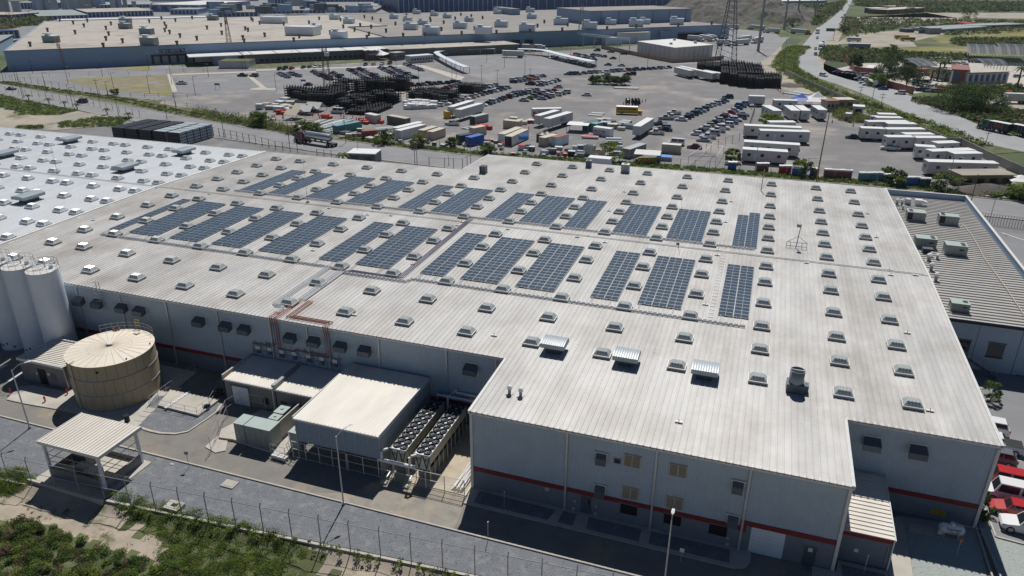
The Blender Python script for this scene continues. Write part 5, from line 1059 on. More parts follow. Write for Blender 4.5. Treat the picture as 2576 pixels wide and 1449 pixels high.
sheet('grass_field', P0((-300, 950), (0, 950), (200, 990), (620, 1090), (820, 1110), (600, 1160), (360, 1165), (0, 1080), (-300, 1050)), .05, 'grassg')
sheet('grass_verge', P0((-300, 800), (0, 818), (330, 868), (560, 905), (1180, 975), (1640, 1010), (1600, 1040), (1980, 1105), (2576, 1225), (2576, 1290), (1800, 1158), (1000, 1012), (560, 935), (0, 838)), .045, 'grassg')
sheet('grass_verge', P1((0, 1210), (300, 1320), (700, 1330), (1000, 1410), (1000, 1420), (0, 1290)), .045, 'grassg')
fv = far_edge[5:11]; sheet('grass_verge', fv+[(p[0], p[1]+5) for p in fv[::-1]], .046, 'grassg')
# highway
HN = P3((2576, 1530), (1900, 1385), (1500, 1185), (1000, 962), (700, 850), (450, 770), (330, 715), (262, 650), (248, 600), (285, 520), (370, 430), (480, 300), (620, 200), (740, 100), (800, 10), (830, -60))
HF = P3((850, -60), (848, 10), (790, 120), (740, 200), (680, 300), (590, 440), (510, 560), (500, 625), (530, 680), (620, 745), (800, 800), (1270, 905), (1650, 1050), (2100, 1250), (2576, 1400), (2900, 1520))
sheet('highway', HN+HF, .06, 'hway')
def poly_line(pts, w, z, m, name, off=0.0, dash=None):
    mb = MB()
    for a, b in zip(pts[:-1], pts[1:]):
        a, b = Vector(a), Vector(b); L = (b-a).length; d = (b-a)/L; o = Vector((-d.y, d.x))
        if dash:
            for i in range(int(L/dash[1])): p = a+d*i*dash[1]+o*off; mb.prism([tuple(p-o*w/2), tuple(p+d*dash[0]-o*w/2), tuple(p+d*dash[0]+o*w/2), tuple(p+o*w/2)], z, z+.006)
        else: mb.prism([tuple(a+o*(off-w/2)), tuple(b+o*(off-w/2)), tuple(b+o*(off+w/2)), tuple(a+o*(off+w/2))], z, z+.006)
    return struct(obj(name, mb, m))
poly_line(HN, .18, .066, 'line', 'road_marking', -1.2)
ctr = P3((2400, 1400), (1150, 925), (560, 770), (400, 690), (350, 610), (400, 520), (560, 320), (700, 180), (810, 50)); poly_line(ctr, .16, .066, 'line', 'road_marking', 0, (4, 11))
sheet('road_shoulder', HF[3:12]+P3((1650, 1075), (1400, 1000), (1180, 960), (800, 880), (640, 790), (560, 730), (560, 640), (620, 560), (700, 440), (760, 300)), .03, 'sand')
sheet('grass_verge', HN[:14]+P3((450, 320), (300, 440), (200, 560), (100, 600), (140, 720), (330, 820), (600, 960), (900, 1080), (1200, 1180), (1600, 1330), (1900, 1480), (2100, 1560)), .035, 'grassg')
sheet('access_road', P3((-60, 530), (110, 380), (220, 370), (0, 590), (-120, 640))+P2((2250, 600), (1590, 640), (1590, 655), (2100, 640)), .035, 'road')
sheet('truck_yard', P2((1850, 610), (2120, 470), (1950, 360), (2250, 270))+P3((-330, 290), (60, 330), (130, 375), (0, 470))+P2((2400, 560), (2250, 600)), .03, 'road')
# right-hand fields
sheet('dirt_yard', P3((940, 640), (1400, 620), (2000, 610), (2700, 640), (2700, 900), (1900, 860), (1500, 940), (1150, 960), (660, 730), (640, 700)), .02, 'conc')
sheet('field', P3((1000, 470), (2700, 470), (2700, 570), (1980, 560), (1040, 530)), .02, 'field')
sheet('field', P3((1600, 370), (2700, 280), (2700, 400), (1750, 440)), .02, 'field')
sheet('dirt_yard', P3((640, 460), (780, 380), (850, 340), (1400, 300), (2400, 240), (2600, 250), (1700, 360), (1450, 420), (1500, 470), (1040, 470), (780, 440)), .025, 'sand')
sheet('dirt_yard', P3((1250, 1400), (2200, 940), (2700, 960), (2700, 1140), (2300, 1040)), .02, 'sand')
sheet('field', P3((900, 170), (2700, 190), (2700, 130), (1600, 130), (2300, 250), (900, 240)), .018, 'sand')

# ================================================================ VEHICLES
def car_meshes(kind):
    d = {'sedan': (4.5, 1.78, 1.45, .92, (-.95, -.45, .75, 1.55), (.62, .80)), 'hatch': (3.9, 1.7, 1.5, .93, (-.95, -.45, 1.35, 1.8), (.66, .85)), 'suv': (4.7, 1.86, 1.75, 1.05, (-.95, -.5, 1.85, 2.2), (.8, 1.0)),
         'pickup': (5.3, 1.88, 1.78, 1.08, (-1.05, -.6, .45, .7), (.85, .95)), 'van': (5.1, 1.9, 2.1, 1.1, (-1.75, -1.3, 2.3, 2.45), (.9, 1.05))}[kind]
    L, Wd, H, belt, cab, (zh, zb) = d; h = Wd/2; f = -L/2; r = L/2
    st = [(f, .5, zh*.75, .80), (f+.12, .36, zh, .9), (f+.5, .26, zh+.06, 1.0), (cab[0], .26, belt-.02, 1.0), (cab[1], .26, belt, 1.0), (cab[2], .26, belt, 1.0), (min(cab[3], r-.2), .26, zb+.05 if kind in ('sedan',) else belt, 1.0), (r-.08, .32, zb if kind == 'sedan' else belt-.05, .93), (r, .45, zb*.8, .86)]
    b = MB(); vs = []
    for x, z0, z1, ws in st:
        w = h*ws; vs += [(x, -w+.06, z0), (x, -w, (z0+z1)*.5), (x, -w+.09, z1), (x, w-.09, z1), (x, w, (z0+z1)*.5), (x, w-.06, z0)]
    n = len(st); fs = []
    for i in range(n-1):
        for k in range(6): fs.append((i*6+k, i*6+(k+1) % 6, (i+1)*6+(k+1) % 6, (i+1)*6+k))
    fs += [tuple(range(5, -1, -1)), tuple((n-1)*6+k for k in range(6))]
    b.add(vs, [q[::-1] for q in fs])
    wb, wr = h-.10, h-.24
    c0, c1, c2, c3 = cab; c3 = min(c3, r-.1); zt = H
    cabv = [(c0, -wb, belt-.03), (c3, -wb, belt-.03), (c3, wb, belt-.03), (c0, wb, belt-.03), (c1, -wr, zt), (c2, -wr, zt), (c2, wr, zt), (c1, wr, zt)]
    b.add(cabv, [(0, 3, 2, 1), (4, 5, 6, 7), (0, 1, 5, 4), (1, 2, 6, 5), (2, 3, 7, 6), (3, 0, 4, 7)])
    if kind == 'pickup': b.box(c3+.05, r-.12, -h+.12, h-.12, belt-.02, belt+.005, 1)
    g = MB()
    def pane(p0, p1, p2, p3, inset, off):
        P = [Vector(p) for p in (p0, p1, p2, p3)]; c = sum(P, Vector())/4; nrm = (P[1]-P[0]).cross(P[3]-P[0]).normalized()
        if nrm.dot(c-Vector((0, 0, 1))) < 0: nrm = -nrm
        Q = [c+(p-c)*inset+nrm*off for p in P]; g.add([tuple(q) for q in Q], [(0, 1, 2, 3)])
    v = [Vector(p) for p in cabv]
    pane(v[0], v[3], v[7], v[4], .86, .012); pane(v[1], v[2], v[6], v[5], .84, .012)
    for s in (0, 1):
        a0, a1, a2, a3 = (v[0], v[1], v[5], v[4]) if s == 0 else (v[3], v[2], v[6], v[7])
        m0 = a0.lerp(a1, .52); m1 = a3.lerp(a2, .5)
        lo = lambda p, q: p.lerp(q, .13); hi = lambda p, q: p.lerp(q, .88)
        pane(lo(a0, a3).lerp(m0, .1), lo(m0, m1).lerp(a0, .05), hi(m0, m1).lerp(a3, .05), hi(a0, a3).lerp(m1, .04), .97, .014)
        pane(lo(m0, m1).lerp(a1, .05), lo(a1, a2).lerp(m0, .1), hi(a1, a2).lerp(m1, .04), hi(m0, m1).lerp(a2, .05), .97, .014)
    w = MB(); R_ = .36 if kind in ('suv', 'pickup', 'van') else .31; n = 14
    w.add([(R_*math.cos(2*math.pi*k/n), y, R_*math.sin(2*math.pi*k/n)) for y in (-.11, .11) for k in range(n)], [tuple(range(n)), tuple(range(2*n-1, n-1, -1))]+[(k, n+k, n+(k+1) % n, (k+1) % n) for k in range(n)], 0)
    w.add([(R_*.62*math.cos(2*math.pi*k/n), y, R_*.62*math.sin(2*math.pi*k/n)) for y in (-.118, .118) for k in range(n)], [tuple(range(n)), tuple(range(2*n-1, n-1, -1))], 1)
    bm = b.mesh('body', ['car_white', 'dark']); 
    if kind == 'pickup': pass
    lt = MB(); lt.box(f+.02, f+.14, -h*.85, -h*.5, zh*.72, zh*.92, 0); lt.box(f+.02, f+.14, h*.5, h*.85, zh*.72, zh*.92, 0)
    tl = MB(); tl.box(r-.1, r+.005, -h*.88, -h*.62, zb*.72, zb*.98, 0); tl.box(r-.1, r+.005, h*.62, h*.88, zb*.72, zb*.98, 0)
    x1, x2 = f+.82, r-.85
    return dict(body=bm, glass=g.mesh('window', 'glass'), wheel=w.mesh('wheel', ['tyre', 'rim']), R=R_, wx=(x1, x2), wy=h-.1, lamp=lt.mesh('headlight', 'lamp'), tail=tl.mesh('tail_light', 'tail'), L=L)
CM = {k: car_meshes(k) for k in ('sedan', 'hatch', 'suv', 'pickup', 'van')}
_far = {}
def car(x, y, rz, kind, col, label, group=None, detail=1, z=0.0, cat='car'):
    """detail 0: one mesh; 1: body, windows, wheels; heading -x local is the front"""
    cm = CM[kind]; nm = {'pickup': 'pickup_truck', 'van': 'van'}.get(kind, 'car'); cat = {'pickup': 'pickup', 'van': 'van'}.get(kind, cat)
    if detail == 0:
        key = (kind, col)
        if key not in _far:
            mb = MB(); mats = ['car_'+col, 'glass', 'tyre']
            for me, mi, off in ((cm['body'], 0, (0, 0, 0)), (cm['glass'], 1, (0, 0, 0))):
                mb.add([tuple(q.co) for q in me.vertices], [tuple(p.vertices) for p in me.polygons], mi)
            for wx in cm['wx']:
                for s in (-1, 1): mb.add([(q.co.x+wx, q.co.y+s*cm['wy'], q.co.z+cm['R']) for q in cm['wheel'].vertices], [tuple(p.vertices) for p in cm['wheel'].polygons], 2)
            _far[key] = mb.mesh(nm, mats)
        o = link(nm, _far[key], None, (x, y, z), rz); return tag(o, label, cat, group)
    t = thing(nm, label, cat, (x, y, z), rz, group)
    link('body', cm['body'], t, mtl='car_'+col); link('windows', cm['glass'], t)
    for wx in cm['wx']:
        for s in (-1, 1): link('wheel', cm['wheel'], t, (wx, s*cm['wy'], cm['R']))
    if detail > 1: link('headlights', cm['lamp'], t); link('tail_lights', cm['tail'], t)
    return t
# cars in the near right car park
near_cars = [((3, 3, 2300, 35), 'suv', 'white', 'white car farthest along the row beside the factory corner, only its nose in view'), ((3, 3, 2385, 190), 'pickup', 'white', 'white pickup beside the factory corner, second from the back'), ((3, 3, 2350, 320), 'hatch', 'grey', 'grey hatchback behind the empty bay beside the factory corner'),
             ((3, 3, 2400, 540), 'suv', 'red', 'red off-roader between the empty bay and the long minivan'), ((3, 3, 2440, 680), 'van', 'white', 'long white minivan with dark roof window near the factory corner'), ((3, 3, 2430, 830), 'sedan', 'red', 'bright red saloon between the minivan and the large white wagon'), ((3, 3, 2500, 1010), 'suv', 'white', 'large white wagon nearest the viewer in the right car park')]
ys = [84.6, 81.2, 78.6, 74.6, 71.9, 69.6, 67.2]; xs_c = [28.6, 28.9, 28.4, 28.0, 28.3, 28.1, 28.6]
for (p, k, c, lb), y, x in zip(near_cars, ys, xs_c): car(x, y, R(-4), k, c, lb, 'cars parked beside the factory corner', 2)

PAL = ['white', 'white', 'silver', 'silver', 'grey', 'black', 'white', 'grey', 'silver', 'black', 'blue', 'maroon', 'white', 'red']
HW = lambda c, r, a, b: math.atan2(*(lambda p, q: (q[1]-p[1], q[0]-p[0]))(T(c, r, *a), T(c, r, *b)))
CN = dict(sedan='saloon', hatch='hatchback', suv='off-roader', pickup='pickup', van='van')
def row(tile, p, q, n, rz, desc, group, detail=0, pal=PAL, kinds=('sedan', 'hatch', 'suv', 'sedan', 'hatch', 'suv'), seed=None, jit=.25, colors=None):
    a, b = Vector(T(*tile, *p)), Vector(T(*tile, *q)); r_ = random.Random(hash(str(p)+str(q)) % 1000 if seed is None else seed)
    r_ = random.Random(int(p[0]*7+p[1]*13+q[0]*3)); 
    for i in range(n):
        t = i/max(1, n-1); c = colors[i] if colors else r_.choice(pal); k = r_.choice(kinds); pt = a.lerp(b, t)
        car(pt.x+r_.uniform(-jit, jit), pt.y+r_.uniform(-jit, jit), rz+r_.uniform(-.03, .03)+(math.pi if r_.random() < .35 else 0), k, c, f'{c} {CN[k]}, {ordn(i)} from the left in {desc}', group, detail)
t20, t10, t30 = (2, 0), (1, 0), (3, 0)
hA = HW(1, 0, (1810, 1078), (1890, 1082)); g1 = 'cars in the big dusty lot'
row(t10, (1850, 1070), (2520, 892), 15, hA, 'the nearest long row left of centre', g1, 1, colors=['white', 'white', 'black', 'grey', 'white', 'white', 'beige', 'white', 'grey', 'black', 'blue', 'white', 'black', 'grey', 'silver'])
row(t10, (2230, 905), (2400, 868), 5, hA, 'the short row beside the small black rack block', g1)
row(t10, (2235, 1080), (2565, 975), 9, hA, 'the row behind the white van', g1, 1)
x, y = T(1, 0, 2155, 1085); car(x, y, hA, 'van', 'white', 'white passenger van at the left end of the second row', g1, 1)
x, y = T(1, 0, 820, 1140); car(x, y, hA, 'van', 'white', 'white passenger van parked beside the black racks', None, 1)
row(t20, (10, 950), (245, 915), 6, hA, 'the left cluster behind the long rows', g1)
row(t20, (20, 972), (200, 930), 5, hA, 'the front line of the left cluster', g1)
row(t20, (120, 1020), (240, 985), 3, hA, 'the short line in front of the left cluster', g1, 0, colors=['silver', 'green', 'grey'])
row(t20, (300, 1003), (540, 940), 6, hA, 'the right cluster beside the open ground', g1)
row(t20, (280, 965), (420, 925), 4, hA, 'the back line of the right cluster', g1)
row(t20, (15, 815), (300, 775), 9, hA, 'the crowded row along the bus lane', g1)
row(t20, (20, 835), (240, 800), 6, hA, 'the second crowded row by the bus lane', g1, 0, colors=['maroon', 'silver', 'grey', 'orange', 'red', 'white'])
row(t20, (180, 855), (370, 835), 6, hA, 'the third row left of the open ground', g1)
row(t20, (280, 865), (460, 820), 5, hA, 'the front row left of the open ground', g1)
for (c, u, v, k, cl, lb) in ((2, 465, 885, 'sedan', 'silver', 'silver saloon parked alone left of the open ground'), (2, 750, 965, 'sedan', 'white', 'white saloon alone in the middle of the open ground'), (2, 2170, 990, 'suv', 'black', 'black off-roader alone above the diagonal rows'), (2, 945, 770, 'suv', 'silver', 'silver off-roader just behind the green bush'), (2, 1160, 757, 'sedan', 'black', 'black saloon in front of the far row, left of a pair'), (2, 1205, 755, 'suv', 'black', 'black off-roader in front of the far row, right of a pair'),
                            (1, 525, 862, 'sedan', 'maroon', 'maroon saloon alone in the far parking lot'), (0, 2440, 770, 'pickup', 'black', 'black pickup at the far parking kerb'), (0, 1830, 850, 'pickup', 'white', 'white and black pickup in the empty part of the far lot'), (0, 115, 905, 'sedan', 'black', 'dark saloon driving on the road at the left edge'), (0, 828, 1035, 'suv', 'black', 'dark off-roader driving on the road past the palms'), (2, 1015, 595, 'sedan', 'black', 'black saloon alone in the far right lot'), (2, 965, 660, 'sedan', 'grey', 'grey saloon near the lane in the far right lot, left of a pair'), (2, 1100, 668, 'sedan', 'silver', 'silver saloon near the lane in the far right lot, right of a pair'), (2, 1128, 550, 'suv', 'black', 'black off-roader by the brown fence of the white hall'), (2, 995, 530, 'suv', 'grey', 'grey off-roader at the far edge of the right lot'), (2, 855, 515, 'suv', 'black', 'black off-roader at the back corner of the right lot')):
    x, y = T(c, 0, u, v); car(x, y, hA, k, cl, lb, None, 1 if v > 840 else 0)
row(t20, (565, 755), (660, 752), 3, hA, 'the far row, leftmost group', g1); row(t20, (715, 745), (1570, 688), 17, hA, 'the far row along the access road', g1)
row(t20, (565, 575), (830, 615), 9, R(75), 'the back line of the far right lot', 'cars in the far right lot'); row(t20, (630, 560), (810, 590), 7, R(75), 'the second line of the far right lot', 'cars in the far right lot'); row(t20, (820, 560), (930, 578), 4, hA, 'the short line right of the far lot', 'cars in the far right lot')
row(t20, (400, 590), (820, 672), 11, R(75), 'the line beneath the long canopy', 'cars in the far right lot')
row(t10, (1570, 868), (2030, 835), 9, hA, 'the line above the black rack blocks', 'cars in the far parking lot', 0, colors=['maroon', 'black', 'silver', 'black', 'black', 'black', 'black', 'maroon', 'silver']); row(t10, (1910, 895), (2030, 870), 4, hA, 'the short line right of the black rack blocks', 'cars in the far parking lot', 0, colors=['red', 'grey', 'silver', 'silver'])
g2 = 'cars in the far parking lot'; hB = hA
row(t10, (250, 750), (320, 785), 4, hB, 'the first loose group of the far lot', g2, 0, colors=['silver', 'white', 'silver', 'silver']); row(t10, (355, 745), (430, 775), 4, hB, 'the second loose group of the far lot', g2, 0, colors=['black', 'silver', 'grey', 'silver'])
row(t10, (580, 730), (750, 808), 8, hB, 'the diagonal line left of the pale kerb', g2, 0, colors=['black', 'silver', 'grey', 'silver', 'maroon', 'maroon', 'black', 'maroon']); row(t10, (780, 745), (930, 830), 8, hB, 'the diagonal line right of the pale kerb', g2)
row(t10, (950, 712), (1140, 812), 10, hB, 'the left block, left line, of the far lot', g2); row(t10, (1050, 705), (1250, 806), 11, hB, 'the left block, right line, of the far lot', g2)
row(t10, (1255, 690), (1500, 800), 11, hB, 'the right block, left line, of the far lot', g2); row(t10, (1360, 688), (1595, 792), 11, hB, 'the right block, right line, of the far lot', g2)
row(t10, (1520, 660), (1670, 715), 6, hB, 'the short diagonal line by the walkway kerb', g2)
row(t10, (235, 703), (360, 697), 3, R(100), 'the group parked at the far kerb, left', g2, 0, colors=['black', 'black', 'maroon']); row(t10, (480, 688), (655, 680), 4, R(100), 'the group parked at the far kerb, middle', g2, 0, colors=['black', 'grey', 'white', 'white']); row(t10, (1100, 660), (1350, 645), 4, R(100), 'the far kerb group by the white tent', g2, 0, colors=['blue', 'white', 'silver', 'maroon'])
row((0, 0), (2560, 772), (2576, 770), 1, hB, 'the far lot, standing alone by the kerb', None)
# right diagonal rows
g3 = 'cars in the diagonal rows at right'; hC = HW(2, 0, (1650, 1215), (1760, 1222))
row(t20, (1550, 1205), (1600, 1195), 2, hC, 'the left end of the diagonal rows', g3, 1, colors=['silver', 'white'], kinds=('pickup',)); row(t20, (1705, 1215), (1920, 1110), 7, hC, 'the lower part of the left diagonal row', g3, 1, colors=['white', 'black', 'grey', 'black', 'teal', 'silver', 'grey'])
row(t20, (1970, 1080), (2130, 1025), 5, hC, 'the upper part of the left diagonal row', g3, 1, colors=['silver', 'white', 'white', 'blue', 'blue'])
row(t20, (1850, 1360), (2330, 1060), 13, hC, 'the left line of the right diagonal row', g3, 1, colors=['white', 'black', 'white', 'beige', 'black', 'white', 'maroon', 'white', 'red', 'white', 'blue', 'blue', 'silver'])
row(t20, (1920, 1425), (2330, 1170), 10, hC, 'the right line of the right diagonal row', g3, 1, colors=['silver', 'white', 'silver', 'white', 'white', 'white', 'blue', 'white', 'grey', 'black'], kinds=('pickup', 'suv', 'suv', 'sedan'))
x, y = T(2, 0, 1630, 1150); car(x, y, hC, 'pickup', 'white', 'white pickup with a grey box bed above the diagonal rows', g3, 1)
for (c, r, u, v, k, cl, lb) in ((2, 0, 1450, 1352, 'pickup', 'white', 'white pickup beside the long white trailer'), (2, 0, 1530, 1300, 'suv', 'silver', 'silver car behind the white pickup at the long trailer'), (2, 0, 1545, 1318, 'sedan', 'black', 'black car behind the white pickup at the long trailer'), (2, 0, 1485, 1262, 'pickup', 'black', 'dark flatbed truck at the head of the long trailer'), (2, 0, 1650, 1460, 'van', 'white', 'white van at the near edge of the parking rows'), (2, 1, 1835, 45, 'sedan', 'maroon', 'dark red saloon below the parking rows'), (1, 0, 1975, 1260, 'pickup', 'white', 'white pickup in front of the pair of big trailers'), (3, 0, 850, 1395, 'sedan', 'black', 'black saloon parked among the office trailers'), (3, 1, 1225, 60, 'pickup', 'white', 'white crew-cab pickup among the office trailers')):
    x, y = T(c, r, u, v); car(x, y, hC, k, cl, lb, None, 1)
# highway traffic and cars by the roadside buildings
for (u, v, a, k, cl, lb) in ((353, 545, 100, 'hatch', 'maroon', 'dark red car on the bend of the highway'), (478, 558, 95, 'suv', 'grey', 'grey car on the highway behind the bend'), (478, 500, 90, 'sedan', 'grey', 'dark car on the highway below the white lorry'), (553, 435, 80, 'sedan', 'grey', 'grey car on the highway right of the white lorry'), (495, 392, 85, 'suv', 'silver', 'pale car on the highway between the two lorries'), (557, 770, 130, 'suv', 'white', 'white car on the highway before the bend'), (740, 182, 80, 'sedan', 'black', 'tiny dark car far up the highway, nearer of two'), (767, 155, 80, 'sedan', 'black', 'tiny dark car far up the highway, farther of two'), (757, 112, 80, 'sedan', 'white', 'tiny white car far up the highway'), (815, 60, 80, 'sedan', 'grey', 'tiny grey car near the vanishing end of the highway')):
    x, y = T(3, 0, u, v); car(x, y, R(a), k, cl, lb, 'traffic on the highway', 0, .066)
g4 = 'cars by the roadside compound'
row(t30, (690, 735), (1075, 778), 9, hA, 'the line along the brown roadside wall', g4, 0); row(t30, (925, 805), (1000, 862), 4, hA, 'the line beside the highway lay-by', g4, 0, colors=['silver', 'grey', 'white', 'white'], kinds=('suv', 'pickup')); row(t30, (1110, 880), (1150, 905), 2, hA, 'the pair by the roadside tree', g4, 0, colors=['black', 'blue'])
row(t30, (1450, 615), (1820, 605), 9, R(100), 'the pale line in the impound yard', g4, 0, colors=['white', 'silver', 'white', 'blue', 'white', 'silver', 'white', 'white', 'white'], kinds=('pickup', 'suv')); row(t30, (1750, 645), (1950, 645), 5, hA, 'the second line in the impound yard', g4, 0); row(t30, (1490, 860), (1750, 900), 7, hA, 'the front line before the stone building', g4, 0, colors=['silver', 'silver', 'silver', 'white', 'silver', 'white', 'silver']); row(t30, (1500, 835), (1600, 830), 4, hA, 'the second line before the stone building', g4, 0); row(t30, (1480, 915), (1700, 930), 5, hA, 'the line nearest the highway wall', g4, 0); row(t30, (1760, 930), (1890, 905), 3, hA, 'the line by the stone building ramp', g4, 0)
row(t30, (1520, 765), (1780, 760), 6, hA, 'the line behind the palm trunks', g4, 0, kinds=('pickup', 'suv')); row(t30, (2010, 608), (2130, 630), 2, hA, 'the yard beside the black canopies', g4, 0, colors=['silver', 'silver'], kinds=('pickup',)); row(t30, (2500, 780), (2600, 770), 2, hA, 'the right edge of the impound yard', g4, 0)
for (u, v, cl, lb) in ((1228, 628, 'white', 'white car alone at the back of the impound yard'), (1325, 950, 'white', 'white off-roader on the highway verge'), (1968, 668, 'white', 'white car alone before the black canopies')): x, y = T(3, 0, u, v); car(x, y, hA, 'suv', cl, lb, g4, 0)
# ---- lorries, trailers, bus
WH = CM['suv']['wheel']
def wheels(t, xs_, y=1.05, R_=.5, par=None):
    for x in xs_:
        for s in (-1, 1): o = link('wheel', WH, t, (x, s*y, R_)); o.scale = (R_/.36, 2.4, R_/.36)
def semi_trailer(x, y, rz, L, label, m='offwhite', group=None, h=2.75, z0=1.15, W_=2.5, cat='trailer', parked=True):
    t = thing('semi_trailer', label, cat, (x, y, 0), rz, group)
    mb = MB(); mb.box(-L/2, L/2, -W_/2, W_/2, z0, z0+h); obj('box_body', mb, m, t)
    mb = MB(); mb.box(-L/2+.0, L/2, -W_/2-.02, W_/2+.02, z0+h, z0+h+.04); obj('roof', mb, 'white', t)
    mb = MB(); mb.box(-L/2+.5, L/2-.3, -.5, .5, z0-.25, z0); mb.box(L/2-3.6, L/2-.6, -1.0, 1.0, .45, z0-.25); obj('chassis', mb, 'black', t)
    wheels(t, (L/2-3.0, L/2-1.6))
    if parked: mb = MB(); mb.box(-L/2+2.4, -L/2+2.55, -.8, -.65, 0, z0); mb.box(-L/2+2.4, -L/2+2.55, .65, .8, 0, z0); obj('landing_legs', mb, 'steel', t)
    mb = MB()
    for k in range(int(L/1.2)): mb.box(-L/2+.1+k*1.2, -L/2+.14+k*1.2, -W_/2-.02, -W_/2, z0+.1, z0+h-.05)
    obj('side_ribs', mb, 'galv', t)
    return t
def cab(t, x0, m, sleeper=True):
    mb = MB(); mb.extr([(-1.15, .6), (1.15, .6), (1.15, 2.6), (1.0, 3.4), (-1.0, 3.4), (-1.15, 2.6)], x0-2.1, x0, 0); mb.add([(x0-3.9, -.8, .6), (x0-3.9, .8, .6), (x0-3.9, .75, 1.6), (x0-3.9, -.75, 1.6), (x0-2.1, -1.0, .6), (x0-2.1, 1.0, .6), (x0-2.1, .95, 2.0), (x0-2.1, -.95, 2.0)], [(0, 3, 2, 1)[::-1], (3, 2, 6, 7), (0, 4, 7, 3), (1, 2, 6, 5), (0, 1, 5, 4)], 0); obj('cab', mb, m, t)
    mb = MB(); mb.add([(x0-2.12, -.95, 2.05), (x0-2.12, .95, 2.05), (x0-2.12, .9, 2.75), (x0-2.12, -.9, 2.75)], [(0, 1, 2, 3)]); mb.box(x0-1.9, x0-1.1, -1.17, 1.17, 1.9, 2.6); obj('windscreen', mb, 'glass', t)
    mb = MB(); mb.box(x0-3.92, x0-3.9, -.5, .5, .8, 1.5); obj('grille', mb, 'galv', t); mb = MB(); mb.box(x0-4.1, x0-3.9, -1.15, 1.15, .4, .75); obj('bumper', mb, 'galv', t); wheels(t, (x0-3.0, x0-.6, x0+.8))
def truck(x, y, rz, L, label, cabm='white', bodym='offwhite', group='lorries', cat='lorry'):
    t = semi_trailer(x, y, rz, L, label, bodym, group, cat=cat, parked=False); t.name = 'lorry'; cab(t, -L/2+1.0-.9, cabm); return t
def edge(c, r, p, q):
    a, b = Vector(T(c, r, *p)), Vector(T(c, r, *q)); return a, b, math.atan2((b-a).y, (b-a).x), (b-a).length
def box_at(c, r, p, q, wid, fn, **k):     # long near bottom edge p-q, body extends away from the viewer
    a, b, an, L = edge(c, r, p, q); m = (a+b)/2; n_ = Vector((-math.sin(an), math.cos(an)))
    if n_.dot(m) < 0: n_ = -n_
    m = m+n_*wid/2; return fn(m.x, m.y, an, L, **k)
def container(x, y, rz, L, label=None, m='offwhite', h=2.6, W_=2.4, roof=None, group=None, name='shipping_container', cat='container', opening=None, lift=.1):
    t = thing(name, label, cat, (x, y, 0), rz, group); n = max(6, int(L/.35)); pr = []
    for i in range(n): s = -L/2+i*L/n; pr += [(s, 0), (s+L/n*.5, 0), (s+L/n*.6, .05), (s+L/n*.9, .05)]
    pr.append((L/2, 0)); k = len(pr); mb = MB()
    for s in (-1, 1): mb.add([(a, s*(W_/2-b), z) for z in (lift, h) for a, b in pr], [(i, i+1, k+i+1, k+i) for i in range(k-1)])
    mb.box(-L/2-.0, -L/2+.06, -W_/2, W_/2, lift, h); mb.box(L/2-.06, L/2, -W_/2, W_/2, lift, h); obj('shell', mb, m, t)
    mb = MB(); mb.box(-L/2, L/2, -W_/2-.03, W_/2+.03, h, h+.06); mb.box(-L/2, L/2, -W_/2-.03, W_/2+.03, lift-.1, lift+.02); obj('roof', mb, roof or m, t)
    mb = MB()
    for yy in (-.35, .0, .35): mb.box(-L/2-.03, -L/2, yy-.02+.2, yy+.02+.2, lift+.1, h-.1)
    obj('door_bars', mb, 'steel', t)
    if opening: mb = MB(); mb.box(-L/2-.02, -L/2-.005, -W_/2+.1, W_/2-.1, lift+.05, h-.1); obj('opening', mb, 'dark', t)
    return t
gS = 'trailers and containers in the big lot'
box_at(1, 0, (1320, 1243), (1505, 1278), 2.4, container, label='olive container behind the pile of white sheets', m='olive', h=2.7, roof='conc', group=gS)
box_at(1, 0, (1100, 1222), (1205, 1245), 2.3, container, label='small white box container beside red barrels', m='offwhite', h=2.7, group=gS)
box_at(1, 0, (822, 1350), (1070, 1300), 2.4, container, label='long teal container among the pipes by the road', m='teal', roof='teal', h=2.5, group=gS)
box_at(1, 0, (1082, 1408), (1232, 1395), 2.4, container, label='rust-brown container by the road verge', m='brownred', roof='brownred', h=2.6, group=gS)
box_at(1, 0, (1460, 1412), (1715, 1345), 2.4, container, label='long white cabin stack, front one by the verge', m='white', h=2.9, group=gS); box_at(1, 0, (1430, 1385), (1690, 1320), 2.4, container, label='long white cabin stack, rear one by the verge', m='white', h=2.9, group=gS)
box_at(1, 0, (1695, 1400), (1835, 1355), 2.4, container, label='tan container left of its twin near the verge', m='cream', roof='cream', group=gS); box_at(1, 0, (1785, 1415), (1910, 1372), 2.4, container, label='tan container right of its twin near the verge', m='cream', roof='cream', group=gS)
box_at(1, 0, (2060, 1455), (2190, 1432), 2.4, container, label='dark green container left of the blue one', m='greenp', roof='black', group=gS); box_at(1, 0, (2165, 1475), (2298, 1440), 2.4, container, label='bright blue container near the verge', m='bluep', roof='bluep', group=gS)
box_at(1, 0, (2195, 1375), (2320, 1350), 2.4, container, label='beige container behind the blue one', m='cream', roof='cream', group=gS); box_at(1, 0, (2205, 1255), (2340, 1222), 2.4, container, label='grey container beside a blue cart in the big lot', m='steel', roof='eqgreen', group=gS, opening=True)
box_at(1, 0, (2065, 1220), (2290, 1150), 2.5, semi_trailer, label='big white trailer of a pair, nearer one with dark open end', group=gS); box_at(1, 0, (1990, 1190), (2200, 1120), 2.5, semi_trailer, label='big white trailer of a pair, rear one', group=gS); box_at(1, 0, (1940, 1200), (1975, 1195), 4, container, label='small orange-brown container end behind the white trailers', m='yellow', roof='yellow', h=2.4, group=gS)
box_at(2, 0, (-90, 1290), (70, 1305), 2.4, container, label='beige container right of the red stillages', m='cream', roof='cream', group=gS)
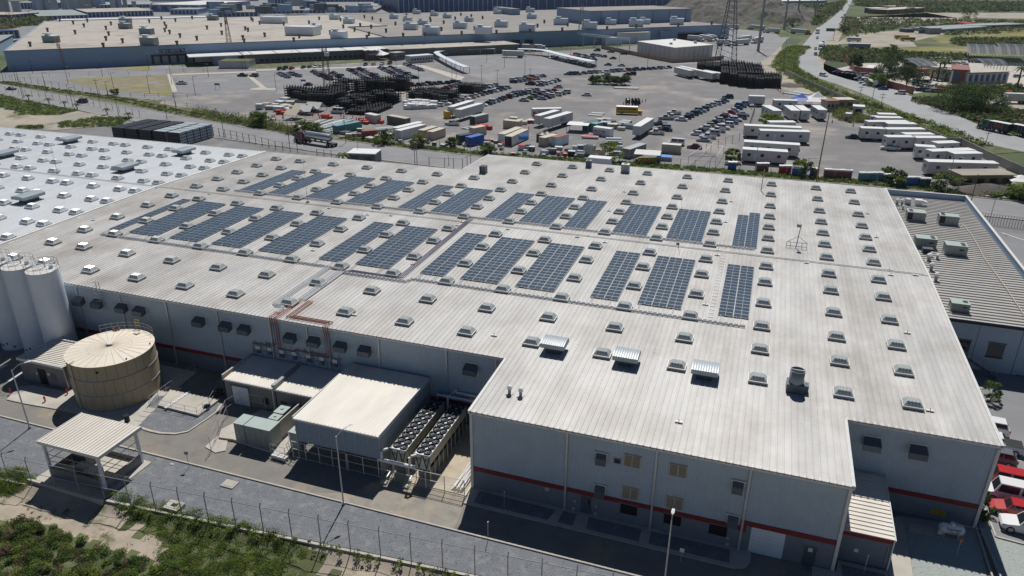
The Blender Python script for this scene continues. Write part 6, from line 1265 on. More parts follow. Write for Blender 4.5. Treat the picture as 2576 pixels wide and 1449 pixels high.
box_at(2, 0, (0, 1475), (170, 1395), 2.5, container, label='white container draped with a blue tarpaulin, nearer of two', m='white', h=2.9, roof='cream', group=gS, opening=True); box_at(2, 0, (-70, 1450), (110, 1375), 2.5, container, label='white container behind the tarpaulin-draped one', m='white', h=2.9, roof='cream', group=gS)
def drape(c, r, u, v, w, h_, z, label, ang):
    x, y = T(c, r, u, v); mb = MB(); n = 6; mb.add([(xx, -.0-1.2*math.sin(i/n*1.5), z-h_*i/n) for i in range(n+1) for xx in (-w/2, w/2)], [(2*i, 2*i+1, 2*i+3, 2*i+2) for i in range(n)]); o = obj('tarpaulin', mb, 'tarp', None, (x, y, 0), ang); tag(o, label, 'tarpaulin')
drape(2, 0, 110, 1440, 3, 1.6, 2.95, 'blue tarpaulin hanging off the white container', R(30)); drape(2, 0, 420, 1425, 2, 1.8, 2.7, 'blue tarpaulin sliding off the small beige container', R(20))
t = box_at(2, 0, (205, 1212), (500, 1205), 2.5, semi_trailer, label='white trailer with black lettering standing behind two others', group=gS); text('lettering', '7 JTIS', 1.5, 'black', t, (-1.5, -1.29, 2.7), (R(90), 0, 0)); mb = MB(); mb.add([(-5, -1.275, 1.2), (-1.2, -1.275, 1.2), (-5, -1.275, 3.2)], [(0, 1, 2)]); obj('painted_wedge', mb, 'brownred', t)
t = box_at(2, 0, (380, 1318), (610, 1245), 2.5, semi_trailer, label='white trailer with dark lettering and an open end, front of three', group=gS); text('lettering', 'ADS', 1.6, 'sign', t, (.5, -1.29, 2.6), (R(90), 0, 0))
box_at(2, 0, (285, 1285), (480, 1225), 2.5, semi_trailer, label='plain white trailer between two lettered ones', group=gS)
box_at(2, 0, (770, 1325), (880, 1290), 2.4, container, label='dark green container behind the lettered white one', m='greenp', roof='greenp', group=gS); box_at(2, 0, (835, 1330), (905, 1312), 2.0, container, label='teal container behind the lettered white one', m='teal', roof='teal', group=gS)
t = box_at(2, 0, (812, 1362), (985, 1385), 2.4, container, label='white container with large black lettering on its side', m='white', roof='white', h=2.65, group=gS); text('lettering', 'PROTEK', 1.15, 'black', t, (-.6, -1.24, 1.45), (R(90), 0, 0), .02); 
box_at(2, 0, (1285, 1400), (1420, 1310), 2.5, semi_trailer, label='long white trailer standing alone left of the parking rows', group=gS)
box_at(2, 0, (1625, 755), (1780, 795), 2.5, semi_trailer, label='white trailer left of the tall black rack block, front left', group=gS); box_at(2, 0, (1660, 745), (1850, 790), 2.5, semi_trailer, label='white trailer left of the tall black rack block, rear', group=gS); box_at(2, 0, (1855, 790), (2010, 825), 2.5, semi_trailer, label='white trailer touching the tall black rack block, left one', group=gS); box_at(2, 0, (1900, 790), (2085, 825), 2.5, semi_trailer, label='white trailer touching the tall black rack block, right one', group=gS)
box_at(2, 0, (2375, 1070), (2535, 1075), 2.5, semi_trailer, label='short white trailer behind the diagonal rows', group=gS)
box_at(2, 0, (330, 1478), (465, 1440), 2.4, container, label='small beige container with a tarpaulin by the verge', m='cream', roof='cream', group=gS); box_at(2, 0, (455, 1480), (570, 1445), 2.4, container, label='grey container with an orange-red roof by the verge', m='silo', roof='brownred', h=2.8, group=gS)
box_at(2, 1, (1185, 150), (1350, 90), 2.6, container, label='long grey container with flat roof beside the scrap heap', m='steel', roof='steel', h=2.6, group=gS); box_at(2, 1, (1500, 90), (1690, 105), 2.6, container, label='pale container with red hoses on its roof', m='cream', roof='offwhite', h=2.5, group=gS)
# yellow-black striped barrier container, red-white one
def striped(c, r, p, q, m1, m2, label, h=1.9):
    a, b, an, L = edge(c, r, p, q); m = (a+b)/2; t = thing('striped_barrier', label, 'barrier', (m.x, m.y, 0), an); mb = MB(); mb.box(-L/2, L/2, 0, .25, 0, h); obj('panel', mb, m1, t)
    mb = MB(); k = int(L/.7)
    for i in range(k): x = -L/2+i*.7; mb.add([(x, -.01, 0), (x+.3, -.01, 0), (min(x+.3+h*.6, L/2), -.01, h), (min(x+h*.6, L/2), -.01, h)], [(0, 1, 2, 3)])
    obj('stripes', mb, m2, t)
striped(2, 1, (1265, 205), (1450, 205), 'yellow', 'black', 'yellow and black striped site barrier in the weeds'); striped(2, 1, (-20, 20), (120, -50), 'offwhite', 'brownred', 'red and white striped hoarding beside the draped containers')
# bus
x, y = T(2, 0, 1175, 1150); bus = thing('school_bus', 'yellow school bus with white roof parked in the open ground', 'bus', (x, y, 0), HW(2, 0, (1045, 1155), (1290, 1165))+math.pi)
mb = MB(); mb.extr([(-1.2, .5), (1.2, .5), (1.2, 2.3), (1.05, 2.85), (-1.05, 2.85), (-1.2, 2.3)], -3.2, 4.6); mb.extr([(-1.0, .5), (1.0, .5), (.9, 1.5), (-.9, 1.5)], -4.8, -3.2); obj('body', mb, 'yellow', bus)
mb = MB(); mb.extr([(-1.07, 2.84), (1.07, 2.84), (.7, 3.02), (-.7, 3.02)], -3.2, 4.6); obj('roof', mb, 'white', bus)
for s in (-1, 1):
    for k in range(9): mb = MB(); mb.box(-2.6+k*.78, -1.95+k*.78, s*1.2-.02, s*1.2+.02, 1.75, 2.3); obj('window', mb, 'glass', bus)
    mb = MB(); mb.box(-3.1, 4.5, s*1.2-.025, s*1.2+.025, 1.15, 1.2); mb.box(-3.1, 4.5, s*1.2-.025, s*1.2+.025, .85, .9); obj('stripe', mb, 'black', bus)
mb = MB(); mb.box(-3.23, -3.2, -.95, .95, 1.6, 2.5); obj('windscreen', mb, 'glass', bus); wheels(bus, (-3.9, 2.6), 1.0, .45)
# tanker lorry
a, b = Vector(T(1, 0, 400, 1432)), Vector(T(1, 0, 790, 1492)); an = math.atan2((b-a).y, (b-a).x); L = (b-a).length; m = (a+b)/2
tkr = thing('tanker_lorry', 'red tractor with a shiny silver bulk tank trailer on the road', 'lorry', (m.x, m.y+1.2, 0), an, None)
mb = MB(); n = 20
pf = [(-4.3, .3), (-4.2, .8), (-3.9, 1.05), (5.6, 1.05), (5.9, .8), (6.0, .3)]
mb.add([(x, r*math.cos(2*math.pi*k/n), 2.5+r*math.sin(2*math.pi*k/n)) for x, r in pf for k in range(n)], [(q*n+k, q*n+(k+1) % n, (q+1)*n+(k+1) % n, (q+1)*n+k) for q in range(len(pf)-1) for k in range(n)]+[tuple(range(n)), tuple(range(len(pf)*n-1, len(pf)*n-n-1, -1))])
obj('tank', mb, 'stainless', tkr, smooth=True)
for k in range(4): mb = MB(); x = -3.0+k*2.5; mb.cyl(x, 0, .95, 2.2, .15, 12, 0, 1.0); obj('hopper_cone', mb, 'stainless', tkr)
mb = MB(); mb.box(-4.2, 7.0, -.4, .4, .8, 1.0); mb.box(5.0, 7.3, -1.1, 1.1, .9, 1.05); obj('chassis', mb, 'black', tkr); mb = MB(); mb.box(-4, 5.8, -.25, .25, 3.53, 3.6); obj('catwalk', mb, 'galv', tkr); wheels(tkr, (5.2, 6.5)); cab(tkr, -4.6, 'car_maroon')
# lorries in the truck yard and on the highway
for i, (c, p, q, lb) in enumerate([(2, (1745, 408), (1905, 418), 'white lorry at the loading docks beside the white hall, left'), (2, (1870, 400), (2010, 420), 'white lorry at the loading docks beside the white hall, middle'), (2, (1920, 395), (2050, 410), 'white lorry at the loading docks beside the white hall, right'), (2, (2030, 460), (2210, 458), 'grey trailer lorry behind the lattice tower'), (2, (2220, 462), (2400, 448), 'white lorry in the middle of the truck yard'), (2, (2420, 440), (2530, 420), 'white lorry beside the monopole'), (2, (2250, 428), (2440, 405), 'long white trailer behind the yard lorries'), (2, (2140, 290), (2300, 300), 'lorry trailer on the back lane, leftmost'), (2, (2380, 295), (2560, 310), 'lorry trailer on the back lane, second from left'), (3, (-30, 330), (140, 338), 'lorry trailer on the back lane near the dark tree'), (3, (200, 335), (420, 350), 'lorry with orange cab turning out to the highway')]):
    a, b, an, L = edge(c, 0, p, q); m = (a+b)/2; truck(m.x, m.y, an+(math.pi if i in (0, 1, 2, 3, 10) else 0), min(14, max(9, L-4)), lb, 'orange' if i == 10 else 'white')
x, y = T(3, 0, 497, 335); truck(x, y, R(85), 9, 'white lorry on the highway, farther of two'); x, y = T(3, 0, 525, 495); truck(x, y, R(88), 8, 'white box lorry on the highway near the bend')
x, y = T(0, 0, 1935, 650); truck(x+4, y+5, R(228), 9, 'white lorry backed into the last dock of the far warehouse', group=None)
box_at(3, 0, (805, 500), (1025, 505), 2.6, semi_trailer, label='long grey trailer at the edge of the scrub field', m='galvblue', group=None); x, y = T(1, 0, 2490, 575); semi_trailer(x+6, y, hA, 13, 'white trailer with dark lettering beside the long white canopy', group=None)
for c, u, v, lb in ((2, 165, 510, 'cream lorry behind the canopy, left of a pair'), (2, 240, 512, 'white lorry behind the canopy, right of a pair')): x, y = T(c, 0, u, v); truck(x, y, hA+math.pi, 8, lb, 'cream' if 'cream' in lb else 'white')
for i, (u, v) in enumerate(((2330, 1340), (2560, 1375))):
    x, y = T(3, 0, u, v); t = semi_trailer(x, y+1, HW(3, 0, (2230, 1330), (2576, 1400)), 7, ('black dump trailer with orange lettering beside the highway', 'black dump trailer at the right picture edge')[i], 'black', 'dump trailers', 2.2)
    if i == 0: text('lettering', 'ICCO', 1.2, 'orange', t, (0, -1.29, 2.3), (R(90), 0, 0)); cab(t, -3.4, 'greenp')
x, y = T(3, 0, 2490, 1040); semi_trailer(x, y, hA, 9, 'white box trailer beside the white lorry cab at right', group=None); x, y = T(3, 0, 2330, 1050); t = thing('lorry_cab', 'white lorry cab without trailer on the sandy yard', 'lorry', (x, y, 0), hA); cab(t, 2, 'white'); x, y = T(3, 0, 2380, 1000); t = thing('lorry_cab', 'red lorry cab behind the white one on the sandy yard', 'lorry', (x, y, 0), hA); cab(t, 2, 'redp')
for i, (u, v) in enumerate(((1340, 395), (1400, 415), (860, 420))):
    x, y = T(3, 0, u, v); t = thing('bus', ('old yellow bus in the scrap yard, rear one', 'old yellow bus in the scrap yard, front one', 'grey bus at the left of the scrap yard')[i], 'bus', (x, y, 0), hA); mb = MB(); mb.box(-5, 5, -1.2, 1.2, .6, 3); obj('body', mb, 'silo' if i == 2 else 'yellow', t); mb = MB(); mb.box(-4.6, 4.6, -1.22, 1.22, 1.8, 2.5); obj('windows', mb, 'glass', t); wheels(t, (-3, 3))
# ================================================================ OFFICE TRAILERS, TOILETS, RACKS, GOODS
def office(x, y, rz, L, label=None, W_=3.0, m='offwhite', roof='white', h=3.0, lift=.7, group='office trailers'):
    t = thing('office_trailer', label, 'office trailer', (x, y, 0), rz, group)
    mb = MB(); mb.box(-L/2, L/2, -W_/2, W_/2, lift, lift+h); obj('body', mb, m, t)
    mb = MB(); mb.box(-L/2-.08, L/2+.08, -W_/2-.08, W_/2+.08, lift+h, lift+h+.12); obj('roof', mb, roof, t)
    mb = MB(); mb.box(-L/2+.4, L/2-.4, -W_/2+.4, W_/2-.4, .35, lift); obj('chassis', mb, 'black', t); wheels(t, (L*.08, L*.17), W_/2-.35, .34)
    for s in (-1, 1):
        for q in ([.15, .45, .82] if L > 9 else [.25, .7]):
            x0 = -L/2+L*q; mb = MB(); mb.box(x0-.45, x0+.45, s*W_/2-.03, s*W_/2+.03, lift+1.3, lift+2.1); obj('window', mb, 'glass', t)
        x0 = -L/2+L*.3; mb = MB(); mb.box(x0-.4, x0+.4, s*W_/2-.025, s*W_/2+.025, lift+.1, lift+2.15); obj('door', mb, 'silo', t)
    mb = MB(); mb.box(-L/2-.03, -L/2, -.45, .45, lift+1.3, lift+2.1); obj('window', mb, 'glass', t); mb = MB(); mb.box(L/2, L/2+.35, -.4, .4, lift+1.0, lift+1.8); obj('air_conditioner', mb, 'steel', t)
    return t
OF = [((3, 0), (50, 1112), (285, 1118), 'behind the blue tent, side-on', 3), ((3, 0), (-75, 1165), (40, 1225), 'leftmost of the angled four', 3), ((3, 0), (145, 1165), (218, 1222), 'second of the angled four', 3), ((3, 0), (250, 1165), (320, 1222), 'third of the angled four', 3), ((3, 0), (418, 1165), (490, 1215), 'fourth of the angled four, below the white tent', 3),
      ((3, 0), (5, 1350), (265, 1350), 'rearmost of the left stack', 3), ((3, 0), (-250, 1385), (322, 1412), 'second of the left stack, the long one', 3), ((3, 0), (-90, 1440), (405, 1455), 'third of the left stack', 3), ((3, 1), (-255, 110), (300, 148), 'fourth of the left stack', 3), ((3, 1), (-270, 190), (178, 222), 'nearest of the left stack, above the weeds', 3),
      ((3, 0), (1095, 1262), (1275, 1268), 'rearmost of the right group', 3), ((3, 0), (1075, 1300), (1335, 1305), 'second from the back of the right group', 3), ((3, 0), (990, 1345), (1400, 1345), 'third from the back of the right group', 3), ((3, 0), (920, 1412), (1165, 1422), 'beside the black saloon', 3), ((3, 0), (1185, 1365), (1475, 1370), 'behind the wall, in the middle of the right group', 3), ((3, 0), (1175, 1425), (1560, 1425), 'long one right of the black saloon', 3), ((3, 0), (1360, 1480), (1650, 1480), 'fifth row of the right group', 3),
      ((3, 1), (1180, 60), (1460, 62), 'behind the white pickup', 3), ((3, 1), (1465, 68), (1768, 70), 'with three windows right of the white pickup', 3), ((3, 1), (1462, 158), (1658, 172), 'short one with a single window facing', 3), ((3, 1), (1680, 128), (1900, 120), 'short one behind the tall white one', 3), ((3, 1), (1625, 215), (2055, 200), 'tall white one in the right group', 3), ((3, 1), (1845, 240), (2128, 235), 'low one squeezed behind the nearest long one', 3), ((3, 1), (1585, 325), (2285, 345), 'nearest and longest at the right', 3)]
for tl, p, q, d, w in OF: box_at(*tl, p, q, w, office, label='pale office trailer, '+d)
PT = [('redp', (125, 170, 205), 3, 300), ('bluep', (258,), 3, 318), ('teal', (308, 352), 3, 322), ('bluep', (440,), 3, 322), ('brownred', (475, 578, 625, 655, 680, 713, 765, 790, 812), 3, 330), ('teal', (925, 965, 985, 1015, 1065, 1120), 3, 372), ('greenp', (1175, 1225), 3, 390), ('teal', (1325,), 3, 408), ('bluep', (1375, 1420, 1470, 1490), 3, 418), ('greenp', (1540, 1595), 3, 432), ('bluep', (2190, 2232), 2, 262), ('brownred', (2475, 2515, 2555), 2, 275)]
PN = dict(redp='dark red', bluep='blue', teal='grey-green', brownred='maroon', greenp='dark green'); k = 0
for m, us, c, v0 in PT:
    for u in us:
        x, y = T(c, 1, u, v0 if len(us) < 7 else v0+(u-475)*.055); tp = thing('portable_toilet', f'{PN[m]} portable toilet, number {k+1} in the long line behind the weeds', 'portable toilet', (x, y, 0), R(3), 'portable toilets'); k += 1
        tp['label'] = f'{PN[m]} portable toilet, {ordn(k-1)} in the long line behind the weeds'
        obj('cabin', MB().box(-.55, .55, -.55, .55, 0, 2.0), m, tp); mb = MB(); mb.extr([(-.6, 2.0), (.6, 2.0), (.5, 2.25), (.2, 2.38), (-.2, 2.38), (-.5, 2.25)], -.6, .6); obj('roof', mb, 'white', tp); obj('door', MB().box(-.4, .4, -.575, -.55, .1, 1.9), m, tp)
# rack stacks
def rack_mesh(n, w=3.6, d=2.3, lv=.95):
    mb = MB(); h = n*lv
    for sx in (-1, 1):
        for k_ in (0, .33, .66, 1) if sx > 0 else (0,): mb.box(sx*(w/2-k_*w)-.07, sx*(w/2-k_*w)+.07, -d/2-.07, -d/2+.07, 0, h+.15); mb.box(sx*(w/2-k_*w)-.07, sx*(w/2-k_*w)+.07, d/2-.07, d/2+.07, 0, h+.15); mb.cyl(sx*(w/2-k_*w), -d/2, h+.1, h+.8, .13, 4, 0, .02)
    for i in range(n):
        z = .1+i*lv; mb.box(-w/2, w/2, -d/2, d/2, z, z+.09); mb.box(-w/2, w/2, -d/2-.03, -d/2+.05, z+.4, z+.5); mb.box(-w/2, w/2, d/2-.05, d/2+.03, z+.4, z+.5)
        for q in (-.36, -.12, .12, .36): mb.box(w*q-.36, w*q+.36, -d/2+.1, d/2-.1, z+.09, z+.34)
    return mb.mesh('rack_stack', 'rack')
RK = {n: rack_mesh(n) for n in (2, 4, 5, 6)}
def rack_block(polys, n, desc, seed=3, sx=3.75, sy=2.5):
    ca, sa_ = math.cos(hA), math.sin(hA); q = random.Random(seed); cx = sum(p[0] for p in polys)/len(polys); cy = sum(p[1] for p in polys)/len(polys); c = 0
    for i in range(-30, 31):
        for j in range(-45, 46):
            x = cx+ca*i*sx-sa_*j*sy; y = cy+sa_*i*sx+ca*j*sy
            if any(inpoly(x+a_, y+b_, polys) for a_, b_ in ((0, 0), (1.3, 0), (-1.3, 0), (0, -1.3))) and q.random() > .02:
                nn = n if q.random() < .8 else max(k_ for k_ in (2, 4, 5, 6) if k_ < n or k_ == 2); tag(link('rack_stack', RK[nn], None, (x, y, 0), hA+q.uniform(-.03, .03)), 'stack of black steel racks in '+desc, 'rack stack', 'rack stacks, '+desc); c += 1
    return c
nr = [rack_block(P1((360, 985), (440, 1040), (700, 1065), (818, 1040), (906, 905), (850, 895), (770, 985), (440, 985)), 5, 'the V-shaped block behind the tents'), rack_block(P1((1000, 950), (1320, 925), (1545, 918), (1545, 900), (1300, 903), (1000, 930)), 6, 'the long block below the car lines'),
      rack_block(P1((1522, 1003), (1830, 1052), (1998, 1003), (1995, 985), (1800, 965), (1600, 975)), 4, 'the block behind the white bales'), rack_block(P1((2063, 932), (2090, 950), (2232, 946), (2230, 925), (2120, 918)), 4, 'the small block at the right end'), rack_block(P1((878, 1132), (1142, 1060), (1140, 1030), (1040, 1022), (878, 1088)), 4, 'the narrow block beside the white van'),
      rack_block(P1((1210, 1048), (1260, 1062), (1388, 1032), (1385, 1005), (1230, 1010)), 5, 'the middle block above the low stacks'), rack_block(P1((940, 1148), (1060, 1162), (1310, 1112), (1302, 1068), (1100, 1092)), 2, 'the low stacks before the blocks'),
      rack_block(P2((1860, 745), (2110, 770), (2100, 830), (2240, 860), (2400, 882), (2480, 815), (2490, 755), (2380, 740), (2200, 725), (1862, 725)), 6, 'the tall block beside the white trailers', 4, 3.8, 2.6), rack_block(P2((2430, 885), (2576, 885), (2690, 880), (2665, 835), (2450, 835)), 5, 'the block by the sandy track')]
# bundles of steel frames behind the white roof
for i, (x0, m, lb) in enumerate(((-187.4, 'rack', 'black frame bundle stack, leftmost behind the white roof'), (-182.4, 'rack', 'black frame bundle stack, second from the left'), (-177.2, 'rack', 'black frame bundle stack, third from the left'), (-171.8, 'galvblue', 'silver frame bundle stack, second from the right'), (-166.6, 'galvblue', 'silver frame bundle stack nearest the fence'))):
    t = thing('frame_bundle_stack', lb, 'stacked frames', (x0, 171.2, 0), 0, 'stacked frame bundles')
    for L_ in range(5):
        mb = MB()
        for j in range(5): mb.box(.1, 4.5, j*2.9, j*2.9+2.7, .15+L_*.82, .15+L_*.82+.62); 
        obj('frame_bundle', mb, m if (L_ != 2 or m == 'rack') else 'galvblue', t)
        mb = MB()
        for j in range(15): mb.box(.0, 4.6, j*.97, j*.97+.12, L_*.82, .15+L_*.82)
        for s in range(5): mb.box(.05, 4.55, s*2.9-.08, s*2.9+.04, .15+L_*.82, .8+L_*.82)
        obj('spacers', mb, 'black', t)
# stores of pipes, crates and barrels
def beams(c, r, p, q, n, w, m, label, h=.35, L=None):
    a, b = Vector(T(c, r, *p)), Vector(T(c, r, *q)); d = (b-a).normalized(); o = Vector((-d.y, d.x)); Lb = (b-a).length; an = math.atan2(d.y, d.x); t = thing('beam_pile', label, 'steel beams', (a.x, a.y, 0), an, 'piles of beams and pipes'); qn = random.Random(n)
    for i in range(n):
        y = -w/2+w*i/n; s0 = qn.uniform(0, Lb*.12); mb = MB(); hh = h*qn.uniform(.6, 1.1); mb.box(s0, Lb-qn.uniform(0, Lb*.15), y, y+w/n*.62, .12, .12+hh); obj('beam', mb, m[i % len(m)], t)
    mb = MB()
    for s in (.2, .5, .8): mb.box(Lb*s, Lb*s+.15, -w/2, w/2, 0, .12)
    obj('bearer', mb, 'wood', t)
BM = ('silo', 'eqgreen', 'galvblue', 'offwhite')
for i, (p, q, n, w, m, lb) in enumerate([((380, 1320), (760, 1200), 4, 4, BM, 'pale blue beams beside the road hedge, longest'), ((520, 1330), (990, 1195), 5, 4, BM, 'pale blue beams running up to the cones'), ((600, 1290), (900, 1230), 4, 3, BM, 'pale beams in front of the red-tipped pile'), ((560, 1350), (800, 1310), 4, 3, BM, 'short pale beams nearest the verge'), ((0, 1200), (180, 1215), 5, 4, BM, 'white and blue panels at the left of the store'), ((0, 1180), (120, 1190), 4, 4, BM, 'grey-blue beams behind the white panels'), ((290, 1280), (500, 1260), 4, 5, ('wood', 'conc'), 'timber-coloured beams beside the hedge'), ((400, 1240), (640, 1210), 4, 4, ('conc', 'wood'), 'pale timber planks below the tan tent'), ((1180, 1310), (1420, 1290), 6, 4, BM, 'white pipes before the olive container'), ((1480, 1470), (1740, 1420), 4, 3, ('white', 'brownred'), 'white and red beams by the cabins'), ((2090, 1305), (2160, 1290), 4, 3, BM, 'small pile of grey pipes by the carts'), ((1290, 1060), (1370, 1020), 3, 2, ('offwhite',), 'pale beams right of the middle racks'), ((930, 1000), (1110, 950), 4, 5, ('conc', 'cream', 'greenp'), 'cream and green lengths between rack blocks'), ((1110, 950), (1510, 935), 3, 5, ('cream', 'offwhite'), 'cream lengths beneath the long rack block')]): beams(1, 0, p, q, n, w, m, lb)
beams(2, 0, (780, 1150), (930, 1160), 4, 6, BM, 'flat steel frames lying near the school bus'); beams(2, 0, (700, 1375), (900, 1385), 5, 6, ('hood', 'redp', 'silo'), 'dark and red metal frames in front of the lettered container'); beams(2, 0, (930, 1420), (1120, 1425), 6, 9, ('hood', 'silo', 'steel', 'black'), 'square field of tangled metal frames left of the long trailer'); beams(2, 0, (960, 860), (1080, 835), 4, 3, ('offwhite',), 'pale broken planks beside the green bush'); beams(2, 0, (1020, 885), (1280, 895), 3, 4, ('offwhite',), 'pale broken planks scattered right of the bush'); beams(3, 0, (210, 930), (400, 960), 5, 9, ('silo', 'galvblue', 'eqside'), 'blue-grey sheets stacked along the sandy track'); beams(3, 0, (260, 985), (480, 1000), 4, 5, ('silo', 'eqside'), 'blue-grey sheets stacked above the blue tent')
def crates(c, r, uvs, m, label, s=(1.1, .8, .9), nm='crate', cat='crate', grp=None, seed=1):
    q = random.Random(seed)
    for i, (u, v) in enumerate(uvs):
        x, y = T(c, r, u, v); a = q.uniform(.7, 1.25); t = thing(nm, label.replace('#', ordn(i)), cat, (x, y, 0), hA+q.uniform(-.3, .3), grp); sx, sy, sz = s[0]*a, s[1]*a, s[2]*q.uniform(.7, 1.3)
        obj('box', MB().box(-sx, sx, -sy, sy, .1, sz), m[i % len(m)], t); mb = MB()
        for k_ in (-.8, 0, .8): mb.box(-sx, sx, k_*sy-.08, k_*sy+.08, 0, .1)
        obj('skid', mb, 'wood', t); obj('lid', MB().box(-sx-.04, sx+.04, -sy-.04, sy+.04, sz, sz+.06), m[(i+1) % len(m)], t)
crates(1, 0, [(40, 1100), (110, 1080), (150, 1100), (200, 1090), (250, 1060), (300, 1040), (300, 1085), (350, 1060), (360, 1100), (400, 1040), (420, 1080), (320, 1120), (240, 1120), (380, 1125)], ('offwhite', 'silo', 'conc', 'cream'), 'pale crate, # from the left in the store left of the tents', (1.6, 1.2, 1.7), grp='pale crates in the store')
crates(1, 0, [(230, 1150), (260, 1145), (290, 1152), (315, 1140), (340, 1150), (700, 1200), (725, 1195), (1080, 1240), (1110, 1250), (1060, 1225), (1230, 1235), (1255, 1240)], ('redp', 'orange'), 'red stillage, # from the left among the stores', (1.1, .8, 1.3), 'stillage', 'stillage', 'red stillages')
crates(1, 0, [(2230, 1300), (2260, 1298), (2290, 1302), (2320, 1300), (2350, 1305)], ('redp',), 'red scaffold frame, # in the row before the beige container', (1.0, .8, 1.4), 'stillage', 'stillage', 'red stillages', 4)
crates(1, 0, [(940, 1390), (980, 1380), (1030, 1370), (1050, 1330), (1160, 1420), (1250, 1410), (900, 1350), (1340, 1380)], ('cream', 'conc', 'wood', 'hood'), 'timber crate, # from the left beside the rust-brown container', (1.3, 1.0, 1.2), grp='timber crates by the verge')
crates(2, 0, [(80, 1240), (120, 1250), (60, 1265), (160, 1240), (200, 1235), (20, 1220), (240, 1220)], ('steel', 'offwhite', 'cream', 'redp'), 'mixed metal crate, # in the heap behind the beige container', (1.3, 1.0, 1.1), grp='metal crates'); crates(2, 0, [(1060, 1275), (1120, 1270), (1180, 1290), (1150, 1250), (1010, 1290), (1100, 1310), (1000, 1250), (940, 1270), (880, 1240), (950, 1220)], ('steel', 'cream', 'galvblue', 'hood'), 'metal crate, # in the heap behind the lettered container', (1.5, 1.2, 1.3), grp='metal crates', seed=9)
crates(2, 1, [(100, 60), (150, 50), (200, 70), (330, 100), (380, 95), (420, 100), (470, 60), (520, 110), (560, 80), (600, 120), (640, 60), (690, 130), (700, 60), (850, 90), (900, 110), (960, 70), (1000, 60), (1080, 60), (1120, 130), (1050, 110)], ('offwhite', 'redp', 'black', 'silo', 'steel', 'hood', 'galvblue'), 'scrap-metal item, # from the left in the junk row behind the weeds', (1.0, .8, 1.2), 'scrap_crate', 'scrap crate', 'scrap along the verge', 11)
q = random.Random(3); crates(2, 1, [(u_, q.uniform(55, 140)) for u_ in sorted(q.uniform(-200, 1200) for _ in range(20))], ('silo', 'steel', 'redp', 'offwhite', 'hood', 'cream', 'galvblue'), 'small scrap item, # from the left along the weeds', (.6, .5, .8), 'scrap_piece', 'scrap metal', 'scrap along the verge', 12); crates(1, 0, [(u_, 1480-q.uniform(0, 60)) for u_ in sorted(q.uniform(1250, 2500) for _ in range(20))], ('silo', 'steel', 'redp', 'offwhite', 'hood', 'cream'), 'small stored item, # from the left by the road verge', (.7, .5, .8), 'stored_item', 'stored goods', 'goods along the verge', 13)
for i, (u, v) in enumerate(((740, 110), (765, 112), (790, 115), (815, 118))): x, y = T(2, 1, u, v); t = thing('steel_drum', f'tall silver cylinder, {ordn(i)} of four standing in the junk row', 'drum', (x, y, 0)); mb = MB(); mb.cyl(0, 0, 0, 3.0, .7, 16); obj('body', mb, 'stainless', t); mb = MB(); mb.cyl(0, 0, 3.0, 3.05, .72, 16); obj('rim', mb, 'steel', t)
for i, (u, v) in enumerate(((300, 1420), (350, 1412))): x, y = T(2, 0, u, v); t = thing('water_container', ('left', 'right')[i]+' round black plastic water tank among the containers', 'tank', (x, y, 0)); mb = MB(); mb.cyl(0, 0, 0, 2.2, 1.7, 20); mb.cyl(0, 0, 2.2, 2.7, 1.7, 20, 0, .4); obj('shell', mb, 'black', t); mb = MB(); mb.cyl(0, 0, 2.7, 2.8, .4, 10); obj('lid', mb, 'hood', t)
# white wrapped bales
for i in range(22): x, y = T(1, 0, 1530+(i % 8)*36+rnd.uniform(-6, 6), 1098-(i//8)*22-(i % 8)*1.5); t = thing('wrapped_bale', f'white wrapped bale, {ordn(i)} in the white heap before the racks', 'bale', (x, y, 0), hA, 'white wrapped bales'); obj('wrap', MB().box(-1.5, 1.5, -1.1, 1.1, 0, rnd.uniform(1.2, 2.0)), 'white', t); obj('base', MB().box(-1.55, 1.55, -1.15, 1.15, 0, .12), 'wood', t)
# tents
def tent(c, r, u, v, w, h, m, label, pole=2.2, peak=True, d=None):
    x, y = T(c, r, u, v); d = d or w; t = thing('tent', label, 'tent', (x, y, 0), hA); mb = MB()
    if peak: mb.add([(-w/2, -d/2, pole), (w/2, -d/2, pole), (w/2, d/2, pole), (-w/2, d/2, pole), (0, 0, h), (-w/4, -d/4, pole+(h-pole)*.38), (w/4, -d/4, pole+(h-pole)*.38), (w/4, d/4, pole+(h-pole)*.38), (-w/4, d/4, pole+(h-pole)*.38)], [(0, 1, 6, 5), (1, 2, 7, 6), (2, 3, 8, 7), (3, 0, 5, 8), (5, 6, 4), (6, 7, 4), (7, 8, 4), (8, 5, 4)])
    else: mb.add([(-w/2, -d/2, pole), (w/2, -d/2, pole), (w/2, 0, h), (-w/2, 0, h), (w/2, d/2, pole), (-w/2, d/2, pole)], [(0, 1, 2, 3), (3, 2, 4, 5)])
    obj('canopy', mb, m, t)
    for sx in (-1, 1):
        for sy in (-1, 1): obj('pole', MB().box(sx*w/2-.06, sx*w/2+.06, sy*d/2-.06, sy*d/2+.06, 0, pole), 'steel', t)
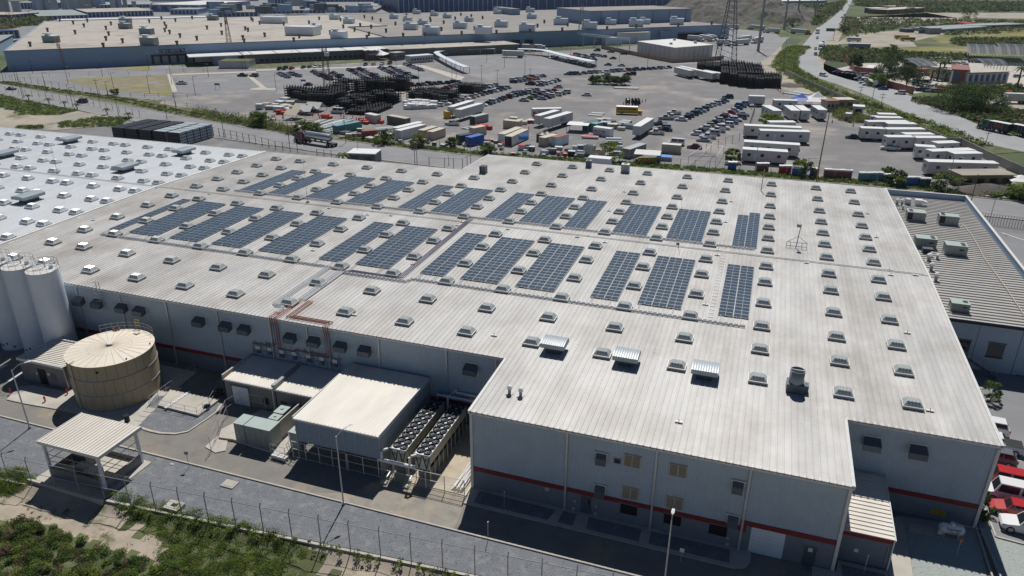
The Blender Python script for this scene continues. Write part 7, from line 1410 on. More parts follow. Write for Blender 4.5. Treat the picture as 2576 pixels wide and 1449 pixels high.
tent(3, 0, 325, 1060, 7, 4.6, 'bluep', 'peaked blue tent beside the white one'); tent(3, 0, 485, 1065, 9, 5.6, 'white', 'peaked white tent behind the angled office trailers'); tent(1, 0, 390, 1195, 5, 3.4, 'cream', 'tan ridge tent among the stores, nearer', 1.8, False, 6); tent(1, 0, 460, 1135, 4.5, 3.4, 'cream', 'tan ridge tent behind the white sloping one', 1.8, False, 6); tent(1, 0, 525, 1150, 4.5, 3.2, 'white', 'white sloping tent beside the tan ones', 1.4, False, 5); tent(1, 0, 600, 1120, 6, 3.4, 'offwhite', 'rounded cream tent left of the white van', 1.4, False, 6); tent(1, 0, 510, 1100, 9, 3.2, 'black', 'long black tarpaulin shelter behind the tan tents', 1.2, False, 6); tent(2, 0, 670, 1320, 7, 2.7, 'white', 'flat white canopy over shelves beside the green container', 2.5, False, 6); tent(1, 0, 1238, 600, 10, 6.0, 'white', 'white peaked tent on the lawn of the far annex', 3); tent(3, 1, 2520, 440, 6, 3.2, 'white', 'pale peaked tent at the right end of the timber hut'); tent(2, 1, 1360, 170, 7, 2.6, 'offwhite', 'torn pale canopy beside the blue pool', 2.4, False, 6)
x, y = T(2, 1, 1530, 160); t = thing('paddling_pool', 'bright blue flat cover behind the striped barrier', 'pool cover', (x, y, 0), hA); obj('cover', MB().box(-2, 2, -1.5, 1.5, 1.0, 1.15), 'tarp', t); obj('frame', MB().box(-2.1, 2.1, -1.6, 1.6, .1, 1.0), 'steel', t)
# bare white frame of a marquee
a = [T(2, 1, u, v) for u, v in ((1770, 215), (2045, 225), (2125, 100), (1950, 80))]; t = thing('marquee_frame', 'bare white frame of a marquee standing by the fence', 'frame', (0, 0, 0))
for p in a: mb = MB(); mb.tube([(p[0], p[1], 0), (p[0], p[1], 2.6)], .08, 5); obj('post', mb, 'white', t)
mb = MB(); q = [(p[0], p[1], 2.6) for p in a]; mb.tube([*q, q[0]], .07, 5); m1 = Vector(q[0]).lerp(Vector(q[1]), .5)+Vector((0, 0, 1)); m2 = Vector(q[3]).lerp(Vector(q[2]), .5)+Vector((0, 0, 1)); mb.tube([q[0], m1, q[1]], .07, 5); mb.tube([q[3], m2, q[2]], .07, 5); mb.tube([m1, m2], .07, 5); obj('roof_frame', mb, 'white', t)
for i, (u, v) in enumerate(((1162, 1055), (1225, 1058), (1255, 1060))): x, y = T(2, 0, u, v); t = thing('cable_reel', ('left', 'middle', 'right')[i]+' big black cable reel behind the school bus', 'cable reel', (x, y, 0), R(25+i*8), 'cable reels'); mb = MB(); n = 18; [mb.add([(o+s, 1.4*math.cos(2*math.pi*k/n), 1.4+1.4*math.sin(2*math.pi*k/n)) for s in (-.06, .06) for k in range(n)], [tuple(range(n)), tuple(range(2*n-1, n-1, -1))]+[(k, n+k, n+(k+1) % n, (k+1) % n) for k in range(n)]) for o in (-.6, .6)]; obj('flange', mb, 'black', t); mb = MB(); mb.tube([(-.55, 0, 1.4), (.55, 0, 1.4)], .85, 14); obj('drum', mb, 'hood', t)
CONE = MB(); CONE.cyl(0, 0, .08, 1.1, .24, 8, 0, .06); CONE.box(-.3, .3, -.3, .3, 0, .08); CONE = CONE.mesh('traffic_cone', 'orange'); k = 0
for c, uvs in ((1, [(165, 1180), (185, 1178), (200, 1215), (270, 1190), (570, 1170), (630, 1165), (655, 1175), (855, 1170), (885, 1180), (970, 1190), (1010, 1210), (1050, 1195), (1210, 1240), (1270, 1250), (640, 1190)]), (2, [(168, 1305), (35, 1320), (52, 1322), (1123, 1050), (1290, 1050), (1310, 1030), (1345, 1020)]), (3, [(75, 880), (85, 900), (100, 915), (122, 930), (150, 950), (645, 1235), (855, 1272), (985, 1270), (1090, 1240)])):
    for u, v in uvs: x, y = T(c, 0, u, v); tag(link('traffic_cone', CONE, None, (x, y, 0)), f'orange traffic cone, {ordn(k)} from the left across the big lot', 'traffic cone', 'orange traffic cones'); k += 1
# small buildings of the lot
def house(c, r, p, q, d, h, label, wall, roof, wins=0, over=.3, name='building', cat='building', z0=0, wh=1.1, door=False, pil=0, flat=True):
    def mk(x, y, rz, L):
        t = thing(name, label, cat, (x, y, z0), rz); obj('wall', MB().box(-L/2, L/2, -d/2, d/2, 0, h), wall, t); obj('roof', MB().box(-L/2-over, L/2+over, -d/2-over, d/2+over, h, h+.25), roof, t)
        for i in range(wins): xx = -L/2+L*(i+.5)/wins; obj('window', MB().box(xx-min(1, L/wins*.3), xx+min(1, L/wins*.3), -d/2-.03, -d/2, h*.4, h*.4+wh), 'glass', t)
        if door: obj('door', MB().box(L*.3, L*.3+1, -d/2-.04, -d/2, 0, 2.1), 'hood', t)
        for i in range(pil):
            xx = -L/2+L*i/max(1, pil-1); obj('pilaster', MB().box(xx-.45, xx+.45, -d/2-.35, -d/2, 0, h-.3), 'farwhite', t)
            if i < pil-1 and h < 14: obj('window_band', MB().box(xx+L/pil*.2, xx+L/pil*.85, -d/2-.06, -d/2, h*.25, h*.8), 'farblue', t)
        return t
    return box_at(c, r, p, q, d, mk)
house(3, 1, (1930, 440), (2440, 435), 5, 3.0, 'long tan timber hut with flat roof beside the dirt heap', 'wood', 'sand', 4, .5, door=True); house(3, 0, (848, 1158), (950, 1165), 4, 3, 'small white hut beside the scrubby corner', 'offwhite', 'white', 1); house(3, 0, (690, 1100), (855, 1100), 5, 3.4, 'tan hut behind the striped stall', 'wood', 'cream', 2); house(3, 0, (585, 1120), (700, 1115), 4, 3.6, 'cream stall with dark openings beside the tents', 'cream', 'brownred', 3); house(1, 1, (930, 205), (1205, 215), 5.5, 2.9, 'dark gate house with a pale flat roof by the road', 'hood', 'white', 2, .15); house(2, 1, (760, 225), (980, 245), 3, 2.2, 'low white box behind the rear factory eave', 'white', 'white', 0, .05); house(3, 0, (770, 1215), (815, 1220), 2, 2.4, 'tiny white kiosk in the scrubby corner', 'offwhite', 'white')
x, y = T(3, 0, 1055, 1255); tp = thing('portable_toilet', 'single blue portable toilet by the end of the highway wall', 'portable toilet', (x, y, 0)); obj('cabin', MB().box(-.9, .9, -.9, .9, 0, 2.8), 'bluep', tp); obj('roof', MB().box(-.95, .95, -.95, .95, 2.8, 3.0), 'white', tp)
x, y = T(3, 1, 2250, 530); mb = MB(); n = 16; vs = [(0, 0, 2.4)]; [vs.append((r_*math.cos(2*math.pi*k/n)*(1.6+.3*math.sin(k*2.1)), r_*math.sin(2*math.pi*k/n), z_+.15*math.sin(k*1.7))) for r_, z_ in ((2, 1.7), (4, .7), (5.5, -.1)) for k in range(n)]; mb.add(vs, [(0, 1+k, 1+(k+1) % n) for k in range(n)]+[(1+q*n+k, 1+(q+1)*n+k, 1+(q+1)*n+(k+1) % n, 1+q*n+(k+1) % n) for q in range(2) for k in range(n)]); o = obj('dirt_heap', mb, 'mound', None, (x, y+3, 0), smooth=True); tag(o, 'low heap of grey-brown dirt beside the timber hut', 'dirt heap')
x, y = T(3, 0, 210, 870); o = link('gravel_heap', o.data, None, (x, y, 0)); o.scale = (.8, .8, .7); tag(o, 'low grey gravel heap on the sandy track', 'gravel heap')
# long curved walkway canopy
def canopy_walk(pts, w, h, label):
    t = thing('walkway_canopy', label, 'canopy', (0, 0, 0)); L, Rr = [], []
    for i, p in enumerate(pts):
        a = Vector(pts[max(0, i-1)]); b = Vector(pts[min(len(pts)-1, i+1)]); d = (b-a).normalized(); o = Vector((-d.y, d.x))*w/2; L.append((p[0]+o.x, p[1]+o.y)); Rr.append((p[0]-o.x, p[1]-o.y))
    for i in range(len(pts)-1): mb = MB(); mb.prism([L[i], L[i+1], Rr[i+1], Rr[i]], h, h+.25); obj('roof_panel', mb, 'silo', t)
    for i in range(0, len(pts)):
        for q in (L[i], Rr[i]): obj('post', MB().box(q[0]-.12, q[0]+.12, q[1]-.12, q[1]+.12, 0, h), 'trim', t)
canopy_walk(P1((2120, 740), (2030, 705), (1940, 660), (1850, 612), (1815, 585), (1830, 575), (1900, 560), (2050, 552), (2250, 545), (2400, 542)), 3.2, 3, 'long curved white walkway canopy at the bus lane'); canopy_walk(P2((60, 545), (200, 548), (330, 560), (470, 600), (600, 632), (700, 655), (810, 680)), 5, 3, 'long straight white walkway canopy over parked cars'); house(1, 0, (1560, 638), (1785, 620), 6, 3.6, 'long white entrance canopy building at the annex', 'offwhite', 'silo', 8)
# utility poles and lamp columns
def pole(c, r, u, v, vt, m='black', label='', arm=0, rr=.11):
    b = T(c, r, u, v); lo, hi = 1.0, 60.0
    def py(z): d = Vector((b[0], b[1], z-CAM_Z)); return 724.5-F_PX*d.dot(up)/d.dot(fw)
    tgt = r*362.25+vt/4
    for _ in range(30):
        mid_ = (lo+hi)/2
        if py(mid_) > tgt: lo = mid_
        else: hi = mid_
    h = lo; t = thing('lamp_column' if m != 'woodpole' else 'utility_pole', label, 'lamp post' if m != 'woodpole' else 'utility pole', (b[0], b[1], 0), hA, 'thin columns and poles')
    mb = MB(); mb.tube([(0, 0, 0), (0, 0, h)], rr, 5, 0, rr*.6); obj('shaft', mb, m, t)
    if arm == 1: mb = MB(); mb.tube([(0, 0, h-.1), (1.6, 0, h)], .06, 4); mb.box(1.3, 2.0, -.15, .15, h-.05, h+.1); obj('lamp_arm', mb, 'steel', t)
    elif arm == 2: mb = MB(); mb.box(-1.1, 1.1, -.07, .07, h-.9, h-.75); mb.box(-.8, .8, -.06, .06, h-1.9, h-1.78); obj('cross_arm', mb, m, t)
    elif arm == 3: mb = MB(); mb.box(-.9, .9, -.1, .1, h-.1, h+.1); obj('lamp_head', mb, 'steel', t)
    return t
PL = [(0, 470, 932, 730, 1), (0, 330, 740, 590, 1), (0, 168, 840, 660, 0), (0, 182, 810, 650, 0), (0, 688, 850, 670, 1), (0, 737, 1085, 880, 1), (0, 1002, 1018, 790, 2), (0, 1093, 995, 820, 1), (0, 1147, 905, 730, 1), (0, 1033, 770, 610, 3), (0, 1197, 1170, 960, 1), (0, 1508, 940, 760, 1), (0, 1500, 700, 540, 3), (0, 1732, 850, 660, 1), (0, 1783, 1155, 920, 2), (0, 1967, 958, 765, 1), (0, 2100, 778, 645, 3), (0, 2255, 1380, 1170, 1), (0, 1682, 1200, 1050, 0), (0, 245, 990, 800, 2), (0, 230, 990, 820, 0), (0, 45, 850, 650, 1), (0, 2443, 705, 555, 0), (0, 2472, 705, 555, 0), (0, 1845, 720, 660, 0),
      (1, 557, 670, 530, 3), (1, 580, 668, 530, 3), (1, 205, 920, 730, 1), (1, 963, 870, 690, 1), (1, 1140, 640, 505, 3), (1, 1204, 650, 505, 3), (1, 1413, 700, 560, 3), (1, 1640, 835, 650, 1), (1, 1790, 640, 480, 3), (1, 1917, 690, 540, 3), (1, 1973, 820, 675, 1), (1, 2015, 785, 620, 0), (1, 2270, 820, 660, 3), (1, 2428, 880, 710, 3), (1, 2322, 620, 465, 3), (1, 2500, 680, 500, 3), (1, 905, 1440, 1165, 2), (1, 335, 1440, 1200, 1), (2, 130, 740, 570, 3), (2, 183, 830, 695, 3), (2, 590, 560, 480, 0), (2, 835, 700, 410, 3), (2, 1080, 610, 440, 3), (2, 1363, 670, 485, 3), (2, 372, 510, 380, 0), (2, 1828, 630, 490, 0), (2, 550, 500, 400, 0), (2, 1240, 440, 365, 0),
      (3, 250, 740, 610, 0), (3, 160, 600, 340, 0), (3, 145, 730, 510, 0), (3, 395, 300, 240, 0), (3, 915, 1020, 860, 2), (3, 1130, 1100, 930, 2), (3, 860, 1040, 970, 2), (3, 2190, 1449, 1280, 2), (3, 1990, 1100, 930, 0), (3, 770, 990, 930, 0), (3, 1085, 1130, 1010, 0)]
for i, (c, u, v, vt, a) in enumerate(PL): pole(c, 0, u, v, vt, 'woodpole' if a == 2 or c == 3 else 'black', f'{"utility pole" if a == 2 or c == 3 else "thin dark lamp column"}, {ordn(i if i < 30 else i-30)} from the left in the {"left" if i < 30 else "right"} half', a)
for i, (c, u, v, vt, m) in enumerate(((3, 380, 355, 140, 'steel'), (3, 1775, 535, 135, 'steel'), (2, 835, 190, 0, 'steel'), (1, 1600, 222, -60, 'steel'), (1, 1622, 222, -90, 'steel'), (1, 1035, 165, -20, 'steel'), (1, 2160, 210, 10, 'steel'), (1, 1940, 215, 120, 'steel'), (3, 2035, 610, 300, 'woodpole'), (2, 2435, 320, 0, 'steel'))): pole(c, 1, u, v, vt, m, f'slim pole, {ordn(i)} of those right behind the factory roof', 1 if i < 2 else 0)
y_ = T(3, 1, 485, 372); t = thing('yellow_pole', 'tall yellow-painted pole standing in the weeds behind the factory', 'pole', (y_[0], y_[1], 0)); mb = MB(); mb.tube([(0, 0, 0), (.3, 0, 17.8)], .2, 8, 0, .1); obj('shaft', mb, mat('ochre_pole_paint', (.36, .27, .07), .6), t); obj('foot', MB().box(-.35, .35, -.35, .35, 0, .2), 'conc', t)
x, y = T(3, 0, 655, 405); t = thing('road_sign', 'green overhead road sign on a single post beside the highway', 'road sign', (x, y, 0), R(-5)); mb = MB(); mb.tube([(0, 0, 0), (0, 0, 8)], .2, 6); obj('post', mb, 'galv', t); obj('panel', MB().box(-6, .5, -.15, .0, 6.2, 8.4), 'greenp', t)
x, y = T(3, 0, 1040, 1050); t = thing('roundel_sign', 'round white sign on a pole at the highway verge', 'sign', (x, y, 0)); mb = MB(); mb.tube([(0, 0, 0), (0, 0, 9)], .12, 6); obj('post', mb, 'galv', t); mb = MB(); mb.tube([(0, -.1, 8.3), (0, .1, 8.3)], .9, 16); obj('disc', mb, 'silo', t)
for i, (c, u, v, w) in enumerate(((0, 2192, 900, 1), (1, 480, 860, 1))): x, y = T(c, 0, u, v); t = thing('notice_board', ('left', 'right')[i]+' small blue board on posts in the far parking lot', 'sign', (x, y, 0), hA); obj('panel', MB().box(-1.3, 1.3, -.05, 0, 1.8, 2.6), 'bluep', t); obj('post', MB().box(-1.2, -1.1, 0, .1, 0, 2.5).box(1.1, 1.2, 0, .1, 0, 2.5), 'steel', t)
# fences
def fence(pts, h, sp, label, m='steel', rails=(.95,), mesh=False, panel=None):
    t = thing('fence', label, 'fence' if not panel else 'wall', (0, 0, 0)); Pm = MB(); Pm.box(-.06, .06, -.06, .06, 0, h); Pm = Pm.mesh('post', m); nn = 0
    for a, b in zip(pts[:-1], pts[1:]):
        a, b = Vector(a), Vector(b); L = (b-a).length; k = max(1, round(L/sp)); an = math.atan2((b-a).y, (b-a).x)
        for i in range(k):
            p = a.lerp(b, i/k); nn += 1
            if panel: q = MB(); q.box(.08, L/k-.08, -.06, .06, 0, h-.15*(nn % 2)*.3); obj('wall_panel', q, panel, t, (p.x, p.y, 0), an)
            link('post', Pm, t, (p.x, p.y, 0), an)
        for z in rails if not panel else (): mb = MB(); mb.tube([(a.x, a.y, h*z), (b.x, b.y, h*z)], .03, 4); obj('rail', mb, m, t)
fence(P0((0, 925), (830, 1045), (1480, 1195)), 2.5, 5, 'chain-link fence on the near side of the road past the palms'); fence(P0((0, 790), (600, 890), (1180, 985)), 2.5, 6, 'chain-link fence on the far side of the road, left'); fence(P0((1560, 1050), (2000, 1115), (2576, 1235))+P1((900, 1400),), 2.4, 6, 'chain-link fence on the far side of the road, middle'); fence(P0((2095, 1350), (2576, 1450))+tt(1, 1, (200, 60), (420, 90), (515, 110)), 2.6, 3.2, 'dark fence on a low kerb behind the white roof', 'black', (.97, .5, .1)); fence(tt(1, 1, (620, 160), (835, 175)), 3, 2.5, 'dark sliding gate left of the gate house', 'black', (.97, .5, .1)); fence(tt(1, 1, (1745, 255), (1900, 262), (2080, 268), (2170, 215)), 3.2, 3, 'dark gate fence behind the rear factory corner', 'black', (.97, .03)); fence([(62, 168), (45, 170), (41, 171)]+[(41, 164)], 2.4, .5, 'white railings behind the right car park', 'trim', (.97, .1)); fence([(p[0], p[1]+4.5) for p in far_edge[6:11]], 2.2, 4, 'chain-link fence above the weeds behind the factory'); fence(P0((1175, 975), (2030, 985)), 1.6, 6, 'dark guard rail beside the road bend', 'black', (.95, .5)); fence(P2((2000, 1500), (2350, 1400), (2440, 1120), (2380, 1080)), 2.4, 4, 'wire fence right of the diagonal car rows'); fence(P0((100, 800), (700, 770), (1680, 745), (2576, 700))+P1((900, 665), (1500, 640)), 2.2, 8, 'long wire fence before the far warehouse')
fence(P3((170, 745), (330, 830), (600, 955), (905, 1080)), 2.4, 3, 'grey concrete panel wall beside the highway, upper part', 'steel', panel='conc'); fence(P3((1200, 1195), (1500, 1330), (1800, 1460))+tt(3, 1, (1930, 20), (2200, 160), (2576, 330)), 2.4, 3, 'grey concrete panel wall beside the highway, lower part', 'steel', panel='conc'); fence(P3((905, 1080), (1200, 1195)), 2.0, 4, 'wire fence linking two lengths of concrete wall'); fence(P3((770, 600), (860, 730), (1090, 770)), 3.2, 5, 'brown roadside compound wall, left stretch', 'brownred', panel='brownred'); fence(P3((1100, 800), (1200, 880), (1460, 950)), 3.0, 4, 'brown roadside compound wall, right stretch', 'brownred', panel='brownred'); fence(P2((900, 490), (1330, 580), (1620, 635), (2130, 605)), 2.4, 8, 'brown timber fence round the white flat-roofed hall', 'wood', panel='wood')
# ================================================================ FAR WAREHOUSE
WA = math.atan2(.709, .705); W0 = (-365.0, 279.0); WHH = 9.5
wh = thing('far_warehouse', 'vast far warehouse with stained flat roof, pale blue-grey wall and five loading docks', 'warehouse', (*W0, 0), WA)
def wl(c, u, v, z=WHH): p = T(c, 0, u, v, z); dx, dy = p[0]-W0[0], p[1]-W0[1]; return (dx*math.cos(WA)+dy*math.sin(WA), -dx*math.sin(WA)+dy*math.cos(WA))
mb = MB(); mb.box(0, 468, 0, .5, 0, WHH+.4); mb.box(0, .5, .5, 245, 0, WHH+.4); mb.box(467.5, 468, .5, 245, 0, WHH+.4); mb.box(.5, 467.5, 244.5, 245, 0, WHH+.2); obj('wall', mb, 'farwall', wh)
mb = MB(); mb.prism([(.5, .5), (198, .5), (198, 91), (227, 91), (227, 244.5), (.5, 244.5)], WHH-.3, WHH); obj('roof', mb, 'farroof', wh)
mb = MB(); mb.prism([(198.01, .5), (467.5, .5), (467.5, 244.5), (227.01, 244.5), (227.01, 91), (198.01, 91)], WHH-.3, WHH+.03); obj('roof', mb, 'farroof2', wh)
mb = MB(); mb.box(197.7, 198.3, 0.6, 91, WHH+.03, WHH+.5); mb.box(198, 227, 90.7, 91.3, WHH+.03, WHH+.6); mb.box(-.1, 468.1, -.12, 0, WHH+.1, WHH+.45); obj('roof_edge_trim', mb, 'hood', wh)
mb = MB(); mb.box(8, 118, 246, 262, 0, WHH+.6); obj('rear_wing', mb, 'farwhite', wh)
rb = thing('raised_hall', 'tall pale blue hall standing up from the far warehouse roof', 'building', (*W0, WHH+.03), WA); obj('wall', MB().box(371, 466, 44, 96, 0, 9.5), 'farwall', rb); obj('roof', MB().box(370.6, 466.4, 43.6, 96.4, 9.5, 9.9), 'farroof2', rb)
for k in range(6): obj('wall_joint', MB().box(380+k*16, 380.4+k*16, 43.85, 44, 0, 9.4), 'hood', rb)
rb2 = thing('raised_hall', 'lower pale hall left of the raised one on the warehouse roof', 'building', (*W0, WHH+.03), WA); x, y = wl(2, 290, 175); obj('wall', MB().box(x, 371, y+40, y+80, 0, 5), 'farwall', rb2); obj('roof', MB().box(x, 371, y+39.5, y+80, 5, 5.3), 'farroof2', rb2)
wd = lambda c, u, v: (lambda d: (lambda t: (d.x*t, d.y*t, CAM_Z+d.z*t))((W0[0]*-.709+W0[1]*.705)/(d.x*-.709+d.y*.705)))(fw+rt*((c*644+u/4-1288)/F_PX)-up*((v/4-724.5)/F_PX))
def wf(c, u, v): p = wd(c, u, v); dx, dy = p[0]-W0[0], p[1]-W0[1]; return dx*math.cos(WA)+dy*math.sin(WA), p[2]
for u in (1582, 1668, 1752, 1837, 1915):
    s, z = wf(0, u, 620); d = obj('dock_door', MB().box(s-1.5, s+1.5, -.14, 0, 1.0, 4.2), 'steel', wh); mb = MB(); mb.box(s-2.5, s-1.5, -.6, 0, .6, 5); mb.box(s+1.5, s+2.5, -.6, 0, .6, 5); mb.box(s-1.5, s+1.5, -.6, 0, 4.2, 5); obj('dock_seal', mb, 'black', d)
s0, _ = wf(0, 1600, 540); s1, _ = wf(0, 1872, 540); obj('sign_board', MB().box(s0, s1, -.2, 0, 5.7, 7.6), 'sign', wh); text('lettering', 'RECIBO OESTE "M.E"', 1.95, 'white', wh, ((s0+s1)/2, -.24, 6.6), (R(90), 0, 0), .02, .93)
for c, u in ((2, 40), (2, 170), (2, 1700), (2, 1760), (2, 1820), (2, 1880)): s, z = wf(c, u, 440 if u < 300 else 370); d = obj('dock_door', MB().box(s-3, s+3, -.2, 0, .6, 5), 'dark', wh); obj('dock_awning', MB().box(s-3.5, s+3.5, -1.2, 0, 5.05, 5.3), 'steel', d)
mb = MB(); a = wf(0, 620, 560)[0]; mb.box(a-.3, a+.3, -.5, -.1, 0, WHH+1.5); obj('wall_ladder', mb, 'wood', wh)
# low office wing in front
ow = thing('low_office_wing', 'long low grey-green office wing along the far warehouse front', 'building', (*W0, 0), WA)
obj('wall', MB().box(112, 192, -19, -.3, 0, 4.8), 'annexwall', ow); obj('roof', MB().box(111.5, 192, -19.4, -.25, 4.8, 5.05), 'farwhite', ow)
obj('wall', MB().box(192.02, 276, -25.5, -.3, 0, 4.8), 'annexwall', ow); obj('roof', MB().box(192.02, 276.4, -25.9, -.25, 4.8, 5.07), 'farroof', ow)
for k in range(6): obj('roof_bay', MB().box(116+k*13, 116.4+k*13, -18.8, -.3, 5.05, 5.2), 'farroof2', ow)
for k in range(24): obj('window', MB().box(120+k*2.9, 121.6+k*2.9, -19.1, -19, 1.2, 2.2), 'dark', ow)
obj('wall', MB().box(96, 109, -16, -.3, 0, 4.4), 'farwall', ow); obj('canopy_roof', MB().box(84, 111, -18, -.3, 4.4, 4.9), 'farwhite', ow)
def wbox(c, u, v, w, d, h, label, m='silo', roof='silo', nm='rooftop_plant', cat='rooftop unit', grp='far rooftop units', hood=True):
    s, q = wl(c, u, v); t = thing(nm, label, cat, (W0[0]+s*math.cos(WA)-q*math.sin(WA), W0[1]+s*math.sin(WA)+q*math.cos(WA), WHH+.02), WA-R(38), grp)
    obj('casing', MB().box(-w/2, w/2, 0, d, .25, h), m, t); obj('lid', MB().box(-w/2-.1, w/2+.1, -.1, d+.1, h, h+.15), roof, t); obj('curb', MB().box(-w/2+.1, w/2-.1, .1, d-.1, 0, .25), 'hood', t)
    if hood: mb = MB(); mb.box(-w*.35, -w*.1, d*.3, d*.7, h+.15, h+1.0); mb.box(-w*.45, w*.0, d*.15, d*.85, h+1.0, h+1.5); obj('exhaust_cap', mb, roof, t)
    return t
UN = [(0, 493, 430, 7), (0, 1245, 292, 7), (0, 1248, 235, 7), (0, 1460, 348, 7), (0, 1480, 455, 7.5), (0, 2130, 205, 7), (1, 597, 300, 6), (1, 820, 392, 8), (1, 783, 198, 7), (1, 925, 238, 7), (1, 1548, 302, 8), (1, 1752, 352, 9), (1, 1380, 190, 6), (1, 1518, 218, 6), (1, 1670, 250, 6), (1, 1612, 142, 6), (1, 1788, 162, 6), (1, 1918, 184, 6), (1, 2045, 290, 8), (1, 2280, 350, 9), (1, 2138, 218, 6), (1, 2425, 142, 6), (1, 2460, 275, 8), (2, 145, 320, 9), (2, 485, 252, 9), (2, 775, 295, 9), (2, 1245, 270, 9), (2, 1655, 252, 9), (2, 195, 190, 7), (2, 990, 252, 7), (2, 1335, 245, 7), (2, 180, 125, 7)]
for i, (c, u, v, w) in enumerate(UN): wbox(c, u, v, w*1.15, w*.6, w*.5, f'pale rooftop unit, {ordn(i)} from the left on the far warehouse roof', 'eqside' if c == 0 else 'silo', 'silo')
wbox(1, 155, 238, 18, 9, 4.6, 'white plant room on the far roof, rear one of two', 'white', 'silo', 'plant_room', 'plant room', None, False); t = wbox(1, 435, 360, 19, 11, 5.2, 'white plant room on the far roof, nearer and larger of two', 'white', 'silo', 'plant_room', 'plant room', None, False)
for q in (0, 4): obj('louvre', MB().box(q, q+3, -.1, 0, 2.4, 3.8), 'mesh', t)
EX = [(0, [(308, 470), (482, 322), (605, 218), (740, 246), (882, 225), (848, 275), (760, 345), (1120, 255), (1070, 302), (1097, 360), (1070, 410), (1044, 482), (1237, 434), (1505, 232), (1627, 200), (1768, 222), (1936, 195), (1660, 256), (1675, 286), (1662, 323), (1710, 343), (1815, 380), (1984, 408), (1785, 460), (2086, 297), (2227, 270), (2235, 352), (2272, 240), (2470, 306), (2498, 320), (2447, 400), (2460, 436), (2530, 205), (2545, 218)]),
      (1, [(38, 248), (305, 228), (280, 256), (90, 372), (383, 424), (437, 385), (535, 243), (637, 202), (852, 215), (880, 286), (748, 348), (1138, 362), (1118, 396), (993, 318), (1050, 270), (1160, 287), (1172, 200), (1092, 183), (1255, 220), (1310, 328), (1404, 255), (1482, 374), (1515, 168), (1752, 202), (1758, 222), (1690, 275), (1867, 312), (1890, 241), (2005, 200), (2070, 355), (2062, 160), (2167, 175), (2200, 302), (2280, 193), (2420, 343), (1703, 367)]), (2, [(256, 276), (325, 234), (560, 265), (505, 317), (956, 302), (1250, 280), (1672, 267), (2008, 248), (180, 330)])]
k = 0
for c, L_ in EX:
    for u, v in L_:
        s, q = wl(c, u, v); t = thing('roof_exhauster', f'dark roof exhaust {ordn(k % 20)} from the left on the {("left", "middle-left", "middle-right", "right")[k//20]} part of the far roof', 'roof exhaust', (W0[0]+s*math.cos(WA)-q*math.sin(WA), W0[1]+s*math.sin(WA)+q*math.cos(WA), WHH+.03), WA, 'dark far-roof exhausts'); k += 1
        mb = MB(); mb.box(-.55, .55, -.55, .55, .1, 1.6); obj('housing', mb, mat('brown_metal', (.10, .085, .075), .7) if k == 1 else 'hood', t) if False else obj('housing', mb, 'woodpole', t); mb = MB(); mb.cyl(0, 0, 1.6, 2.6, .85, 8); obj('cowl', mb, 'woodpole', t)
# white flat-roofed hall
P = [(-81.4, 476.5), (-54.3, 444.3), (-35.3, 470.4), (-62.4, 502.6)]
t = thing('white_hall', 'windowless white hall with bright flat roof before the truck yard', 'building', (0, 0, 0)); obj('wall', MB().prism(P, 0, 7), 'offwhite', t); c0 = (sum(p[0] for p in P)/4, sum(p[1] for p in P)/4); obj('roof', MB().prism([(c0[0]+(x-c0[0])*1.015, c0[1]+(y-c0[1])*1.015) for x, y in P], 7, 7.35), 'farwhite', t)
for i in range(1, 8):
    for (A, B) in ((P[0], P[1]), (P[1], P[2])):
        x, y = A[0]+(B[0]-A[0])*i/8, A[1]+(B[1]-A[1])*i/8; n_ = (-.77*.2, -.64*.2) if A == P[0] else (.8*.15, -.6*.15); obj('wall_joint', MB().box(x+n_[0]*.4-.06, x+n_[0]*.4+.06, y+n_[1]-.06, y+n_[1]+.06, 0, 6.9), 'steel', t)
for i, (u, v) in enumerate(((1635, 405), (1845, 435), (1600, 445))): x, y = T(2, 0, u, v, 7.4); t = thing('hall_roof_unit', f'small grey roof unit, {ordn(i)} on the white flat-roofed hall', 'rooftop unit', (x, y, 7.35)); obj('box', MB().box(-.8, .8, -.8, .8, .1, 1.0), 'steel', t); obj('curb', MB().box(-.9, .9, -.9, .9, 0, .1), 'hood', t)
house(2, 0, (1060, 440), (1385, 430), 14, 7, 'white block with flat roof between the warehouse and the white hall', 'silo', 'cream'); house(2, 0, (945, 455), (1100, 450), 8, 4.5, 'low white block left of the taller one', 'silo', 'offwhite'); house(2, 0, (1380, 420), (1490, 410), 10, 9, 'narrow bluish block by the loading docks', 'farwall', 'farroof3'); house(2, 0, (1495, 420), (1660, 405), 10, 7, 'pale block touching the loading docks', 'farwall', 'farroof2')
house(0, 0, (2205, 690), (2505, 690), 12, 3.4, 'low white enclosure with plants on its roof before the office wing', 'offwhite', 'grassg'); house(1, 0, (1100, 605), (1230, 605), 8, 5.2, 'small red-brown entrance block on the lawn', 'brownred', 'white', 0, .8); house(1, 0, (1410, 610), (1500, 600), 6, 4, 'dark entrance block of the office wing', 'annexwall', 'steel', 3)
t = thing('pipe_bridge', 'long pale pipe bridge on legs running to the white hall', 'pipe bridge', (0, 0, 0)); a, b = Vector((*T(2, 0, 610, 450), 7)), Vector((*T(2, 0, 1180, 520), 7)); mb = MB(); mb.tube([a, b], .5, 6); mb.tube([a+Vector((0, 0, 1)), b+Vector((0, 0, 1))], .3, 6); obj('pipe', mb, 'silo', t)
for k in range(6): p = a.lerp(b, k/5); obj('leg', MB().box(p.x-.25, p.x+.25, p.y-.25, p.y+.25, 0, 7), 'galv', t)
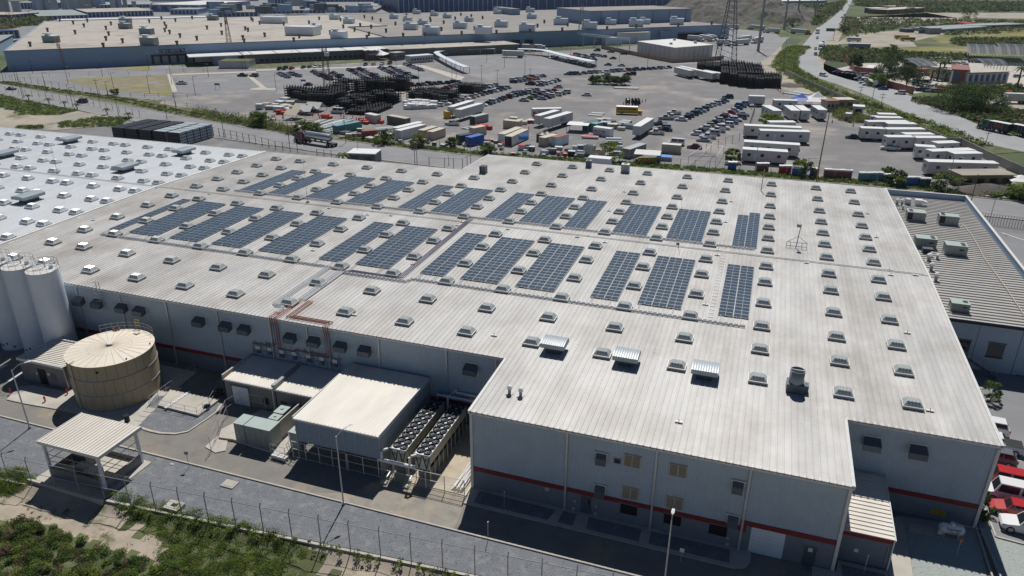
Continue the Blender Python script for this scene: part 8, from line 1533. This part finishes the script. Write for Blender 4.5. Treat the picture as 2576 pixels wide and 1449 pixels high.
# background plants and halls
def hpx(c, u, v, vt):
    b = T(c, 0, u, v); lo, hi = .5, 120.
    for _ in range(30):
        m = (lo+hi)/2; d = Vector((b[0], b[1], m-CAM_Z)); y = 724.5-F_PX*d.dot(up)/d.dot(fw)
        if y > vt/4: lo = m
        else: hi = m
    return lo
FB = [(0, (890, 178, 125), (1545, 158), 45, 'farroof', 'farblue', 18, 'low blue-walled hall with a stained tan roof behind the warehouse'), (0, (400, 205, 165), (890, 190), 70, 'farroof3', 'farblue', 12, 'blue-walled hall with grey-green roof left of the tan-roofed one'), (0, (120, 205, 150), (400, 178), 50, 'farroof', 'farblue', 8, 'blue-walled hall with brown roof at the far left'), (0, (1010, 85, 50), (1510, 78), 50, 'farroof3', 'farblue', 14, 'second blue-walled hall behind the stained tan roof'), (0, (150, 90, 28), (580, 92), 80, 'farroof3', 'farblue', 14, 'long blue-walled hall in the far upper left'), (0, (590, 45, 5), (715, 40), 40, 'farwhite', 'farblue', 5, 'short tall blue hall at the top edge, left'), (0, (880, 68, 35), (1010, 64), 45, 'farroof3', 'farblue', 4, 'small blue hall between two larger ones'), (0, (1520, 118, 45), (2020, 125), 70, 'farwhite', 'farwall', 6, 'pale blue process building with white roof at the top'), (0, (1720, 148, 95), (1990, 148), 20, 'farroof3', 'farwall', 8, 'lower pale blue office block before the process building'), (0, (2110, 182, 128), (2600, 176), 90, 'farroof2', 'farblue', 12, 'blue-walled hall with grey roof, left part of a long row'), (1, (30, 140, 108), (700, 132), 90, 'farroof2', 'farblue', 16, 'blue-walled hall with grey roof, middle of a long row'), (1, (710, 128, 100), (1200, 128), 60, 'farroof2', 'farblue', 12, 'blue-walled hall with grey roof, right part of a long row'), (1, (190, 62, -5), (412, 58), 30, 'farroof2', 'farblue', 8, 'tall blue block with white ducts at the top edge'), (1, (610, 20, -20), (1190, 18), 40, 'farroof2', 'farblue', 14, 'long blue hall touching the top edge'), (1, (1000, 92, 62), (1450, 90), 40, 'farroof3', 'farblue', 8, 'low blue hall beside the giant blue one'), (1, (1190, 52, 0), (1440, 55), 60, 'farblue', 'farblue', 6, 'tall dark blue hall left of the giant one'), (2, (0, 112, -40), (1700, 42), 100, 'farblue', 'farblue', 24, 'giant dark blue hall with white pilasters, right part'), (0, (1510, 18, 2), (2600, 10), 150, 'farroof', 'farwall', 0, 'wide cream roof complex on the top edge'), (0, (-20, 550, 440), (150, 450), 30, 'farroof3', 'farwall', 0, 'grey-roofed shed beyond the left end of the warehouse'), (0, (0, 400, 320), (200, 385), 25, 'sign', 'hood', 5, 'dark open shed beyond the left end of the warehouse'), (0, (60, 470, 425), (200, 440), 25, 'farroof3', 'farwall', 0, 'teal-roofed low shed behind the warehouse corner'),
      (3, (40, 165, 125), (380, 155), 40, 'farwhite', 'farwall', 0, 'long white shed beyond the mound'), (3, (40, 128, 108), (370, 120), 12, 'steel', 'steel', 0, 'grey wall-like shed behind the long white one'), (3, (-120, 40, 15), (590, 30), 120, 'farwhite', 'farwall', 0, 'very long pale building on the top edge behind the mound'), (3, (60, 210, 185), (350, 190), 18, 'farwhite', 'hood', 0, 'dark-fronted shed by the monopoles'), (3, (1070, 135, 85), (1200, 132), 16, 'white', 'hood', 0, 'shed with a shiny white roof beside the highway'), (3, (1200, 145, 100), (1570, 122), 14, 'cream', 'brownred', 4, 'long low shed with cream roof beyond the highway'), (3, (1250, 95, 66), (1370, 90), 16, 'conc', 'cream', 0, 'cream house behind the shiny-roofed shed'), (3, (1392, 328, 295), (1470, 326), 8, 'hood', 'hood', 0, 'small dark block in the open field'), (3, (1515, 335, 305), (1625, 340), 12, 'greenp', 'greenp', 0, 'green net shed left of the grey block'), (3, (1620, 345, 285), (1735, 345), 16, 'steel', 'steel', 0, 'square grey block in the open field'), (3, (1740, 330, 300), (2200, 300), 26, 'farroof3', 'steel', 0, 'long low shed with pale green roof in the open field'), (3, (2100, 290, 262), (2600, 272), 20, 'farroof3', 'hood', 0, 'second low shed with pale green roof, farther right'), (3, (1990, 262, 238), (2070, 258), 12, 'redp', 'redp', 0, 'small red shed behind the green-roofed ones'), (3, (980, 735, 690), (1130, 745), 7, 'white', 'offwhite', 3, 'small white building behind the brown roadside wall'), (3, (1300, 750, 690), (1490, 770), 14, 'brownred', 'brownred', 3, 'red-roofed open building between the trees'), (3, (1830, 835, 700), (1990, 845), 12, 'brownred', 'brownred', 2, 'dark red block of the stone building in the compound'), (3, (1992, 848, 735), (2390, 835), 14, 'conc', 'conc', 8, 'long stone-coloured building in the compound'), (3, (1360, 690, 650), (1500, 700), 14, 'black', 'hood', 0, 'black shade roof behind the red-roofed building')]
sheet('plant_ground', [(W0[0]-20, W0[1]+60)]+P0((-100, 330), (-400, 60), (1200, -60))+P1((1200, -60))+P2((1600, -10), (1780, 120), (1900, 235)), .05, 'lot2')
for c, (u, v, vt), q, d, roof, wall, pil, lb in FB:
    if pil: d *= 1.7
    h = max(2.5, hpx(c, u, v, vt)); 
    if lb.startswith('giant'): h = 45
    house(c, 0, (u, v), q, d, h, lb, wall, roof, pil=pil, over=.5)
h_ = 45; house(1, 0, (1440, 128), (2570, 115), 170, h_, 'giant dark blue hall with white pilasters, left part', 'farblue', 'farblue', pil=24)
pn = thing('process_plant', 'grey tangle of silos and steelwork in the far upper left corner', 'industrial plant', (*T(0, 0, 60, 140), 0)); q = random.Random(4)
for k in range(26): x, y, h = q.uniform(-50, 60), q.uniform(0, 160), q.uniform(8, 26); mb = MB(); (mb.cyl(x, y, 0, h, q.uniform(2, 5), 12) if k % 2 else mb.box(x, x+q.uniform(4, 12), y, y+q.uniform(4, 12), 0, h)); obj('silo' if k % 2 else 'steelwork', mb, q.choice(('galvblue', 'steel', 'farwall')), pn)
q = random.Random(8); k = 0
for c, us, vs_, n in ((0, (2110, 2560), (40, 120), 16), (1, (20, 700), (20, 100), 26), (1, (720, 1180), (60, 95), 12)):
    for _ in range(n): x, y = T(c, 0, q.uniform(*us), q.uniform(*vs_), 12); w = q.uniform(4, 13); t = thing('distant_roof_unit', f'grey-blue rooftop unit, {ordn(k % 27)} among the far {("left", "middle", "right")[k//27]} roofs', 'rooftop unit', (x, y, 9), WA-.6, 'distant rooftop units'); k += 1; obj('casing', MB().box(-w/2, w/2, 0, w*.6, .3, w*.55), q.choice(('farwall', 'galvblue', 'hood')), t); obj('base', MB().box(-w/2, w/2, 0, w*.6, 0, .3), 'hood', t)
# black shade structures in the impound yard
def shade(c, p, q, n, d, h, label):
    a, b, an, L = edge(c, 0, p, q); t = thing('shade_structure', label, 'shade roof', (a.x, a.y, 0), an, 'black ribbed shade roofs')
    for i in range(n):
        x0 = L*i/n; w = L/n*.9; mb = MB(); k = 6; mb.add([(x, d*j/k, h*(.55+.45*math.sin(math.pi*(j+.3)/(k+1)))) for j in range(k+1) for x in (x0, x0+w)], [(2*j, 2*j+1, 2*j+3, 2*j+2) for j in range(k)]); obj('roof_bay', mb, 'black' if i % 3 else 'hood', t); obj('post', MB().box(x0, x0+.2, 0, .2, 0, h*.6), 'hood', t)
shade(3, (1500, 745), (1710, 745), 9, 28, 6, 'black ribbed shade roof behind the palm trunks'); shade(3, (1990, 625), (2300, 640), 10, 45, 8, 'large black ribbed shade roof at the back of the impound yard'); shade(3, (2300, 650), (2600, 665), 10, 50, 9, 'large black ribbed shade roof at the right edge'); shade(3, (2160, 735), (2420, 740), 8, 20, 6, 'low black shade roof behind the stone building')
# lattice towers and monopoles
def tower(c, u, v, w, h, label, m='steel', arms=True, w2=None, z0=0, r_=.1):
    x, y = T(c, 0, u, v); t = thing('lattice_tower', label, 'lattice tower', (x, y, z0), R(20)); n = max(6, int(h/3)); w2 = w2 or w*.12
    W_ = lambda z: w+(w2-w)*min(1, z/(h*.8)) if arms else w+(w2-w)*z/h
    for sx, sy in ((-1, -1), (1, -1), (1, 1), (-1, 1)): mb = MB(); mb.tube([(sx*W_(z)/2, sy*W_(z)/2, z) for z in (0, h*.4, h*.8, h)], r_, 4); obj('leg', mb, m, t)
    mb = MB()
    for i in range(n):
        z, z2 = h*i/n, h*(i+1)/n; a, b = W_(z)/2, W_(z2)/2
        for (p, q) in (((-a, -a), (b, -b)), ((a, -a), (-b, -b)), ((a, -a), (b, b)), ((a, a), (b, -b)), ((a, a), (-b, b)), ((-a, a), (b, b)), ((-a, a), (-b, -b)), ((-a, -a), (-b, b))): mb.tube([(*p, z), (*q, z2)], r_*.5, 3, cap=False)
    obj('bracing', mb, m, t)
    if arms:
        for z in (h*.72, h*.83, h*.94): mb = MB(); mb.tube([(-w*.75, 0, z), (w*.75, 0, z)], r_*.8, 4); mb.tube([(-w*.75, 0, z), (0, 0, z+1.5), (w*.75, 0, z)], r_*.5, 3); obj('cross_arm', mb, m, t)
    return t
tower(0, 2330, 600, 3.2, 24, 'slim red-topped lattice mast before the far warehouse', 'woodpole', False, .8, r_=.12); t = tower(1, 722, 885, 3.0, 17, 'lattice mast with dish antennas rising from the rack block', 'woodpole', False, 1.6, r_=.12); mb = MB(); mb.cyl(.9, 0, 13.5, 15, 1.1, 10); obj('dish', mb, 'silo', t); tower(2, 690, 445, 4.5, 27, 'lattice mast before the loading docks right of the long canopy', 'steel', False, 1.2, r_=.14)
tower(2, 2150, 600, 10, 46, 'huge dark lattice power pylon above the rack block', 'hood', True, 3.0, r_=.22); tower(0, 120, 240, 6, 30, 'lattice pylon by the trees in the far upper left', 'steel', True); tower(3, 425, 100, 7, 22, 'small distant lattice pylon beyond the mound', 'steel', True); tower(0, 640, 690, 1.2, 15, 'thin rusty ladder-like mast against the far warehouse wall', 'wood', False, .9)
for i, (u, v, h, rr, c) in enumerate(((2475, 515, 50, .9, 2), (160, 300, 52, .9, 3), (290, 200, 55, .9, 3), (468, 190, 52, .8, 3))): x, y = T(c, 0, u, v); t = thing('monopole', ('nearest and thickest', 'second', 'third', 'farthest')[i]+' grey steel monopole of the power line by the truck yard', 'power pole', (x, y, 0), R(20), 'steel monopoles'); mb = MB(); mb.tube([(0, 0, 0), (0, 0, h)], rr, 10, 0, rr*.6); obj('shaft', mb, 'steel', t); mb = MB(); mb.tube([(-4, 0, h-3), (4, 0, h-3)], .3, 5); mb.tube([(-3.5, 0, h-10), (3.5, 0, h-10)], .3, 5); obj('cross_arm', mb, 'steel', t)
# quarry mound
mb = MB(); nn = 46; vs = []; q = random.Random(2)
for j in range(nn+1):
    for i in range(nn+1):
        a, b = i/nn*2-1, j/nn*2-1; r_ = math.hypot(a, b); z = 27*max(0, 1-r_**2)**.75*(.8+.2*math.sin(a*7+b*3))+(q.uniform(-1.4, 1.4)+2*math.sin(a*23+b*9)*math.cos(b*17))*(r_ < .95); vs.append((-50+a*92, 925+b*165, max(z, -.4)))
mb.add(vs, [(j*(nn+1)+i, j*(nn+1)+i+1, (j+1)*(nn+1)+i+1, (j+1)*(nn+1)+i) for j in range(nn) for i in range(nn)]); struct(obj('hill', mb, 'mound'))
# ================================================================ VEGETATION
def cl(pts, z, r, rz, q, jit=.4, zf=None): return [(x, y, (zf(x, y) if zf else 0)+z*q.uniform(.7, 1.2), r*q.uniform(1-jit, 1+jit), rz*q.uniform(.6, 1.3)) for x, y in pts]
q = random.Random(5)
BL = (((0, 0.62), (300, .6)))
# near slope: shrubs, grass
SP = lambda *uv: [G(u, v, -.9) for u, v in uv]
shr = SP((-30, 1345), (60, 1310), (120, 1318), (150, 1345), (205, 1365), (260, 1385), (330, 1400), (420, 1420), (520, 1460), (420, 1500), (-30, 1500)); g1_ = SP((-20, 1208), (60, 1205), (95, 1225), (50, 1250), (-20, 1255)); g2_ = SP((270, 1262), (330, 1262), (420, 1290), (560, 1320), (700, 1360), (780, 1400), (690, 1460), (560, 1480), (430, 1450), (380, 1410), (420, 1370), (330, 1320)); g3_ = SP((430, 1400), (620, 1400), (800, 1450), (800, 1520), (300, 1520))
stuff(leaves('shrub_cover', cl(scatter(shr, 330, 1), .25, .5, .35, q, zf=slz), ('leaf', 'leaf_y', 'leaf_b', 'leaf', 'leaf_d'), 300, .10, 11)); tag(COL.objects[-1], 'dense olive shrubs on the dirt slope at the lower left', 'shrubs')
stuff(leaves('tall_grass', cl(scatter(g1_, 150, 2)+scatter(g2_, 560, 3)+scatter(g3_, 300, 6), .06, .5, .10, q, zf=slz), ('leaf', 'leaf_y', 'leaf', 'leaf_y'), 90, .085, 12, flat=1.6)); tag(COL.objects[-1], 'green weeds and grass below the boundary fence', 'grass')
fl = [(x, fy(x)-.35) for x in (-68, -56, -44, -30, -16, 0)]
stuff(leaves('fence_weeds', cl(along(fl[1:], 150, .9, 4), .12, .3, .22, q), ('leaf', 'leaf_d', 'leaf_y'), 40, .13, 13)); tag(COL.objects[-1], 'patchy weeds along the foot of the fence wall', 'weeds')
scr = [(x, y) for x, y in scatter([(-75, 14), (20, 30), (20, 44), (-75, 40)], 900, 8) if y < fy(x)-1]
stuff(leaves('dry_scrub', cl(scr, .03, .3, .08, q, zf=slz), ('leaf_b', 'leaf_y', 'leaf_d'), 14, .10, 14)); tag(COL.objects[-1], 'sparse dry weeds scattered over the pale dirt slope', 'weeds')
# weeds behind the factory and along the roads
hedge = [(p[0], p[1]+3.0) for p in far_edge[5:11]]
stuff(leaves('roadside_weeds', cl(along(hedge, 1100, 4.5, 21), .2, .8, .35, q), ('leaf', 'leaf_d', 'leaf_y', 'leaf'), 34, .3, 21)); tag(COL.objects[-1], 'green weeds along the road behind the factory', 'weeds')
stuff(leaves('roadside_weeds', cl(along(P0((0, 825), (600, 915), (1180, 990), (1800, 1130), (2576, 1260))+P1((250, 1300),), 900, 6, 22), .1, .8, .25, q)+cl(along(P0((1950, 1120), (2100, 1160), (2576, 1240))+P1((0, 1240), (400, 1350), (700, 1350)), 260, 5, 23), .9, 1.3, 1.2, q), ('leaf', 'leaf_d', 'leaf_b', 'leaf_y'), 34, .32, 22)); tag(COL.objects[-1], 'weeds and low bushes on the strip left of the tanker lorry', 'weeds')
stuff(leaves('roadside_weeds', cl(along(P3((330, 470), (200, 560), (160, 680), (330, 790), (600, 930), (900, 1040), (1300, 1190), (1700, 1330), (2050, 1480)), 1200, 13, 24), .5, 1.5, .8, q), ('leaf', 'leaf_y', 'leaf_d', 'leaf_y'), 30, .5, 23)); tag(COL.objects[-1], 'green strip of weeds between highway and concrete wall', 'weeds')
stuff(leaves('field_weeds', cl(scatter(P0((0, 950), (150, 990), (620, 1090), (800, 1110), (600, 1160), (200, 1160), (0, 1080)), 420, 25)+scatter(P0((600, 1240), (1000, 1180), (1330, 1190), (1200, 1270), (600, 1290)), 330, 26)+scatter(P0((150, 1280), (430, 1270), (430, 1300), (150, 1300)), 80, 27), .3, .9, .5, q), ('leaf', 'leaf_y', 'leaf_d'), 34, .3, 24)); tag(COL.objects[-1], 'green weed patches in the sandy field at the left', 'weeds')
stuff(leaves('corner_scrub', cl(scatter(P3((620, 1130), (760, 1100), (860, 1150), (1020, 1200), (1010, 1240), (800, 1235), (690, 1200)), 170, 28)+scatter(tt(3, 1, (2100, 500), (2400, 440), (2600, 480), (2600, 560), (2200, 550)), 120, 29), .6, 1.1, .8, q), ('leaf', 'leaf_y', 'leaf_b'), 30, .5, 25)); tag(COL.objects[-1], 'olive scrub in the corner by the timber hut and kiosk', 'scrub')
big = [(P3((560, 470), (1000, 500), (1500, 540), (1980, 560), (1980, 610), (1000, 640), (560, 610), (530, 560)), 700, 2.6), (P3((760, 180), (2700, 220), (2700, 330), (1800, 360), (1500, 260), (800, 380), (720, 320)), 850, 3), (P3((1850, 400), (2700, 400), (2700, 470), (1850, 460)), 350, 3.2), (P3((1420, 1010), (1800, 1000), (2250, 1080), (2600, 1150), (2600, 1370), (2200, 1260), (1700, 1090)), 650, 2.2), (P3((1450, 850), (1900, 880), (2400, 860), (2700, 880), (2700, 930), (1900, 960)), 250, 2), (P3((880, 20), (2800, 40), (2800, 110), (1700, 130), (900, 60)), 1500, 6), (P3((-200, 60), (560, 60), (780, 20), (700, 110), (480, 260), (400, 130)), 600, 5), (P0((0, 160), (500, 170), (560, 200), (380, 260), (0, 300)), 420, 4), (P2((1900, 60), (2576, 40), (2576, 10), (1700, 0)), 200, 5)]
for i, (pl, n, r_) in enumerate(big): stuff(leaves('scrub_thicket', cl(scatter(pl, n, 40+i), r_*.3, r_, r_*.55, q), ('leaf_d', 'leaf', 'leaf_d', 'leaf_b'), 18, r_*.42, 30+i)); tag(COL.objects[-1], ('dark green thicket between the highway and the impound yard', 'patchy scrub across the open field at the right', 'dense scrub below the yellow-green meadow', 'green scrub beside the highway at the right edge', 'low scrub before the stone building', 'dark wooded band along the top right edge', 'dark scrub between the mound and the highway', 'dark trees massed in the far upper left', 'scrub on the crest of the mound')[i], 'scrub')
def tree(x, y, h, r_, label, m=('leaf', 'leaf_d'), n=70, nm='tree', per=60, sz=.4, tr=.25, z=0):
    t = thing(nm, label, nm.replace('_', ' '), (x, y, z)); mb = MB(); mb.tube([(0, 0, -.1), (.1, 0, h*.3), (.05, .1, h*.6)], tr, 7, 0, tr*.4)
    for k in range(5): a = 2*math.pi*k/5; mb.tube([(0, 0, h*.25), (r_*.5*math.cos(a), r_*.5*math.sin(a), h*.6)], tr*.45, 5, 0, tr*.15)
    obj('trunk', mb, 'bark', t); qq = random.Random(int(x*3+y)); cs_ = []
    for _ in range(n): a, rr, zz = qq.uniform(0, 6.28), qq.random()**.5, qq.uniform(.22, 1); w_ = math.sqrt(max(.05, 1-((zz-.5)/.55)**2)); cs_.append((r_*rr*w_*math.cos(a), r_*rr*w_*math.sin(a), h*zz*.9, r_*qq.uniform(.18, .32), h*.1))
    o = leaves('crown', cs_, m, per, sz, abs(int(x))+50, parent=t); return t
def tp_(c, r, u, v, *a, **k): x, y = T(c, r, u, v); return tree(x, y, *a, **k)
tp_(3, 0, 1930, 1120, 11, 10, 'broad dark spreading tree beside the highway, left half of the big crown', ('leaf_d', 'leaf_d', 'leaf'), 120); tp_(3, 0, 2120, 1130, 10, 9, 'broad dark spreading tree beside the highway, right half of the big crown', ('leaf_d', 'leaf_d', 'leaf'), 110); tp_(3, 0, 1180, 840, 10, 6, 'dark tree in front of the red-roofed building, left', ('leaf_d',), 90); tp_(3, 0, 1390, 870, 10, 6.5, 'dark tree in front of the red-roofed building, right', ('leaf_d',), 90); tp_(3, 0, 1240, 700, 9, 7, 'dark round tree behind the red-roofed building', ('leaf_d',), 70); tp_(3, 0, 880, 690, 8, 4, 'dark tree behind the brown roadside wall', ('leaf_d',), 80); tp_(3, 0, 240, 290, 10, 8, 'dark conical tree group by the truck lane', ('leaf_d',), 70); tp_(3, 0, 2020, 200, 10, 8, 'lone dark tree in the open field', ('leaf_d',), 50); tp_(3, 0, 1090, 870, 6, 4.5, 'small green tree beside the highway lay-by', ('leaf',), 50)
tp_(3, 0, 750, 325, 6, 6, 'dark bush at the edge of the highway shoulder', ('leaf_d',), 40); tp_(3, 0, 1240, 545, 6, 6, 'rounded bush at the rim of the thicket', ('leaf_d', 'leaf'), 40); tp_(3, 0, 1410, 150, 9, 9, 'dark tree before the long low shed', ('leaf_d',), 50); tp_(3, 0, 30, 1285, 5, 4, 'light green willow-like tree by the wire fence', ('leaf', 'leaf_y'), 70)
for i, (dx, dy) in enumerate(((0, 0), (5, 1), (9.5, 0), (13, 1.5))): x, y = T(2, 0, 840, 845); tree(x+dx, y+dy, 4.2, 3.2, ('left', 'middle-left', 'middle-right', 'right')[i]+' part of the green bush island in the open lot', ('leaf', 'leaf_d'), 55, 'bush', 60, .35, .12)
for c, r, u, v, h, w, lb in ((1, 0, 60, 1270, 5, 3.2, 'dark bush at the hedge below the white panels'), (1, 0, 20, 1262, 5, 3, 'dark bush at the hedge, farther left'), (1, 0, 470, 1345, 4.5, 2.6, 'bush right behind the red lorry cab'), (1, 0, 580, 1350, 4, 3, 'bush behind the silver tank trailer'), (1, 0, 1290, 1450, 4.5, 3.2, 'bush below the rust-brown container'), (1, 0, 1640, 1480, 4, 3, 'light green bush before the white cabins'), (1, 0, 1970, 1120+360, 3, 2, 'small bush on the verge before the green container'), (2, 1, 990, 170, 5.5, 4.2, 'big green bush in the junk row'), (1, 1, 2330, 100, 3.5, 2.6, 'dark bush at the corner behind the rear eave'), (3, 1, 340, 320, 4.5, 3, 'bush among the portable toilets, left'), (3, 1, 1280, 420, 4, 2.4, 'bush among the portable toilets, middle'), (3, 1, 1190, 360, 3.5, 2, 'small bush behind the grey-green toilets'), (3, 1, 1770, 470, 4.5, 4, 'wide bush in front of the nearest office trailer'), (3, 1, 2530, 560, 4, 3, 'dark bush at the right end of the weeds'), (2, 1, 2210, 190, 4, 2.4, 'leafy bush at the fence by the office trailers'), (0, 0, 1160, 950, 2.5, 1.8, 'low bush on the verge at the road bend')): tp_(c, r, u, v, h, w, lb, ('leaf', 'leaf_d', 'leaf_y'), 34, 'bush', 60, .32, .1)
def palm(x, y, h, label, s=1.0):
    t = thing('palm_tree', label, 'palm tree', (x, y, 0), 0, 'palm trees'); mb = MB(); mb.tube([(0, 0, 0), (.1, 0, h*.5), (0, 0, h)], .22*s, 7, 0, .15*s); obj('trunk', mb, 'bark', t)
    for k in range(14):
        a = 2*math.pi*k/14+.2*(k % 3); L = 2.1*s*(1-.15*(k % 2)); mb = MB(); ca, sa_ = math.cos(a), math.sin(a); pts = [(0, 0, h), (L*.45*ca, L*.45*sa_, h+.55*s*(1-.4*(k % 3))), (L*ca, L*sa_, h-.25*s*(1+k % 3))]
        ww = .28*s; mb.add([(p[0]-sa_*ww*f, p[1]+ca*ww*f, p[2]) for p, f in zip(pts, (.3, 1, .1))]+[(p[0]+sa_*ww*f, p[1]-ca*ww*f, p[2]-.1) for p, f in zip(pts, (.3, 1, .1))], [(0, 1, 4, 3), (1, 2, 5, 4)]); obj('frond', mb, 'leaf_d' if k % 3 else 'leaf', t)
x, y = T(1, 1, 930, 200); palm(x-1, y-1, 2.4, 'palm tree leaning over the dark gate house', 1.3)
for i, (u, v) in enumerate(((495, 1048), (780, 1105), (1080, 1155), (1300, 1200), (655, 1080), (290, 1010))): x, y = T(0, 0, u, v); palm(x, y, 1.9, f'{("second", "fourth", "fifth", "sixth", "third", "first")[i]} small palm from the left in the row beside the road', .85)
for i, (u, v) in enumerate(((1700, 805), (1745, 790), (1640, 800), (1780, 815), (2500, 890))): x, y = T(3, 0, u, v); palm(x, y, 8.5 if i < 2 or i == 4 else 4, ('tall palm before the stone building, left of a pair', 'tall palm before the stone building, right of a pair', 'short palm left of the tall pair', 'short palm right of the tall pair', 'tall palm at the right edge of the compound')[i], 2.0)
x, y = 25.2, 68.8; tree(x, y, 2.6, .9, 'small leafy shrub in the bed at the factory corner', ('leaf_d', 'leaf'), 26, 'shrub', 60, .12, .05); tree(24.9, 67.3, 1.2, .7, 'low yellow-green shrub at the factory corner', ('leaf_y', 'leaf'), 18, 'shrub', 60, .12, .04); x, y = T(0, 2, 2210, 1085); tree(x, y, .9, .8, 'low dark plants beside the roll-up door', ('leaf_d', 'leaf_b'), 14, 'shrub', 50, .15, .03); x, y = T(3, 2, 2230, 1130); tree(x, y, 2.6, 1.3, 'shaded shrub in the bed beside the annex stair', ('leaf_d', 'leaf'), 26, 'shrub', 60, .15, .05)
# ================================================================ HAZE
hb = MB(); hb.box(-2600, 2600, -300, 3600, -5, 68); hz = bpy.data.materials.new('haze_air'); hz.use_nodes = True; n = hz.node_tree; n.nodes.clear(); pv = n.nodes.new('ShaderNodeVolumePrincipled'); pv.inputs['Color'].default_value = (.72, .82, .95, 1); pv.inputs['Density'].default_value = .00005; pv.inputs['Anisotropy'].default_value = .2; o_ = n.nodes.new('ShaderNodeOutputMaterial'); n.links.new(pv.outputs[0], o_.inputs['Volume']); M['haze'] = hz
hz_o = obj('haze', hb, 'haze'); hz_o['kind'] = 'stuff'
